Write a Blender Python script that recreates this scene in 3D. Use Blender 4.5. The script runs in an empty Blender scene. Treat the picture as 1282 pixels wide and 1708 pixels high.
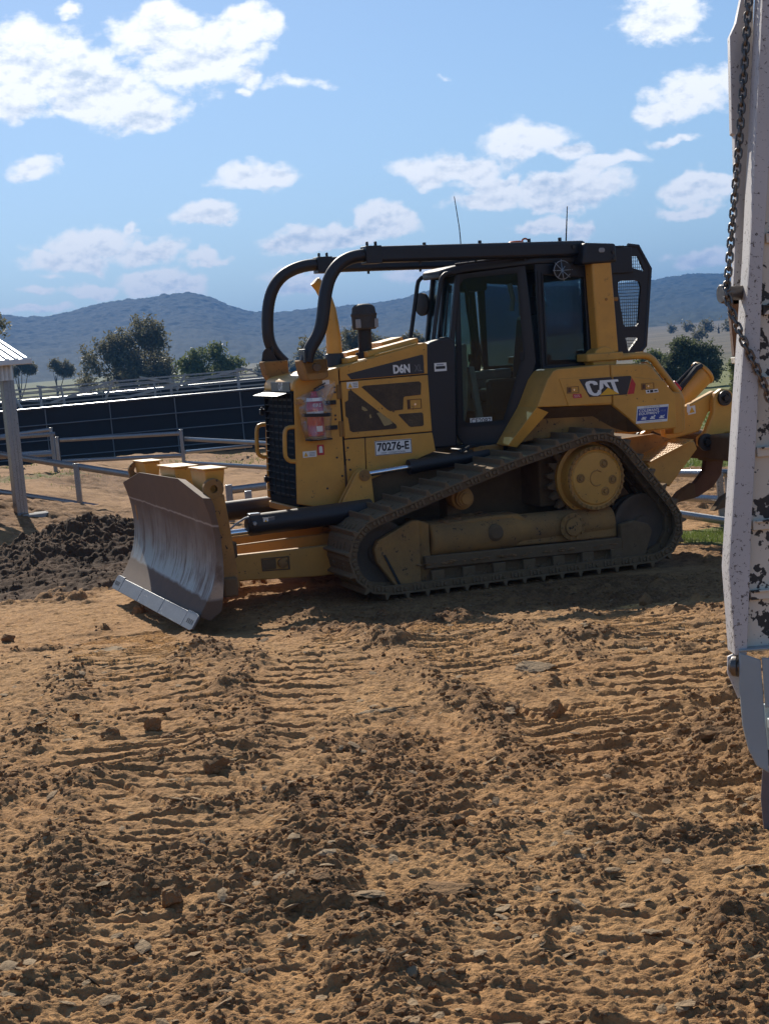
import bpy, bmesh, math, random
import numpy as np
from mathutils import Vector, Matrix, Euler

S = bpy.context.scene
C = S.collection
R = math.radians

# ------------------------------------------------------------------ camera
cam_d = bpy.data.cameras.new("camera")
cam = bpy.data.objects.new("camera", cam_d)
C.objects.link(cam)
S.camera = cam
cam_d.sensor_fit = 'AUTO'
cam_d.sensor_width = 36.0
cam_d.lens = 36.0 * 2560.0 / 1708.0
cam_d.clip_start = 0.1
cam_d.clip_end = 20000.0
PITCH = math.atan(214.0 / 2560.0)
ROLL = 0.09
EYE = Vector((0.0, 0.0, 1.95))
fw = Vector((0, math.cos(PITCH), -math.sin(PITCH)))
u0 = Vector((0, math.sin(PITCH), math.cos(PITCH)))
r0 = Vector((1, 0, 0))
rr = math.cos(ROLL) * r0 - math.sin(ROLL) * u0
uu = math.cos(ROLL) * u0 + math.sin(ROLL) * r0
M4 = Matrix.Identity(4)
for i in range(3):
    M4[i][0] = rr[i]; M4[i][1] = uu[i]; M4[i][2] = -fw[i]; M4[i][3] = EYE[i]
cam.matrix_world = M4

# ------------------------------------------------------------------ sun, sky, exposure
SUN_EL = R(33.5)
SUN_AZ = R(-15.5)          # measured from +Y towards +X
sd = Vector((math.sin(SUN_AZ) * math.cos(SUN_EL), math.cos(SUN_AZ) * math.cos(SUN_EL), math.sin(SUN_EL)))
sun_d = bpy.data.lights.new("sun", 'SUN')
sun_d.energy = 4.9
sun_d.angle = R(0.53)
sun_d.color = (1.0, 0.93, 0.82)
sun = bpy.data.objects.new("sun", sun_d)
C.objects.link(sun)
sun.location = (0, 0, 60)
sun.rotation_euler = sd.to_track_quat('Z', 'Y').to_euler()

S.view_settings.view_transform = 'Standard'
S.view_settings.look = 'None'
S.view_settings.gamma = 1.0
S.view_settings.exposure = 0.6
S.view_settings.use_curve_mapping = False
S.cycles.use_denoising = True
S.cycles.max_bounces = 8
S.cycles.transparent_max_bounces = 24
S.cycles.volume_bounces = 0
S.cycles.sample_clamp_indirect = 6.0

W = bpy.data.worlds.new("World")
S.world = W
W.use_nodes = True
nt = W.node_tree
for n in list(nt.nodes):
    nt.nodes.remove(n)

def wn(t, **k):
    n = nt.nodes.new(t)
    for a, v in k.items():
        setattr(n, a, v)
    return n

def wmath(op, a, b=None, c=None, clamp=False):
    n = wn('ShaderNodeMath', operation=op, use_clamp=clamp)
    for i, v in enumerate((a, b, c)):
        if v is None:
            continue
        if isinstance(v, (int, float)):
            n.inputs[i].default_value = v
        else:
            nt.links.new(v, n.inputs[i])
    return n.outputs[0]

def wvec(op, a, b):
    n = wn('ShaderNodeVectorMath', operation=op)
    for i, v in enumerate((a, b)):
        if isinstance(v, tuple):
            n.inputs[i].default_value = v
        elif v is not None:
            nt.links.new(v, n.inputs[i])
    return n

sky = wn('ShaderNodeTexSky', sky_type='NISHITA')
sky.sun_disc = False
sky.sun_elevation = SUN_EL
sky.sun_rotation = SUN_AZ
sky.altitude = 300
sky.air_density = 1.0
sky.dust_density = 0.2
sky.ozone_density = 2.6
tc = wn('ShaderNodeTexCoord')
sep = wn('ShaderNodeSeparateXYZ')
nt.links.new(tc.outputs['Generated'], sep.inputs[0])
ysafe = wmath('MAXIMUM', sep.outputs[1], 0.02)
comb = wn('ShaderNodeCombineXYZ')
nt.links.new(wmath('DIVIDE', sep.outputs[0], ysafe), comb.inputs[0])
nt.links.new(wmath('DIVIDE', sep.outputs[2], ysafe), comb.inputs[1])
uv = comb.outputs[0]          # direction seen as (east, up) over north: fixed to the world

def wnoise(vec, scale, detail, rough, stretch=(1, 1, 1), offs=(0, 0, 0)):
    m = wn('ShaderNodeMapping')
    nt.links.new(vec, m.inputs[0])
    m.inputs['Scale'].default_value = stretch
    m.inputs['Location'].default_value = offs
    n = wn('ShaderNodeTexNoise')
    nt.links.new(m.outputs[0], n.inputs['Vector'])
    n.inputs['Scale'].default_value = scale
    n.inputs['Detail'].default_value = detail
    n.inputs['Roughness'].default_value = rough
    return n

warp = wnoise(uv, 30, 3, 0.55)
w1 = wvec('SUBTRACT', warp.outputs['Color'], (0.5, 0.5, 0.5))
w2 = wvec('MULTIPLY', w1.outputs[0], (0.045, 0.028, 0.0))
uvw = wvec('ADD', uv, w2.outputs[0]).outputs[0]

# each cumulus: (east, up, half width, half height, weight) in tangent-of-angle units
CLOUDS = [(-0.1953, 0.2224, 0.0513, 0.0328, 1.2),
    (-0.2208, 0.2002, 0.0492, 0.0205, 1.1),
    (-0.1585, 0.2079, 0.041, 0.0308, 1.2),
    (-0.1155, 0.2341, 0.0431, 0.0254, 1.15),
    (-0.0929, 0.2115, 0.0451, 0.0267, 1.1),
    (-0.1357, 0.187, 0.0451, 0.0205, 1.0),
    (-0.0483, 0.2357, 0.0172, 0.0172, 0.8),
    (-0.1735, 0.2542, 0.0139, 0.009, 0.8),
    (-0.0686, 0.2243, 0.0287, 0.0246, 0.95),
    (-0.2018, 0.1561, 0.0189, 0.0098, 0.9),
    (-0.066, 0.1398, 0.0345, 0.0123, 1),
    (-0.0991, 0.1184, 0.0263, 0.0107, 1),
    (-0.0298, 0.1961, 0.0254, 0.0066, 0.62),
    (-0.0208, 0.0988, 0.0533, 0.0131, 0.95),
    (0.0165, 0.1039, 0.0308, 0.0131, 0.95),
    (0.0578, 0.1338, 0.041, 0.0148, 0.95),
    (0.1128, 0.1449, 0.039, 0.0185, 1.05),
    (0.1401, 0.1379, 0.0205, 0.009, 0.8),
    (0.0847, 0.123, 0.0308, 0.009, 0.75),
    (0.0824, 0.1141, 0.0308, 0.0115, 0.85),
    (0.1393, 0.1132, 0.0451, 0.0156, 1),
    (0.1577, 0.1264, 0.0287, 0.0074, 0.7),
    (0.2069, 0.215, 0.041, 0.0213, 0.95),
    (0.2187, 0.1669, 0.039, 0.0185, 0.85),
    (0.2017, 0.1559, 0.0267, 0.0115, 0.95),
    (0.2403, 0.1726, 0.0185, 0.0131, 0.8),
    (0.218, 0.105, 0.0328, 0.0123, 0.9),
    (0.2133, 0.0932, 0.0349, 0.0074, 0.8),
    (0.217, 0.0641, 0.0238, 0.009, 0.9),
    (-0.1691, 0.1074, 0.0513, 0.0139, 0.85),
    (-0.1351, 0.099, 0.0308, 0.0115, 0.85),
    (-0.1895, 0.0977, 0.0369, 0.0098, 0.8),
    (-0.1403, 0.1163, 0.0107, 0.0074, 0.7),
    (-0.1296, 0.0778, 0.0369, 0.0123, 0.95),
    (-0.1781, 0.0775, 0.0197, 0.0062, 0.75),
    (-0.2091, 0.0783, 0.0226, 0.0057, 0.7),
    (-0.1011, 0.0906, 0.0226, 0.0057, 0.65),
    (0.1142, 0.0906, 0.0267, 0.0098, 0.8),
    (0.1431, 0.0888, 0.0164, 0.0066, 0.7),
    (0.0328, 0.069, 0.0246, 0.0082, 0.8),
    (-0.0408, 0.0718, 0.0328, 0.0107, 0.8),
    (0.0608, 0.1903, 0.0164, 0.0041, 0.45),
    (-0.066, 0.1921, 0.0074, 0.0049, 0.6),
    (0.2048, 0.1359, 0.0205, 0.0041, 0.5),
    (-0.2124, 0.0659, 0.0328, 0.0049, 0.7),
    (-0.2022, 0.0881, 0.0123, 0.0041, 0.5)]
acc = None; num = None; den = None
for (cu, cv, ca, cb, wt) in CLOUDS:
    wt = wt * (1.28 if cv < 0.13 else (1.06 if cu < -0.05 and cv > 0.19 else 0.93)) if wt > 0.55 else wt
    s1 = wvec('SUBTRACT', uvw, (cu, cv, 0.0))
    s2 = wvec('MULTIPLY', s1.outputs[0], (1.0 / ca, 1.0 / cb, 0.0))
    d = wn('ShaderNodeVectorMath', operation='LENGTH')
    nt.links.new(s2.outputs[0], d.inputs[0])
    v = wmath('MULTIPLY_ADD', d.outputs['Value'], -wt, wt)
    acc = v if acc is None else wmath('MAXIMUM', acc, v)
    sy = wn('ShaderNodeSeparateXYZ')
    nt.links.new(s2.outputs[0], sy.inputs[0])
    w_ = wmath('POWER', wmath('MAXIMUM', v, 0.0), 2.0)
    num = wmath('MULTIPLY', w_, sy.outputs[1]) if num is None else wmath('MULTIPLY_ADD', w_, sy.outputs[1], num)
    den = w_ if den is None else wmath('ADD', w_, den)
height = wmath('DIVIDE', num, wmath('MAXIMUM', den, 0.02))      # -1 at a cloud's base, 1 at its top
n1 = wnoise(uv, 26, 11, 0.62, (1, 1.6, 1))
n2 = wnoise(uv, 26, 11, 0.62, (1, 1.6, 1), (0.0016, -0.006, 0))
n3 = wnoise(uv, 10, 2, 0.5, (1, 1.3, 1), (3.1, 1.7, 0))
body = wmath('ADD', wmath('MULTIPLY', acc, 0.9), wmath('MULTIPLY_ADD', n1.outputs['Fac'], 1.5, -0.785))
mr = wn('ShaderNodeMapRange', interpolation_type='SMOOTHSTEP')
nt.links.new(body, mr.inputs['Value'])
mr.inputs['From Min'].default_value = 0.04
mr.inputs['From Max'].default_value = 0.40
front = wmath('GREATER_THAN', sep.outputs[1], 0.05)
dens = wmath('MULTIPLY', wmath('MULTIPLY', mr.outputs[0], front), 0.96)
relief = wmath('MULTIPLY_ADD', wmath('SUBTRACT', n1.outputs['Fac'], n2.outputs['Fac']), 4.6, 0.54)
thick = wn('ShaderNodeMapRange')
nt.links.new(body, thick.inputs['Value'])
thick.inputs['From Min'].default_value = 0.2
thick.inputs['From Max'].default_value = 1.1
thick.inputs['To Min'].default_value = 0.35
thick.inputs['To Max'].default_value = -0.25
lit = wmath('ADD', wmath('MULTIPLY_ADD', height, 0.42, 0.05), wmath('ADD', relief, wmath('ADD', thick.outputs[0], wmath('MULTIPLY_ADD', n3.outputs['Fac'], 0.6, -0.30))), clamp=True)
cr = wn('ShaderNodeValToRGB')
cr.color_ramp.elements[0].position = 0.0
cr.color_ramp.elements[0].color = (0.56, 0.64, 0.74, 1)
cr.color_ramp.elements[1].position = 0.75
cr.color_ramp.elements[1].color = (1.0, 1.0, 0.99, 1)
nt.links.new(lit, cr.inputs[0])
SKY_K = 0.081
HAZE_D = 0.00033
bg1 = wn('ShaderNodeBackground')
nt.links.new(sky.outputs[0], bg1.inputs[0])
bg1.inputs[1].default_value = SKY_K
bg2 = wn('ShaderNodeBackground')
nt.links.new(cr.outputs[0], bg2.inputs[0])
bg2.inputs[1].default_value = 0.96
mx = wn('ShaderNodeMixShader')
nt.links.new(dens, mx.inputs[0])
nt.links.new(bg1.outputs[0], mx.inputs[1])
nt.links.new(bg2.outputs[0], mx.inputs[2])
wo = wn('ShaderNodeOutputWorld')
nt.links.new(mx.outputs[0], wo.inputs[0])

# ------------------------------------------------------------------ helpers
class MB:
    """collects boxes, prisms, tubes and lathes and links them as ONE mesh object"""
    def __init__(s):
        s.v = []; s.f = []
    def add(s, vs, fs):
        o = len(s.v)
        s.v += [tuple(p) for p in vs]
        s.f += [tuple(i + o for i in f) for f in fs]
        return s
    def box(s, x0, x1, y0, y1, z0, z1, m=None):
        vs = [(x, y, z) for z in (z0, z1) for y in (y0, y1) for x in (x0, x1)]
        if m is not None:
            vs = [m @ Vector(p) for p in vs]
        return s.add(vs, [(0, 2, 3, 1), (4, 5, 7, 6), (0, 1, 5, 4), (2, 6, 7, 3), (0, 4, 6, 2), (1, 3, 7, 5)])
    def bar(s, p0, p1, w, h, up=(0, 0, 1)):
        p0 = Vector(p0); p1 = Vector(p1); d = (p1 - p0).normalized()
        a = d.cross(Vector(up))
        if a.length < 1e-4:
            a = d.cross(Vector((0, 1, 0)))
        a.normalize(); b = a.cross(d)
        vs = [p + a * sx * w / 2 + b * sz * h / 2 for p in (p0, p1) for sx, sz in ((-1, -1), (1, -1), (1, 1), (-1, 1))]
        return s.add(vs, [(0, 1, 2, 3), (7, 6, 5, 4), (0, 4, 5, 1), (1, 5, 6, 2), (2, 6, 7, 3), (3, 7, 4, 0)])
    def prism(s, poly, a0, a1, ax='y', shift=(0, 0)):
        """polygon in the two other axes (x,z for y; y,z for x; x,y for z) extruded along ax"""
        def P(q, a):
            return {'y': (q[0], a, q[1]), 'x': (a, q[0], q[1]), 'z': (q[0], q[1], a)}[ax]
        n = len(poly)
        vs = [P(q, a0) for q in poly] + [P((q[0] + shift[0], q[1] + shift[1]), a1) for q in poly]
        fs = [tuple(range(n)), tuple(range(2 * n - 1, n - 1, -1))]
        fs += [(i, (i + 1) % n, n + (i + 1) % n, n + i) for i in range(n)]
        return s.add(vs, fs)
    def frame(s, outer, inner, a0, a1, ax='y'):
        def P(q, a):
            return {'y': (q[0], a, q[1]), 'x': (a, q[0], q[1]), 'z': (q[0], q[1], a)}[ax]
        n = len(outer)
        vs = [P(q, a) for a in (a0, a1) for L in (outer, inner) for q in L]
        fs = []
        for i in range(n):
            j = (i + 1) % n
            fs += [(i, j, n + j, n + i), (2 * n + i, 3 * n + i, 3 * n + j, 2 * n + j),
                   (i, 2 * n + i, 2 * n + j, j), (n + i, n + j, 3 * n + j, 3 * n + i)]
        return s.add(vs, fs)
    def rev(s, p, axis, prof, n=24, cap=True):
        """rings of (distance along axis, radius)"""
        p = Vector(p); d = Vector(axis).normalized()
        a = d.cross(Vector((0, 0, 1)))
        if a.length < 1e-3:
            a = d.cross(Vector((1, 0, 0)))
        a.normalize(); b = d.cross(a)
        vs = []; fs = []
        for t, r in prof:
            for k in range(n):
                an = 2 * math.pi * k / n
                vs.append(p + d * t + (a * math.cos(an) + b * math.sin(an)) * r)
        for i in range(len(prof) - 1):
            for k in range(n):
                k2 = (k + 1) % n
                fs.append((i * n + k, i * n + k2, (i + 1) * n + k2, (i + 1) * n + k))
        if cap:
            fs.append(tuple(range(n - 1, -1, -1)))
            m = (len(prof) - 1) * n
            fs.append(tuple(range(m, m + n)))
        return s.add(vs, fs)
    def cyl(s, p0, p1, r, r1=None, n=16):
        p0 = Vector(p0); p1 = Vector(p1)
        return s.rev(p0, p1 - p0, [(0, r), ((p1 - p0).length, r if r1 is None else r1)], n)
    def tube(s, pts, r, n=10, closed=False, sq=None):
        """swept round (radius r, number or list) or rectangular (sq = (w, h)) section"""
        pts = [Vector(p) for p in pts]
        N = len(pts)
        rs = r if isinstance(r, (list, tuple)) else [r] * N
        tang = []
        for i in range(N):
            if closed:
                t = pts[(i + 1) % N] - pts[i - 1]
            else:
                t = pts[min(i + 1, N - 1)] - pts[max(i - 1, 0)]
            tang.append(t.normalized())
        ref = Vector((0, 1, 0)) if abs(tang[0].y) < 0.9 else Vector((0, 0, 1))
        a = tang[0].cross(ref).normalized()
        vs = []; fs = []
        m = 4 if sq else n
        for i in range(N):
            a = (a - tang[i] * a.dot(tang[i])).normalized()
            b = tang[i].cross(a)
            if sq:
                sec = [(-sq[0] / 2, -sq[1] / 2), (sq[0] / 2, -sq[1] / 2), (sq[0] / 2, sq[1] / 2), (-sq[0] / 2, sq[1] / 2)]
            else:
                sec = [(rs[i] * math.cos(2 * math.pi * k / n), rs[i] * math.sin(2 * math.pi * k / n)) for k in range(n)]
            vs += [pts[i] + a * q[0] + b * q[1] for q in sec]
        for i in range(N if closed else N - 1):
            j = (i + 1) % N
            for k in range(m):
                k2 = (k + 1) % m
                fs.append((i * m + k, i * m + k2, j * m + k2, j * m + k))
        if not closed:
            fs.append(tuple(range(m - 1, -1, -1)))
            fs.append(tuple(range((N - 1) * m, N * m)))
        return s.add(vs, fs)
    def build(s, name, m, parent=None, bevel=0.0, smooth=35, seg=2):
        me = bpy.data.meshes.new(name)
        me.from_pydata(s.v, [], s.f)
        bm = bmesh.new(); bm.from_mesh(me)
        bmesh.ops.recalc_face_normals(bm, faces=bm.faces[:])
        bm.to_mesh(me); bm.free()
        o = link(name, me, m, parent)
        if smooth:
            me.shade_smooth()
            me.set_sharp_from_angle(angle=R(smooth))
        if bevel:
            b = o.modifiers.new("bevel", 'BEVEL')
            b.width = bevel; b.segments = seg; b.limit_method = 'ANGLE'; b.angle_limit = R(40)
            b.harden_normals = False
        return o

def link(name, me, m, parent=None):
    o = bpy.data.objects.new(name, me)
    C.objects.link(o)
    if m is not None:
        me.materials.clear(); me.materials.append(m)
    if parent is not None:
        o.parent = parent
    return o

def thing(name, label, cat, loc=(0, 0, 0), group=None):
    o = bpy.data.objects.new(name, None)
    C.objects.link(o)
    o.location = loc; o.empty_display_size = 0.2
    o['label'] = label; o['category'] = cat
    if group:
        o['group'] = group
    return o

def tag(o, label=None, cat=None, group=None, kind=None):
    if label: o['label'] = label
    if cat: o['category'] = cat
    if group: o['group'] = group
    if kind: o['kind'] = kind
    return o

def npmesh(name, V, F, m, parent=None, smooth=True, attrs=None):
    """V (n,3) array, F (k,3 or 4) array"""
    me = bpy.data.meshes.new(name)
    V = np.asarray(V, dtype=np.float32); F = np.asarray(F, dtype=np.int32)
    k = F.shape[1]
    me.vertices.add(len(V)); me.vertices.foreach_set("co", V.ravel())
    me.loops.add(F.size); me.loops.foreach_set("vertex_index", F.ravel())
    me.polygons.add(len(F))
    me.polygons.foreach_set("loop_start", np.arange(0, F.size, k, dtype=np.int32))
    me.polygons.foreach_set("loop_total", np.full(len(F), k, dtype=np.int32))
    me.update(calc_edges=True)
    if attrs:
        for an, av in attrs.items():
            at = me.attributes.new(an, 'FLOAT', 'POINT')
            at.data.foreach_set("value", np.asarray(av, dtype=np.float32))
    if smooth:
        me.shade_smooth()
    else:
        me.shade_flat()
    return link(name, me, m, parent)

def text_mesh(s, h, w=None, bold=0.0, depth=0.002, lean=0.0):
    """lettering as a flat mesh lying in x,y, scaled to height h and width w, origin at its lower left"""
    cu = bpy.data.curves.new("lettering", 'FONT')
    cu.body = s; cu.size = 1.0; cu.offset = bold; cu.extrude = 0.0; cu.shear = lean; cu.resolution_u = 4
    ob = bpy.data.objects.new("lettering", cu)
    C.objects.link(ob)
    bpy.context.view_layer.update()
    dg = bpy.context.evaluated_depsgraph_get()
    me = bpy.data.meshes.new_from_object(ob.evaluated_get(dg))
    bpy.data.objects.remove(ob); bpy.data.curves.remove(cu)
    co = np.array([v.co[:] for v in me.vertices])
    lo = co.min(0); hi = co.max(0)
    sy = h / (hi[1] - lo[1]); sx = sy if w is None else w / (hi[0] - lo[0])
    for v in me.vertices:
        v.co = Vector(((v.co.x - lo[0]) * sx, (v.co.y - lo[1]) * sy, 0))
    return me

def letters(s, h, w, origin, right, up, m, parent, bold=0.0, name="lettering", lean=0.0):
    me = text_mesh(s, h, w, bold, lean=lean)
    r = Vector(right).normalized(); u = Vector(up).normalized(); o = Vector(origin)
    for v in me.vertices:
        v.co = o + r * v.co.x + u * v.co.y
    me.name = name
    return link(name, me, m, parent)

# ---- numpy noise
def _h(ix, iy, seed):
    n = (ix.astype(np.int64) * 374761393 + iy.astype(np.int64) * 668265263 + seed * 1442695041) & 0x7fffffff
    n = ((n ^ (n >> 13)) * 1274126177) & 0x7fffffff
    n = ((n ^ (n >> 16)) * 1103515245 + 12345) & 0x7fffffff
    return (n & 0xffffff) / float(0xffffff)

def vnoise(x, y, seed=0):
    x0 = np.floor(x); y0 = np.floor(y); fx = x - x0; fy = y - y0
    fx = fx * fx * fx * (fx * (fx * 6 - 15) + 10); fy = fy * fy * fy * (fy * (fy * 6 - 15) + 10)
    a = _h(x0, y0, seed); b = _h(x0 + 1, y0, seed); c = _h(x0, y0 + 1, seed); d = _h(x0 + 1, y0 + 1, seed)
    return (a + (b - a) * fx) * (1 - fy) + (c + (d - c) * fx) * fy

def fbm(x, y, seed=0, o=4, g=0.5):
    t = 0; a = 1; n = 0
    for i in range(o):
        t = t + a * (vnoise(x, y, seed + i * 17) - 0.5); n += a
        a *= g; x = x * 2.03 + 11.3; y = y * 2.03 + 5.7
    return t / n * 2

def domes(x, y, s, seed, prob, mask=None):
    """lumps: jittered cells of size s, each with its own radius and height; returns 0..1"""
    X = x / s; Y = y / s
    ix = np.floor(X); iy = np.floor(Y)
    out = np.zeros_like(X)
    for dx in (-1, 0, 1):
        for dy in (-1, 0, 1):
            cx = ix + dx; cy = iy + dy
            px = cx + _h(cx, cy, seed); py = cy + _h(cx, cy, seed + 1)
            rad = 0.28 + 0.5 * _h(cx, cy, seed + 2)
            el = 0.6 + 0.8 * _h(cx, cy, seed + 5)
            an = _h(cx, cy, seed + 6) * 3.14
            ux = X - px; uy = Y - py
            a = ux * np.cos(an) + uy * np.sin(an); b = (-ux * np.sin(an) + uy * np.cos(an)) * el
            q = 1 - (a * a + b * b) / (rad * rad)
            hgt = np.sqrt(np.clip(q, 0, 1)) * rad * (0.45 + 0.75 * _h(cx, cy, seed + 3))
            hgt = hgt * (_h(cx, cy, seed + 4) < prob)
            out = np.maximum(out, hgt)
    return out

def sstep(a, b, x):
    t = np.clip((x - a) / (b - a), 0, 1)
    return t * t * (3 - 2 * t)

# ---- materials
class NT:
    def __init__(s, name):
        s.m = bpy.data.materials.new(name); s.m.use_nodes = True
        s.t = s.m.node_tree; s.b = s.t.nodes['Principled BSDF']; s.out = s.t.nodes['Material Output']
    def n(s, ty, **k):
        x = s.t.nodes.new(ty)
        for a, v in k.items():
            setattr(x, a, v)
        return x
    def put(s, sock, v):
        if isinstance(v, (int, float)):
            sock.default_value = v
        elif isinstance(v, tuple):
            sock.default_value = v if len(v) == 4 or sock.type == 'VECTOR' else (*v, 1)
        else:
            s.t.links.new(v, sock)
    def math(s, op, a, b=0.0, c=None, clamp=False):
        x = s.n('ShaderNodeMath', operation=op, use_clamp=clamp)
        s.put(x.inputs[0], a); s.put(x.inputs[1], b)
        if c is not None:
            s.put(x.inputs[2], c)
        return x.outputs[0]
    def coord(s, kind='Object', scale=(1, 1, 1), rot=(0, 0, 0), loc=(0, 0, 0)):
        tcn = s.n('ShaderNodeTexCoord'); mp = s.n('ShaderNodeMapping')
        s.t.links.new(tcn.outputs[kind], mp.inputs[0])
        mp.inputs['Scale'].default_value = scale; mp.inputs['Rotation'].default_value = rot
        mp.inputs['Location'].default_value = loc
        return mp.outputs[0]
    def wpos(s, scale=(1, 1, 1)):
        g = s.n('ShaderNodeNewGeometry'); mp = s.n('ShaderNodeMapping')
        s.t.links.new(g.outputs['Position'], mp.inputs[0]); mp.inputs['Scale'].default_value = scale
        return mp.outputs[0]
    def noise(s, vec, scale, detail=4, rough=0.55, dist=0.0, col=False):
        x = s.n('ShaderNodeTexNoise')
        s.t.links.new(vec, x.inputs['Vector'])
        x.inputs['Scale'].default_value = scale; x.inputs['Detail'].default_value = detail
        x.inputs['Roughness'].default_value = rough; x.inputs['Distortion'].default_value = dist
        return x.outputs['Color' if col else 'Fac']
    def voro(s, vec, scale, feat='F1', out='Distance', rnd=1.0):
        x = s.n('ShaderNodeTexVoronoi', feature=feat)
        s.t.links.new(vec, x.inputs['Vector']); x.inputs['Scale'].default_value = scale
        x.inputs['Randomness'].default_value = rnd
        return x.outputs[out]
    def ramp(s, fac, stops, interp='LINEAR'):
        x = s.n('ShaderNodeValToRGB'); x.color_ramp.interpolation = interp
        e = x.color_ramp.elements
        while len(e) < len(stops):
            e.new(0.5)
        for i, (p, c) in enumerate(stops):
            e[i].position = p
            e[i].color = (c, c, c, 1) if isinstance(c, (int, float)) else (*c, 1)
        s.put(x.inputs[0], fac)
        return x.outputs[0]
    def mix(s, fac, a, b, bt='MIX'):
        x = s.n('ShaderNodeMix', data_type='RGBA', blend_type=bt)
        s.put(x.inputs[0], fac); s.put(x.inputs[6], a); s.put(x.inputs[7], b)
        return x.outputs[2]
    def sepz(s, vec, i=2):
        x = s.n('ShaderNodeSeparateXYZ'); s.t.links.new(vec, x.inputs[0])
        return x.outputs[i]
    def bump(s, h, strength=0.3, dist=0.01):
        x = s.n('ShaderNodeBump'); s.put(x.inputs['Height'], h)
        x.inputs['Strength'].default_value = strength; x.inputs['Distance'].default_value = dist
        s.t.links.new(x.outputs[0], s.b.inputs['Normal'])
    def set(s, **k):
        names = dict(col='Base Color', rough='Roughness', metal='Metallic', spec='Specular IOR Level', trans='Transmission Weight',
                     alpha='Alpha', ior='IOR', coat='Coat Weight', emit='Emission Strength', ecol='Emission Color')
        for a, v in k.items():
            s.put(s.b.inputs[names[a]], v)
        return s

DUST = (0.30, 0.192, 0.095)

def painted(name, base, dust=0.35, rough=0.42, chips=0.0, lowdirt=0.0, zlo=0.2, zhi=1.2, seedloc=(0, 0, 0), var=0.12):
    q = NT(name)
    p = q.coord('Object', loc=seedloc)
    n1 = q.noise(p, 3.1, 6, 0.62); n2 = q.noise(p, 14, 5, 0.6); n3 = q.noise(p, 55, 3, 0.6)
    base2 = tuple(c * (1 - var * 1.6) for c in base)
    col = q.mix(q.ramp(n1, [(0.35, 0.0), (0.7, 1.0)]), base, base2)
    # dust film: patchy, more on top faces and towards the ground
    g = q.n('ShaderNodeNewGeometry')
    upz = q.math('MULTIPLY', q.math('MAXIMUM', q.sepz(g.outputs['Normal']), 0.0), 0.30)
    z = q.sepz(q.coord('Object'))
    mrn = q.n('ShaderNodeMapRange'); q.put(mrn.inputs['Value'], z)
    mrn.inputs['From Min'].default_value = zhi; mrn.inputs['From Max'].default_value = zlo
    mrn.inputs['To Min'].default_value = 0.0; mrn.inputs['To Max'].default_value = lowdirt
    pat = q.math('ADD', q.math('MULTIPLY', n1, 0.6), q.math('MULTIPLY', n2, 0.5))
    f = q.math('ADD', q.math('MULTIPLY', q.math('SUBTRACT', pat, 0.34), dust * 2.2), q.math('ADD', upz, mrn.outputs[0]), clamp=True)
    dcol = q.mix(n3, DUST, tuple(c * 0.55 for c in DUST))
    col = q.mix(q.math('MULTIPLY', f, 0.9), col, dcol)
    if chips:
        ch = q.ramp(q.math('ADD', q.math('MULTIPLY', n2, 0.6), q.math('MULTIPLY', n3, 0.5)), [(0.70 - 0.12 * chips, 0.0), (0.74 - 0.12 * chips, 1.0)])
        col = q.mix(ch, col, (0.045, 0.03, 0.022))
    q.set(col=col, rough=q.math('ADD', q.math('MULTIPLY', f, 0.4), rough, clamp=True), spec=0.45)
    q.bump(q.math('ADD', n2, q.math('MULTIPLY', n3, 0.4)), 0.06, 0.01)
    return q.m

def plain(name, col, rough=0.6, metal=0.0, var=0.25, scale=8.0, bump=0.1, spec=0.5):
    q = NT(name)
    p = q.coord('Object')
    n1 = q.noise(p, scale, 6, 0.6); n2 = q.noise(p, scale * 9, 3, 0.6)
    c = q.mix(n1, tuple(x * (1 - var) for x in col), tuple(min(1, x * (1 + var)) for x in col))
    q.set(col=c, rough=q.math('MULTIPLY_ADD', n2, 0.2, rough - 0.1), metal=metal, spec=spec)
    if bump:
        q.bump(n2, bump, 0.01)
    return q.m

MT = {}
MT['yellow'] = painted("yellow_paint", (0.70, 0.345, 0.055), 0.15, 0.40, 0.16, 0.30, 0.55, 1.25)
MT['yellow_dirty'] = painted("dirty_yellow_paint", (0.42, 0.210, 0.050), 0.50, 0.7, 0.40, 0.45, 0.1, 0.75, (4, 2, 1), 0.3)
MT['yellow_clean'] = painted("clean_yellow_paint", (0.74, 0.375, 0.060), 0.07, 0.38, 0.08, 0.1, 0.3, 1.0, (1, 7, 3))
MT['black'] = painted("black_paint", (0.008, 0.011, 0.018), 0.03, 0.42, 0.0, 0.06, 0.4, 1.6, (2, 5, 9))
MT['black_matt'] = painted("matt_black", (0.012, 0.0125, 0.014), 0.04, 0.6, 0.0, 0.06, 0.3, 1.2, (8, 1, 2))
MT['track'] = painted("dusty_track_steel", (0.135, 0.094, 0.060), 0.60, 0.7, 0.1, 0.25, 0.0, 0.9, (3, 3, 3), 0.4)
MT['mud'] = painted("mud_caked_steel", (0.130, 0.084, 0.048), 0.60, 0.85, 0.1, 0.28, 0.0, 0.6, (6, 3, 3), 0.4)
MT['idler'] = painted("idler_steel", (0.075, 0.060, 0.050), 0.35, 0.55, 0.1, 0.05, 0.0, 0.6, (5, 3, 8), 0.3)
MT['rubber'] = plain("black_rubber", (0.02, 0.02, 0.021), 0.75)
MT['chrome'] = plain("polished_rod", (0.75, 0.76, 0.78), 0.18, 1.0, 0.05, bump=0)
MT['steel'] = plain("worn_steel", (0.17, 0.17, 0.175), 0.45, 0.75, 0.25, 6)
MT['darksteel'] = plain("dark_steel", (0.06, 0.055, 0.05), 0.5, 0.6, 0.3)
MT['rust'] = plain("rusty_steel", (0.13, 0.062, 0.033), 0.8, 0.1, 0.45, 7, 0.25)
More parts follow.
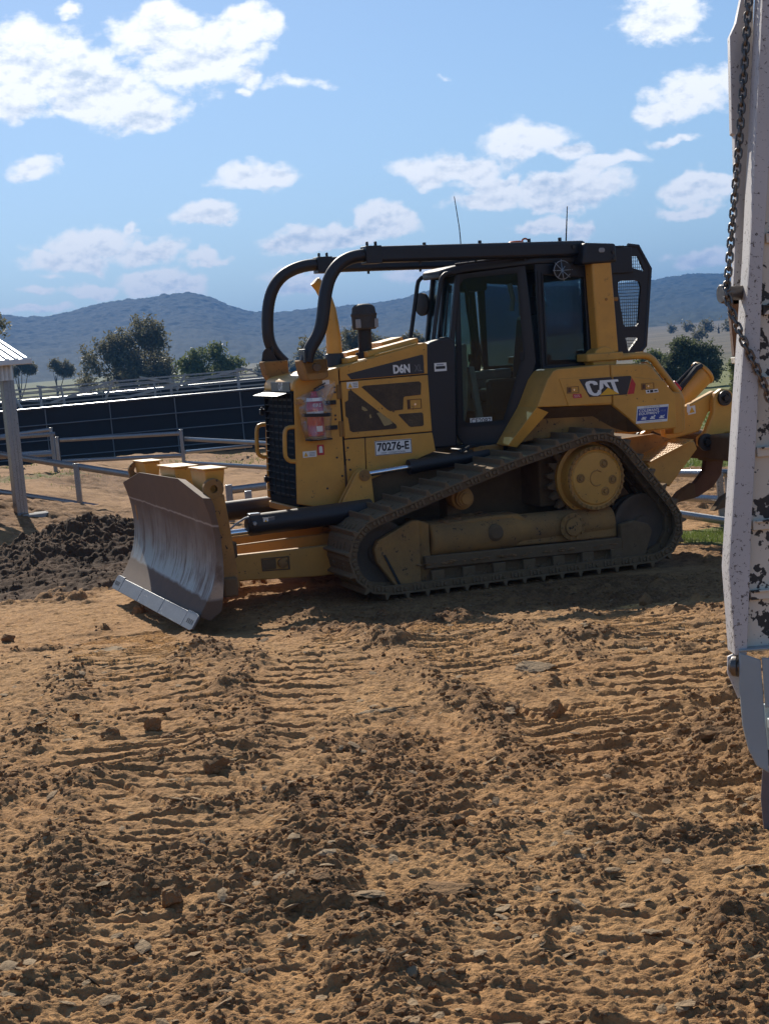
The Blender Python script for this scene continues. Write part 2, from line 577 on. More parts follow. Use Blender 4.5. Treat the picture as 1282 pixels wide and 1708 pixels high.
MT['white'] = plain("white_label", (0.78, 0.78, 0.75), 0.5, 0, 0.05, bump=0)
MT['ink'] = plain("black_ink", (0.015, 0.015, 0.017), 0.5, 0, 0.05, bump=0)
MT['red'] = plain("red_label", (0.50, 0.025, 0.03), 0.5, 0, 0.08, bump=0)
MT['blue'] = plain("blue_sign", (0.02, 0.055, 0.28), 0.5, 0, 0.08, bump=0)
MT['logo_yellow'] = plain("logo_yellow", (0.75, 0.40, 0.02), 0.5, 0, 0.05, bump=0)
MT['grey'] = plain("grey_label", (0.30, 0.31, 0.32), 0.5, 0, 0.08, bump=0)
MT['decal'] = plain("dark_decal", (0.02, 0.023, 0.03), 0.35, 0, 0.1, bump=0)
MT['outline'] = plain("decal_outline", (0.12, 0.125, 0.14), 0.45, 0, 0.1, bump=0)
MT['grille'] = plain("grille_black", (0.007, 0.007, 0.008), 0.8, 0, 0.2, bump=0, spec=0.2)
MT['screen'] = None
MT['scrap'] = plain("faded_foam_scrap", (0.36, 0.26, 0.11), 0.8)
MT['darkplastic'] = plain("dusty_dark_plastic", (0.05, 0.045, 0.04), 0.7)
MT['orange'] = plain("orange_lens", (0.55, 0.10, 0.01), 0.25, 0, 0.1, bump=0)
MT['seat'] = plain("seat_fabric", (0.04, 0.04, 0.045), 0.9)
MT['console'] = plain("console_plastic", (0.36, 0.37, 0.34), 0.6)
MT['galv'] = plain("galvanised_steel", (0.25, 0.26, 0.27), 0.30, 0.7, 0.18, 5, 0.05)
MT['roofing'] = plain("zincalume_roofing", (0.55, 0.57, 0.58), 0.38, 0.6, 0.1, 2, 0.05)
MT['cloth'] = painted("black_shade_cloth", (0.012, 0.013, 0.016), 0.05, 0.85, 0.0, 0.12, 0.0, 0.9)
MT['concrete'] = plain("concrete", (0.33, 0.31, 0.28), 0.9, 0, 0.2)
MT['flap'] = plain("dusty_mud_flap", (0.17, 0.135, 0.125), 0.85)
MT['wire'] = plain("dull_grey_wire", (0.17, 0.18, 0.19), 0.6, 0.3, 0.15)
MT['chainmetal'] = plain("worn_chain", (0.16, 0.14, 0.125), 0.4, 0.8, 0.3)

q = NT("perforated_screen")
p = q.coord('Object', scale=(1, 1, 1))
n1 = q.noise(p, 3.5, 5, 0.6)
hole = q.voro(p, 95, rnd=0.15)
c1 = q.mix(q.ramp(n1, [(0.3, 0.0), (0.75, 1.0)]), (0.075, 0.046, 0.024), (0.19, 0.125, 0.062))
q.set(col=q.mix(q.ramp(hole, [(0.35, 0.0), (0.5, 1.0)]), (0.012, 0.009, 0.008), c1), rough=0.75)
MT['screen'] = q.m

# tinted cab glass that lets the far side show through
q = NT("cab_glass")
q.t.nodes.remove(q.b)
tr = q.n('ShaderNodeBsdfTransparent'); tr.inputs[0].default_value = (0.64, 0.73, 0.73, 1)
gl = q.n('ShaderNodeBsdfGlossy'); gl.inputs[0].default_value = (0.9, 0.95, 0.95, 1); gl.inputs['Roughness'].default_value = 0.02
df = q.n('ShaderNodeBsdfDiffuse')
pn = q.noise(q.coord('Object'), 4, 5, 0.65)
q.put(df.inputs[0], (0.08, 0.09, 0.09))
lw = q.n('ShaderNodeLayerWeight'); lw.inputs[0].default_value = 0.35
m1 = q.n('ShaderNodeMixShader'); q.put(m1.inputs[0], q.math('MULTIPLY', lw.outputs['Fresnel'], 0.38))
q.t.links.new(tr.outputs[0], m1.inputs[1]); q.t.links.new(gl.outputs[0], m1.inputs[2])
m2 = q.n('ShaderNodeMixShader'); q.put(m2.inputs[0], q.ramp(pn, [(0.35, 0.02), (0.8, 0.14)]))
q.t.links.new(m1.outputs[0], m2.inputs[1]); q.t.links.new(df.outputs[0], m2.inputs[2])
q.t.links.new(m2.outputs[0], q.out.inputs[0])
MT['glass'] = q.m
MT['glass_dark'] = q.m.copy(); MT['glass_dark'].name = 'dark_tinted_glass'
for nd in MT['glass_dark'].node_tree.nodes:
    if nd.type == 'BSDF_TRANSPARENT':
        nd.inputs[0].default_value = (0.34, 0.42, 0.50, 1)

q = NT("clear_plastic_bag")
q.t.nodes.remove(q.b)
tr = q.n('ShaderNodeBsdfTransparent'); tr.inputs[0].default_value = (0.93, 0.93, 0.94, 1)
df = q.n('ShaderNodeBsdfDiffuse'); df.inputs[0].default_value = (0.70, 0.70, 0.70, 1)
gl = q.n('ShaderNodeBsdfGlossy'); gl.inputs['Roughness'].default_value = 0.15
pn = q.noise(q.coord('Object'), 16, 5, 0.6, 1.5)
m1 = q.n('ShaderNodeMixShader'); q.put(m1.inputs[0], q.ramp(pn, [(0.45, 0.02), (0.62, 0.12), (0.74, 0.55)]))
q.t.links.new(tr.outputs[0], m1.inputs[1]); q.t.links.new(df.outputs[0], m1.inputs[2])
m2 = q.n('ShaderNodeMixShader'); m2.inputs[0].default_value = 0.10
q.t.links.new(m1.outputs[0], m2.inputs[1]); q.t.links.new(gl.outputs[0], m2.inputs[2])
q.t.links.new(m2.outputs[0], q.out.inputs[0])
MT['bag'] = q.m

# dozer blade: scoured bright in the middle, rust brown above, vertical scratches
q = NT("scoured_blade_steel")
p = q.coord('Object'); z = q.sepz(p)
st = q.noise(q.coord('Object', scale=(1, 5, 0.8)), 2.2, 7, 0.68)
st2 = q.noise(q.coord('Object', scale=(1, 40, 1.2)), 2.0, 4, 0.6)
bl = q.noise(p, 2.3, 5, 0.6)
zz = q.math('ADD', z, q.math('MULTIPLY_ADD', st, 0.24, -0.12))
up = q.ramp(q.math('ADD', zz, q.math('MULTIPLY_ADD', bl, 0.5, -0.25)), [(0.40, 0.0), (0.62, 0.62), (0.84, 1.0)])
line = q.ramp(q.math('ADD', z, q.math('MULTIPLY_ADD', q.noise(p, 6, 3), 0.03, -0.015)), [(0.842, 0.0), (0.85, 1.0), (0.856, 1.0), (0.864, 0.0)])
rustpat = q.ramp(q.math('ADD', q.math('ADD', st, q.math('MULTIPLY', bl, 0.5)), q.math('MULTIPLY', z, 0.22)), [(0.80, 0.0), (0.98, 1.0)])
rustc = q.mix(q.noise(p, 8, 5), (0.150, 0.095, 0.060), (0.090, 0.065, 0.047))
steelc = q.mix(q.ramp(st2, [(0.3, 0.0), (0.65, 1.0)]), (0.31, 0.295, 0.27), (0.36, 0.345, 0.32))
low = q.ramp(q.math('ADD', z, q.math('MULTIPLY_ADD', q.noise(p, 5, 4), 0.05, -0.025)), [(0.245, 1.0), (0.27, 0.0)])
rf = q.math('MAXIMUM', q.math('MAXIMUM', up, q.math('MULTIPLY', rustpat, 0.9)), low)
col = q.mix(rf, steelc, rustc)
col = q.mix(q.math('MULTIPLY', line, 0.55), col, (0.5, 0.45, 0.4))
q.set(col=col, metal=q.math('SUBTRACT', 0.85, q.math('MULTIPLY', rf, 0.8)), rough=q.math('MULTIPLY_ADD', rf, 0.33, 0.46))
q.bump(q.math('ADD', st2, q.noise(p, 40, 4)), 0.15, 0.01)
MT['blade'] = q.m

# peeling white paint over dark steel
def peeling(name, white, dark, amt, scale):
    q = NT(name)
    p = q.coord('Object')
    a = q.noise(p, scale, 5, 0.62, 0.4); b = q.noise(p, scale * 5, 3, 0.5)
    lf = q.noise(p, 2.1, 3, 0.5)
    f = q.ramp(q.math('ADD', q.math('ADD', q.math('MULTIPLY', a, 0.75), q.math('MULTIPLY', b, 0.35)), q.math('MULTIPLY_ADD', lf, 0.14, -0.07)), [(amt, 0.0), (amt + 0.012, 1.0)])
    wv = q.mix(q.noise(p, 3, 4), white, tuple(c * 0.72 for c in white))
    q.set(col=q.mix(f, wv, dark), rough=q.math('MULTIPLY_ADD', f, 0.2, 0.55))
    q.bump(f, -0.25, 0.004)
    return q.m
MT['white_worn'] = peeling("speckled_white_paint", (0.62, 0.59, 0.57), (0.10, 0.08, 0.07), 0.642, 60)
MT['white_peel'] = peeling("peeling_white_paint", (0.78, 0.70, 0.57), (0.045, 0.04, 0.036), 0.60, 9)
MT['truckgrey'] = peeling("grey_blue_paint", (0.38, 0.43, 0.44), (0.07, 0.07, 0.07), 0.72, 18)

# dug soil
def soilmat(name, dry, wet, attr=None):
    q = NT(name)
    p = q.wpos()
    n0 = q.noise(p, 0.45, 4, 0.6); n1 = q.noise(p, 2.2, 6, 0.65); n2 = q.noise(p, 16, 5, 0.65); n3 = q.noise(p, 90, 4, 0.65)
    f = q.math('ADD', q.math('MULTIPLY', n1, 0.7), q.math('ADD', q.math('MULTIPLY', n2, 0.45), q.math('MULTIPLY', n0, 0.4)))
    f = q.ramp(f, [(0.60, 0.0), (0.98, 1.0)])
    if attr:
        at = q.n('ShaderNodeAttribute', attribute_name='loose')
        mot = q.ramp(q.math('ADD', q.math('MULTIPLY', q.noise(p, 9, 6, 0.7), 0.6), q.math('MULTIPLY', q.noise(p, 42, 4, 0.65), 0.45)), [(0.46, 0.0), (0.64, 1.0)])
        f = q.math('ADD', q.math('MULTIPLY', f, 0.30), q.math('ADD', q.math('MULTIPLY', at.outputs['Fac'], 0.50), q.math('MULTIPLY_ADD', mot, 0.42, -0.06)), clamp=True)
    col = q.mix(f, dry, wet)
    red = q.ramp(n0, [(0.45, 0.0), (0.7, 0.5)])
    col = q.mix(red, col, q.mix(f, (dry[0] * 0.95, dry[1] * 0.78, dry[2] * 0.66), wet))
    grit = q.ramp(q.voro(p, 70), [(0.10, 1.0), (0.22, 0.0)])
    sel = q.ramp(q.noise(p, 30, 2), [(0.55, 0.0), (0.62, 1.0)])
    col = q.mix(q.math('MULTIPLY', q.math('MULTIPLY', grit, sel), 0.6), col, (0.42, 0.33, 0.23))
    q.set(col=col, rough=0.95, spec=0.15)
    q.bump(q.math('ADD', q.math('MULTIPLY', n3, 0.55), n2), 0.85, 0.02)
    return q
MT['soil'] = soilmat("graded_clay_soil", (0.455, 0.258, 0.110), (0.128, 0.067, 0.032), True)
MT['clod'] = soilmat("loose_clods", (0.31, 0.180, 0.084), (0.15, 0.085, 0.042)).m
MT['darksoil'] = soilmat("moist_dark_soil", (0.125, 0.073, 0.040), (0.050, 0.030, 0.017)).m
MT['stone'] = soilmat("pale_stone", (0.38, 0.275, 0.165), (0.25, 0.165, 0.09)).m
# pasture on the far part of the ground, by an attribute that says where grass grows
q = MT['soil']
ga = q.n('ShaderNodeAttribute', attribute_name='grass')
lnk = q.b.inputs['Base Color'].links[0].from_socket
pp = q.wpos()
gc = q.mix(q.noise(pp, 1.2, 5), (0.10, 0.13, 0.030), (0.20, 0.185, 0.075))
gf = q.ramp(q.math('ADD', ga.outputs['Fac'], q.math('MULTIPLY_ADD', q.noise(pp, 3.0, 5, 0.7), 0.8, -0.4)), [(0.42, 0.0), (0.58, 1.0)])
dry_ = q.n('ShaderNodeAttribute', attribute_name='dry')
gc2 = q.mix(dry_.outputs['Fac'], gc, q.mix(q.ramp(q.noise(q.wpos((0.012, 0.06, 0.05)), 1.3, 6, 0.65), [(0.38, 0.0), (0.66, 1.0)]), (0.135, 0.112, 0.080), (0.055, 0.052, 0.036)))
q.set(col=q.mix(gf, lnk, gc2))
MT['soil'] = q.m

def leafmat(name, a, b):
    q = NT(name)
    p = q.wpos()
    n = q.noise(p, 0.9, 3, 0.6); n2 = q.noise(p, 7.0, 2, 0.6)
    c = q.mix(q.math('ADD', q.math('MULTIPLY', n, 0.6), q.math('MULTIPLY', n2, 0.4)), a, b)
    q.set(col=c, rough=0.6, spec=0.3)
    tl = q.n('ShaderNodeBsdfTranslucent'); q.put(tl.inputs[0], c)
    mxs = q.n('ShaderNodeMixShader'); mxs.inputs[0].default_value = 0.45
    q.t.links.new(q.b.outputs[0], mxs.inputs[1]); q.t.links.new(tl.outputs[0], mxs.inputs[2])
    q.t.links.new(mxs.outputs[0], q.out.inputs[0])
    return q.m
MT['leaf_olive'] = leafmat("olive_gum_leaves", (0.095, 0.092, 0.052), (0.230, 0.205, 0.120))
MT['leaf_green'] = leafmat("green_leaves", (0.075, 0.095, 0.036), (0.200, 0.220, 0.085))
MT['leaf_dark'] = leafmat("dark_leaves", (0.055, 0.070, 0.034), (0.150, 0.160, 0.072))
MT['grass'] = leafmat("short_green_grass", (0.07, 0.11, 0.02), (0.17, 0.20, 0.05))
MT['bark'] = plain("grey_bark", (0.12, 0.10, 0.08), 0.9, 0, 0.3, 4, 0.3)
q = NT("forested_hillside")
p = q.wpos((0.01, 0.01, 0.01))
n1 = q.noise(p, 0.5, 5, 0.6); n2 = q.noise(p, 8, 4, 0.7)
c = q.mix(q.math('ADD', q.math('MULTIPLY', n1, 0.5), q.math('MULTIPLY', n2, 0.5)), (0.014, 0.024, 0.014), (0.032, 0.042, 0.024))
clr = q.ramp(q.noise(q.wpos((0.004, 0.002, 0.004)), 1.6, 4, 0.6), [(0.66, 0.0), (0.70, 0.8)])
q.set(col=q.mix(clr, c, (0.10, 0.09, 0.06)), rough=0.95, spec=0.1)
MT['hill'] = q.m

# ------------------------------------------------------------------ ground
DO = np.array([0.95, 14.9, 0.09])                       # dozer base point and axes
DM = np.array([[-0.9332, 0.3581, 0.0288], [-0.3589, -0.9330, -0.0263], [0.0174, -0.0349, 0.9992]])

def base_h(x, y):
    """broad shape of the site (metres)"""
    r = np.hypot(x, y)
    h = 0.36 * sstep(12.9, 9.2, y + 0.10 * x)
    h = h + 0.20 * np.clip(-5.0 - x, 0, 2.4) * sstep(18, 24, y) * sstep(60, 44, y)
    # under the tracks the ground follows the machine
    lx = (x - DO[0]) * DM[0, 0] + (y - DO[1]) * DM[1, 0]
    ly = (x - DO[0]) * DM[0, 1] + (y - DO[1]) * DM[1, 1]
    pz = DO[2] + lx * DM[2, 0] + ly * DM[2, 1] - 0.005
    k = sstep(1.1, 0.0, np.maximum(np.abs(lx - 0.2) - 2.2, 0) + np.maximum(np.abs(ly) - 1.35, 0))
    h = h * (1 - k) + pz * k
    # far paddock rises to the foot of the hills
    far = np.clip(r - 130, 0, None)
    h = h + 0.026 * far * sstep(130, 260, r)
    h = np.minimum(h, 23.0)
    return h

LANES = []          # track-print lanes: polyline centre, half width, weight
def lane_pair(pts, w=1.0):
    P = np.array(pts, float)
    T = np.gradient(P, axis=0); T /= np.linalg.norm(T, axis=1)[:, None]
    N = np.stack([T[:, 1], -T[:, 0]], 1)
    for s_ in (-0.945, 0.945):
        LANES.append((P + N * s_, 0.30, w))
def curve(p0, p1, p2, n=24):
    t = np.linspace(0, 1, n)[:, None]
    return (1 - t) ** 2 * np.array(p0) + 2 * t * (1 - t) * np.array(p1) + t * t * np.array(p2)
lane_pair(curve((0.55, 3.2), (-0.2, 7.5), (-1.3, 13.2)))
lane_pair(curve((-1.9, 3.4), (-2.2, 8.0), (-3.4, 12.6)), 0.9)
lane_pair(curve((2.3, 3.6), (1.7, 8.0), (0.6, 12.4)), 0.9)
lane_pair(curve((3.9, 6.0), (2.2, 8.8), (0.2, 10.4)), 0.8)
lane_pair(curve((-0.9, 3.2), (0.4, 6.5), (0.9, 11.8)), 0.85)
lane_pair(curve((-3.6, 5.5), (-1.2, 7.8), (2.2, 8.6)), 0.55)
lane_pair(curve((3.3, 4.2), (2.6, 7.0), (2.4, 12.2)), 0.8)
lane_pair(curve((-5.2, 8.0), (-2.8, 9.6), (-0.4, 9.9)), 0.45)

def detail_h(x, y):
    """prints, berms and lumps near the camera; returns height and looseness"""
    d = np.hypot(x, y)
    near = sstep(34, 22, d)
    loose0 = fbm(x * 0.62 + 3, y * 0.62, 3, 4, 0.6)
    h = 0.045 * fbm(x * 0.5, y * 0.5, 11, 3) + 0.022 * fbm(x * 1.7, y * 1.9, 21, 4, 0.55) + 0.024 * fbm(x * 4.6, y * 7.5, 31, 4, 0.66)
    rid = 1 - 2 * np.abs(vnoise(x * 8.5 + 0.6 * vnoise(x * 3, y * 3, 91), y * 13.0, 92) - 0.5)
    rid2 = 1 - 2 * np.abs(vnoise(x * 21, y * 29, 93) - 0.5)
    h = h + 0.020 * fbm(x * 18, y * 30, 41, 3, 0.7) + 0.014 * fbm(x * 50, y * 80, 43, 2, 0.6)
    loose0 = loose0 + 0.16 * sstep(10.0, 11.5, y) * sstep(16.5, 14.0, y)
    loose = sstep(-0.02, 0.62, loose0 * 0.8 + 0.60 * fbm(x * 2.2, y * 3.0, 7, 5, 0.62) - 0.02)
    h = h + (0.018 * rid * rid + 0.010 * rid2 * rid2) * (0.25 + loose)
    flat = np.zeros_like(x)
    wob = 0.055 * fbm(x * 1.4, y * 1.4, 51, 3)
    for P, hw, wt in LANES:
        best = np.full(x.shape, 9.0); sarc = np.zeros_like(x); acc = 0.0; side = np.zeros_like(x)
        for i in range(len(P) - 1):
            a = P[i]; b = P[i + 1]; L = math.hypot(*(b - a)); tx, ty = (b - a) / L
            ux = x - a[0]; uy = y - a[1]
            s_ = np.clip(ux * tx + uy * ty, 0, L)
            dd = np.hypot(ux - s_ * tx, uy - s_ * ty)
            m = dd < best
            best = np.where(m, dd, best); sarc = np.where(m, acc + s_, sarc)
            acc += L
        dist = best + wob * 0.5
        k = sstep(hw + 0.06, hw - 0.04, dist) * wt * sstep(-0.20, 0.12, fbm(x * 1.3 + 40, y * 1.3, int(acc * 7) % 97, 4, 0.6) + 0.04)
        k = k * (0.45 + 0.55 * sstep(4.6, 6.8, y))
        ph = (sarc + wob * 0.25) / 0.19
        fr = ph - np.floor(ph)
        # flat pad with a sharp-backed groove where each grouser bit
        prof = -0.034 * sstep(0.20, 0.24, fr) * sstep(0.37, 0.33, fr) + 0.024 * sstep(0.34, 0.38, fr) * sstep(0.52, 0.42, fr)
        kk = k * (1 - 0.75 * loose)
        h = h * (1 - 0.40 * kk) + kk * (prof - 0.012)
        flat = np.maximum(flat, kk)
        berm = np.exp(-((dist - hw - 0.13) / 0.11) ** 2) * wt
        bk = berm * sstep(-0.15, 0.35, fbm(x * 0.8, y * 0.8, 71 + int(acc) % 13, 3))
        h = h + 0.045 * bk
        loose = np.clip(loose + 0.45 * bk, 0, 1)
    loose = np.clip(loose * (1 - 0.55 * flat), 0, 1)
    lum = 0.060 * domes(x, y, 0.26, 5, 0.07) * sstep(0.45, 0.8, loose)
    lum = np.maximum(lum, 0.060 * domes(x, y, 0.13, 15, 0.30) * sstep(0.30, 0.7, loose))
    lum = np.maximum(lum, 0.11 * domes(x, y, 0.17, 55, 0.35) * sstep(9.0, 11.5, y) * sstep(0.25, 0.6, loose))
    lum = lum + 0.042 * domes(x, y, 0.070, 25, 0.50) * sstep(0.12, 0.6, loose)
    lum = lum + 0.030 * domes(x, y, 0.036, 35, 0.6) * (0.42 + 0.58 * loose)
    h = (h * 0.66 + lum * 0.72) * near
    # smooth under the machine
    lx = (x - DO[0]) * DM[0, 0] + (y - DO[1]) * DM[1, 0]
    ly = (x - DO[0]) * DM[0, 1] + (y - DO[1]) * DM[1, 1]
    kd = sstep(1.2, 0.2, np.maximum(np.abs(lx + 0.6) - 2.6, 0) + np.maximum(np.abs(ly - 1.6) - 0.9, 0))
    loose = np.clip(loose + 0.5 * kd, 0, 1)
    k = sstep(0.5, 0.0, np.maximum(np.abs(lx - 0.2) - 1.6, 0) + np.maximum(np.abs(np.abs(ly) - 0.945) - 0.36, 0))
    h = h * (1 - 0.8 * k)
    return h, loose * near + 0.35 * (1 - near)

def ground_h(x, y):
    x = np.atleast_1d(np.asarray(x, float)); y = np.atleast_1d(np.asarray(y, float))
    return base_h(x, y) + detail_h(x, y)[0]

rows = [0.4, 0.8, 1.3, 1.9, 2.5]
r_ = 3.0
while r_ < 32:
    rows.append(r_); r_ *= 1.0015
while r_ < 60:
    rows.append(r_); r_ *= 1.0035
while r_ < 140:
    rows.append(r_); r_ *= 1.012
while r_ < 9000:
    rows.append(r_); r_ *= 1.10
rows = np.array(rows)
ang = np.concatenate([np.radians(np.linspace(-178, -36, 48)), np.arange(R(-34), R(-22.5), 0.005), np.arange(R(-22.5), R(22.5), 0.00155), np.arange(R(22.6), R(34), 0.005), np.radians(np.linspace(36, 178, 48))])
RR, AA = np.meshgrid(rows, ang, indexing='ij')
GX = RR * np.sin(AA); GY = RR * np.cos(AA)
gx = GX.ravel(); gy = GY.ravel()
gz = base_h(gx, gy)
gl_ = np.full(gx.shape, 0.3)
sel = (np.hypot(gx, gy) < 36) & (np.abs(AA.ravel()) < R(33.5)) & (np.hypot(gx, gy) > 2.6)
dh, lo_ = detail_h(gx[sel], gy[sel])
gz[sel] += dh; gl_[sel] = lo_
mid = ~sel & (np.hypot(gx, gy) < 160)

# the trampled yard further back: humps, ruts and broken patches
yd = (np.hypot(gx, gy) > 17) & (np.hypot(gx, gy) < 160)
wy = sstep(18, 27, np.hypot(gx[yd], gy[yd]))
lo2 = sstep(-0.10, 0.45, fbm(gx[yd] * 0.35, gy[yd] * 0.22, 9, 5, 0.6))
rut = np.abs(vnoise(gx[yd] * 1.6 + 0.35 * gy[yd], gy[yd] * 0.35, 95) - 0.5) * 2
gz[yd] += wy * (0.07 * fbm(gx[yd] * 0.8, gy[yd] * 0.8, 11, 4) + (0.02 + 0.05 * lo2) * fbm(gx[yd] * 3.1, gy[yd] * 3.1, 13, 4, 0.65) + 0.09 * domes(gx[yd], gy[yd], 0.32, 45, 0.35) * lo2 - 0.03 * (1 - rut) ** 3)
gl_[yd] = gl_[yd] * (1 - wy) + wy * np.clip(0.38 + 0.62 * lo2, 0, 1)
rad = np.hypot(gx, gy)
grass = sstep(64, 80, rad)
rs = sstep(2.6, 3.4, gx)                                   # right of the machine the site edge is close
grass = np.maximum(grass, rs * sstep(24.5, 27, gy) * 0.95)
grass = np.maximum(grass, rs * sstep(15.2, 15.8, gy) * sstep(17.6, 17.0, gy) * 0.9)
grass = np.maximum(grass, 0.50 * sstep(0.1, 0.5, fbm(gx * 0.25, gy * 0.5, 77, 3)) * sstep(30, 33, gy) * sstep(56, 52, gy))
dry = sstep(150, 230, rad) * (0.12 + 0.88 * sstep(0.10, 0.16, np.arctan2(gx, np.maximum(gy, 1e-3))) + 0.6 * sstep(-0.105, -0.085, np.arctan2(gx, np.maximum(gy, 1e-3))) * sstep(-0.02, -0.05, np.arctan2(gx, np.maximum(gy, 1e-3))))
nr, na = len(rows), len(ang)
idx = np.arange(nr * na).reshape(nr, na)
F = np.stack([idx[:-1, :-1], idx[:-1, 1:], idx[1:, 1:], idx[1:, :-1]], -1).reshape(-1, 4)[:, ::-1]
g_ob = npmesh("ground", np.stack([gx, gy, gz], 1), F, MT['soil'], None, True, {'loose': gl_, 'grass': grass, 'dry': dry})
tag(g_ob, kind='structure')

# loose clods lying on the ground (nobody could count them)
rng = np.random.default_rng(5)
def ico():
    bm = bmesh.new(); bmesh.ops.create_icosphere(bm, subdivisions=1, radius=1.0)
    V = np.array([v.co[:] for v in bm.verts]); Fc = np.array([[v.index for v in f.verts] for f in bm.faces]); bm.free()
    return V, Fc
IV, IF = ico()
def rock_shape(seed, flat=0.7, rough=0.35):
    g = np.random.default_rng(seed)
    V = IV.copy()
    for k in range(9):                                   # knock flats off a ball
        d = g.normal(size=3); d /= np.linalg.norm(d); c = 0.42 + 0.40 * g.random()
        pr = V @ d
        V = V - np.outer(np.clip(pr - c, 0, None), d)
    V *= 1 + rough * 1.1 * (g.random((len(V), 1)) - 0.5)
    V *= np.array([1.0, 0.72 + 0.3 * g.random(), flat])
    return V
def pebble(seed):
    g = np.random.default_rng(seed)
    return PV * (0.75 + 0.5 * g.random((12, 1))) * np.array([1.0, 0.7 + 0.3 * g.random(), 0.55])
gr_ = (1 + 5 ** 0.5) / 2
PV = np.array([(-1, gr_, 0), (1, gr_, 0), (-1, -gr_, 0), (1, -gr_, 0), (0, -1, gr_), (0, 1, gr_), (0, -1, -gr_), (0, 1, -gr_), (gr_, 0, -1), (gr_, 0, 1), (-gr_, 0, -1), (-gr_, 0, 1)]) / 1.902
PF = np.array([(0, 11, 5), (0, 5, 1), (0, 1, 7), (0, 7, 10), (0, 10, 11), (1, 5, 9), (5, 11, 4), (11, 10, 2), (10, 7, 6), (7, 1, 8), (3, 9, 4), (3, 4, 2), (3, 2, 6), (3, 6, 8), (3, 8, 9), (4, 9, 5), (2, 4, 11), (6, 2, 10), (8, 6, 7), (9, 8, 1)])
PB = [pebble(s) for s in range(16)]
SH = [rock_shape(s, 0.62 + 0.3 * (s % 3) / 2) for s in range(14)]
n_c = 76000
rad_ = 3.2 * (14.0 / 3.2) ** (rng.random(n_c) ** 0.8)
an_ = (rng.random(n_c) - 0.5) * R(54)
cx = rad_ * np.sin(an_); cy = rad_ * np.cos(an_)
hh, ll = detail_h(cx, cy)
keep = (ll * 1.15 + 0.42 * rng.random(n_c)) > 0.56
cx, cy, hh = cx[keep], cy[keep], hh[keep]
cz = base_h(cx, cy) + hh
size = 0.0035 + 0.017 * rng.random(len(cx)) ** 3.6 + 0.0004 * np.hypot(cx, cy)
big = (rng.random(len(cx)) < 0.004) & (ll[keep] > 0.45)
size[big] += 0.012 + 0.022 * rng.random(big.sum())
Vs = []; Fs = []; off = 0
for i in range(len(cx)):
    small = size[i] < 0.0125
    sh = PB[rng.integers(16)] if small else SH[rng.integers(len(SH))]
    a = rng.random() * 6.283; ca, sa = math.cos(a), math.sin(a)
    v = sh * size[i]
    v = np.stack([v[:, 0] * ca - v[:, 1] * sa, v[:, 0] * sa + v[:, 1] * ca, v[:, 2]], 1) + (cx[i], cy[i], cz[i] + size[i] * 0.05)
    Vs.append(v); Fs.append((PF if small else IF) + off); off += len(v)
tag(npmesh("soil_clods", np.concatenate(Vs), np.concatenate(Fs), MT['clod'], None, False),
    "brown clods of broken clay scattered over the churned ground", "clods", kind='stuff')

# pale shale flakes lying about
n_f = 1500
rad_ = 3.4 * (13.5 / 3.4) ** (rng.random(n_f))
an_ = (rng.random(n_f) - 0.5) * R(40)
cx = rad_ * np.sin(an_); cy = rad_ * np.cos(an_)
cz = ground_h(cx, cy)
Vs = []; Fs = []; off = 0
for i in range(n_f):
    s_ = 0.008 + 0.028 * rng.random() ** 2.5
    sh = SH[rng.integers(len(SH))] * (s_ * 1.3, s_, s_ * 0.28)
    m = np.array(Euler((rng.normal() * 0.25, rng.normal() * 0.25, rng.random() * 6.28)).to_matrix())
    Vs.append(sh @ m.T + (cx[i], cy[i], cz[i] + s_ * 0.2)); Fs.append(IF + off); off += len(sh)
tag(npmesh("shale_flakes", np.concatenate(Vs), np.concatenate(Fs), MT['stone'], None, False),
    "pale thin flakes of shale littered over the dirt", "stones", kind='stuff')

# the lumps and stones one can point to
def boulder(name, label, cat, x, y, sx, sy, sz, seed, m, tilt=(0, 0, 0), sink=0.3, group=None):
    V = rock_shape(seed, 1.0, 0.5)
    bmx = bmesh.new(); bmesh.ops.create_icosphere(bmx, subdivisions=4, radius=1.0)
    U = np.array([v.co[:] for v in bmx.verts]); Fc = np.array([[v.index for v in f.verts] for f in bmx.faces]); bmx.free()
    g = np.random.default_rng(seed)
    for k in range(12):
        d = g.normal(size=3); d /= np.linalg.norm(d); c = 0.48 + 0.36 * g.random()
        U = U - np.outer(np.clip(U @ d - c, 0, None), d)
    U *= 1 + 0.34 * (fbm(U[:, 0] * 2.6 + seed, U[:, 1] * 2.6 + U[:, 2] * 2.1, seed, 5, 0.65)[:, None])
    U = U * (sx, sy, sz)
    m3 = np.array(Euler(tilt).to_matrix())
    z0 = float(ground_h(x, y)[0])
    o = npmesh(name, U @ m3.T, Fc, m, None, True)
    o.data.set_sharp_from_angle(angle=R(28))
    o.location = (x, y, z0 + sz * (1 - sink) * 0.6)
    tag(o, label, cat, group)
    return o
boulder('clay_lump', 'upright dark clay lump standing left of the middle foreground', 'clod', -1.24, 7.47, 0.05, 0.04, 0.06, 101, MT['clod'], (0.1, 0.2, 0.4), 0.25)
boulder('clay_lump', 'lower dark clay lump with a jagged top beside the upright one', 'clod', -1.42, 7.41, 0.06, 0.05, 0.035, 102, MT['clod'], (0, 0, 0), 0.3)
boulder('clay_lump', 'small brown clay lump resting against the upright dark lump', 'clod', -1.13, 7.32, 0.05, 0.04, 0.03, 116, MT['clod'], (0, 0, 0), 0.3)
boulder('clay_lump', 'rounded brown clay lump alone in the centre left of the dirt', 'clod', -0.83, 6.53, 0.075, 0.06, 0.05, 103, MT['clod'], (0, 0, 0), 0.3)
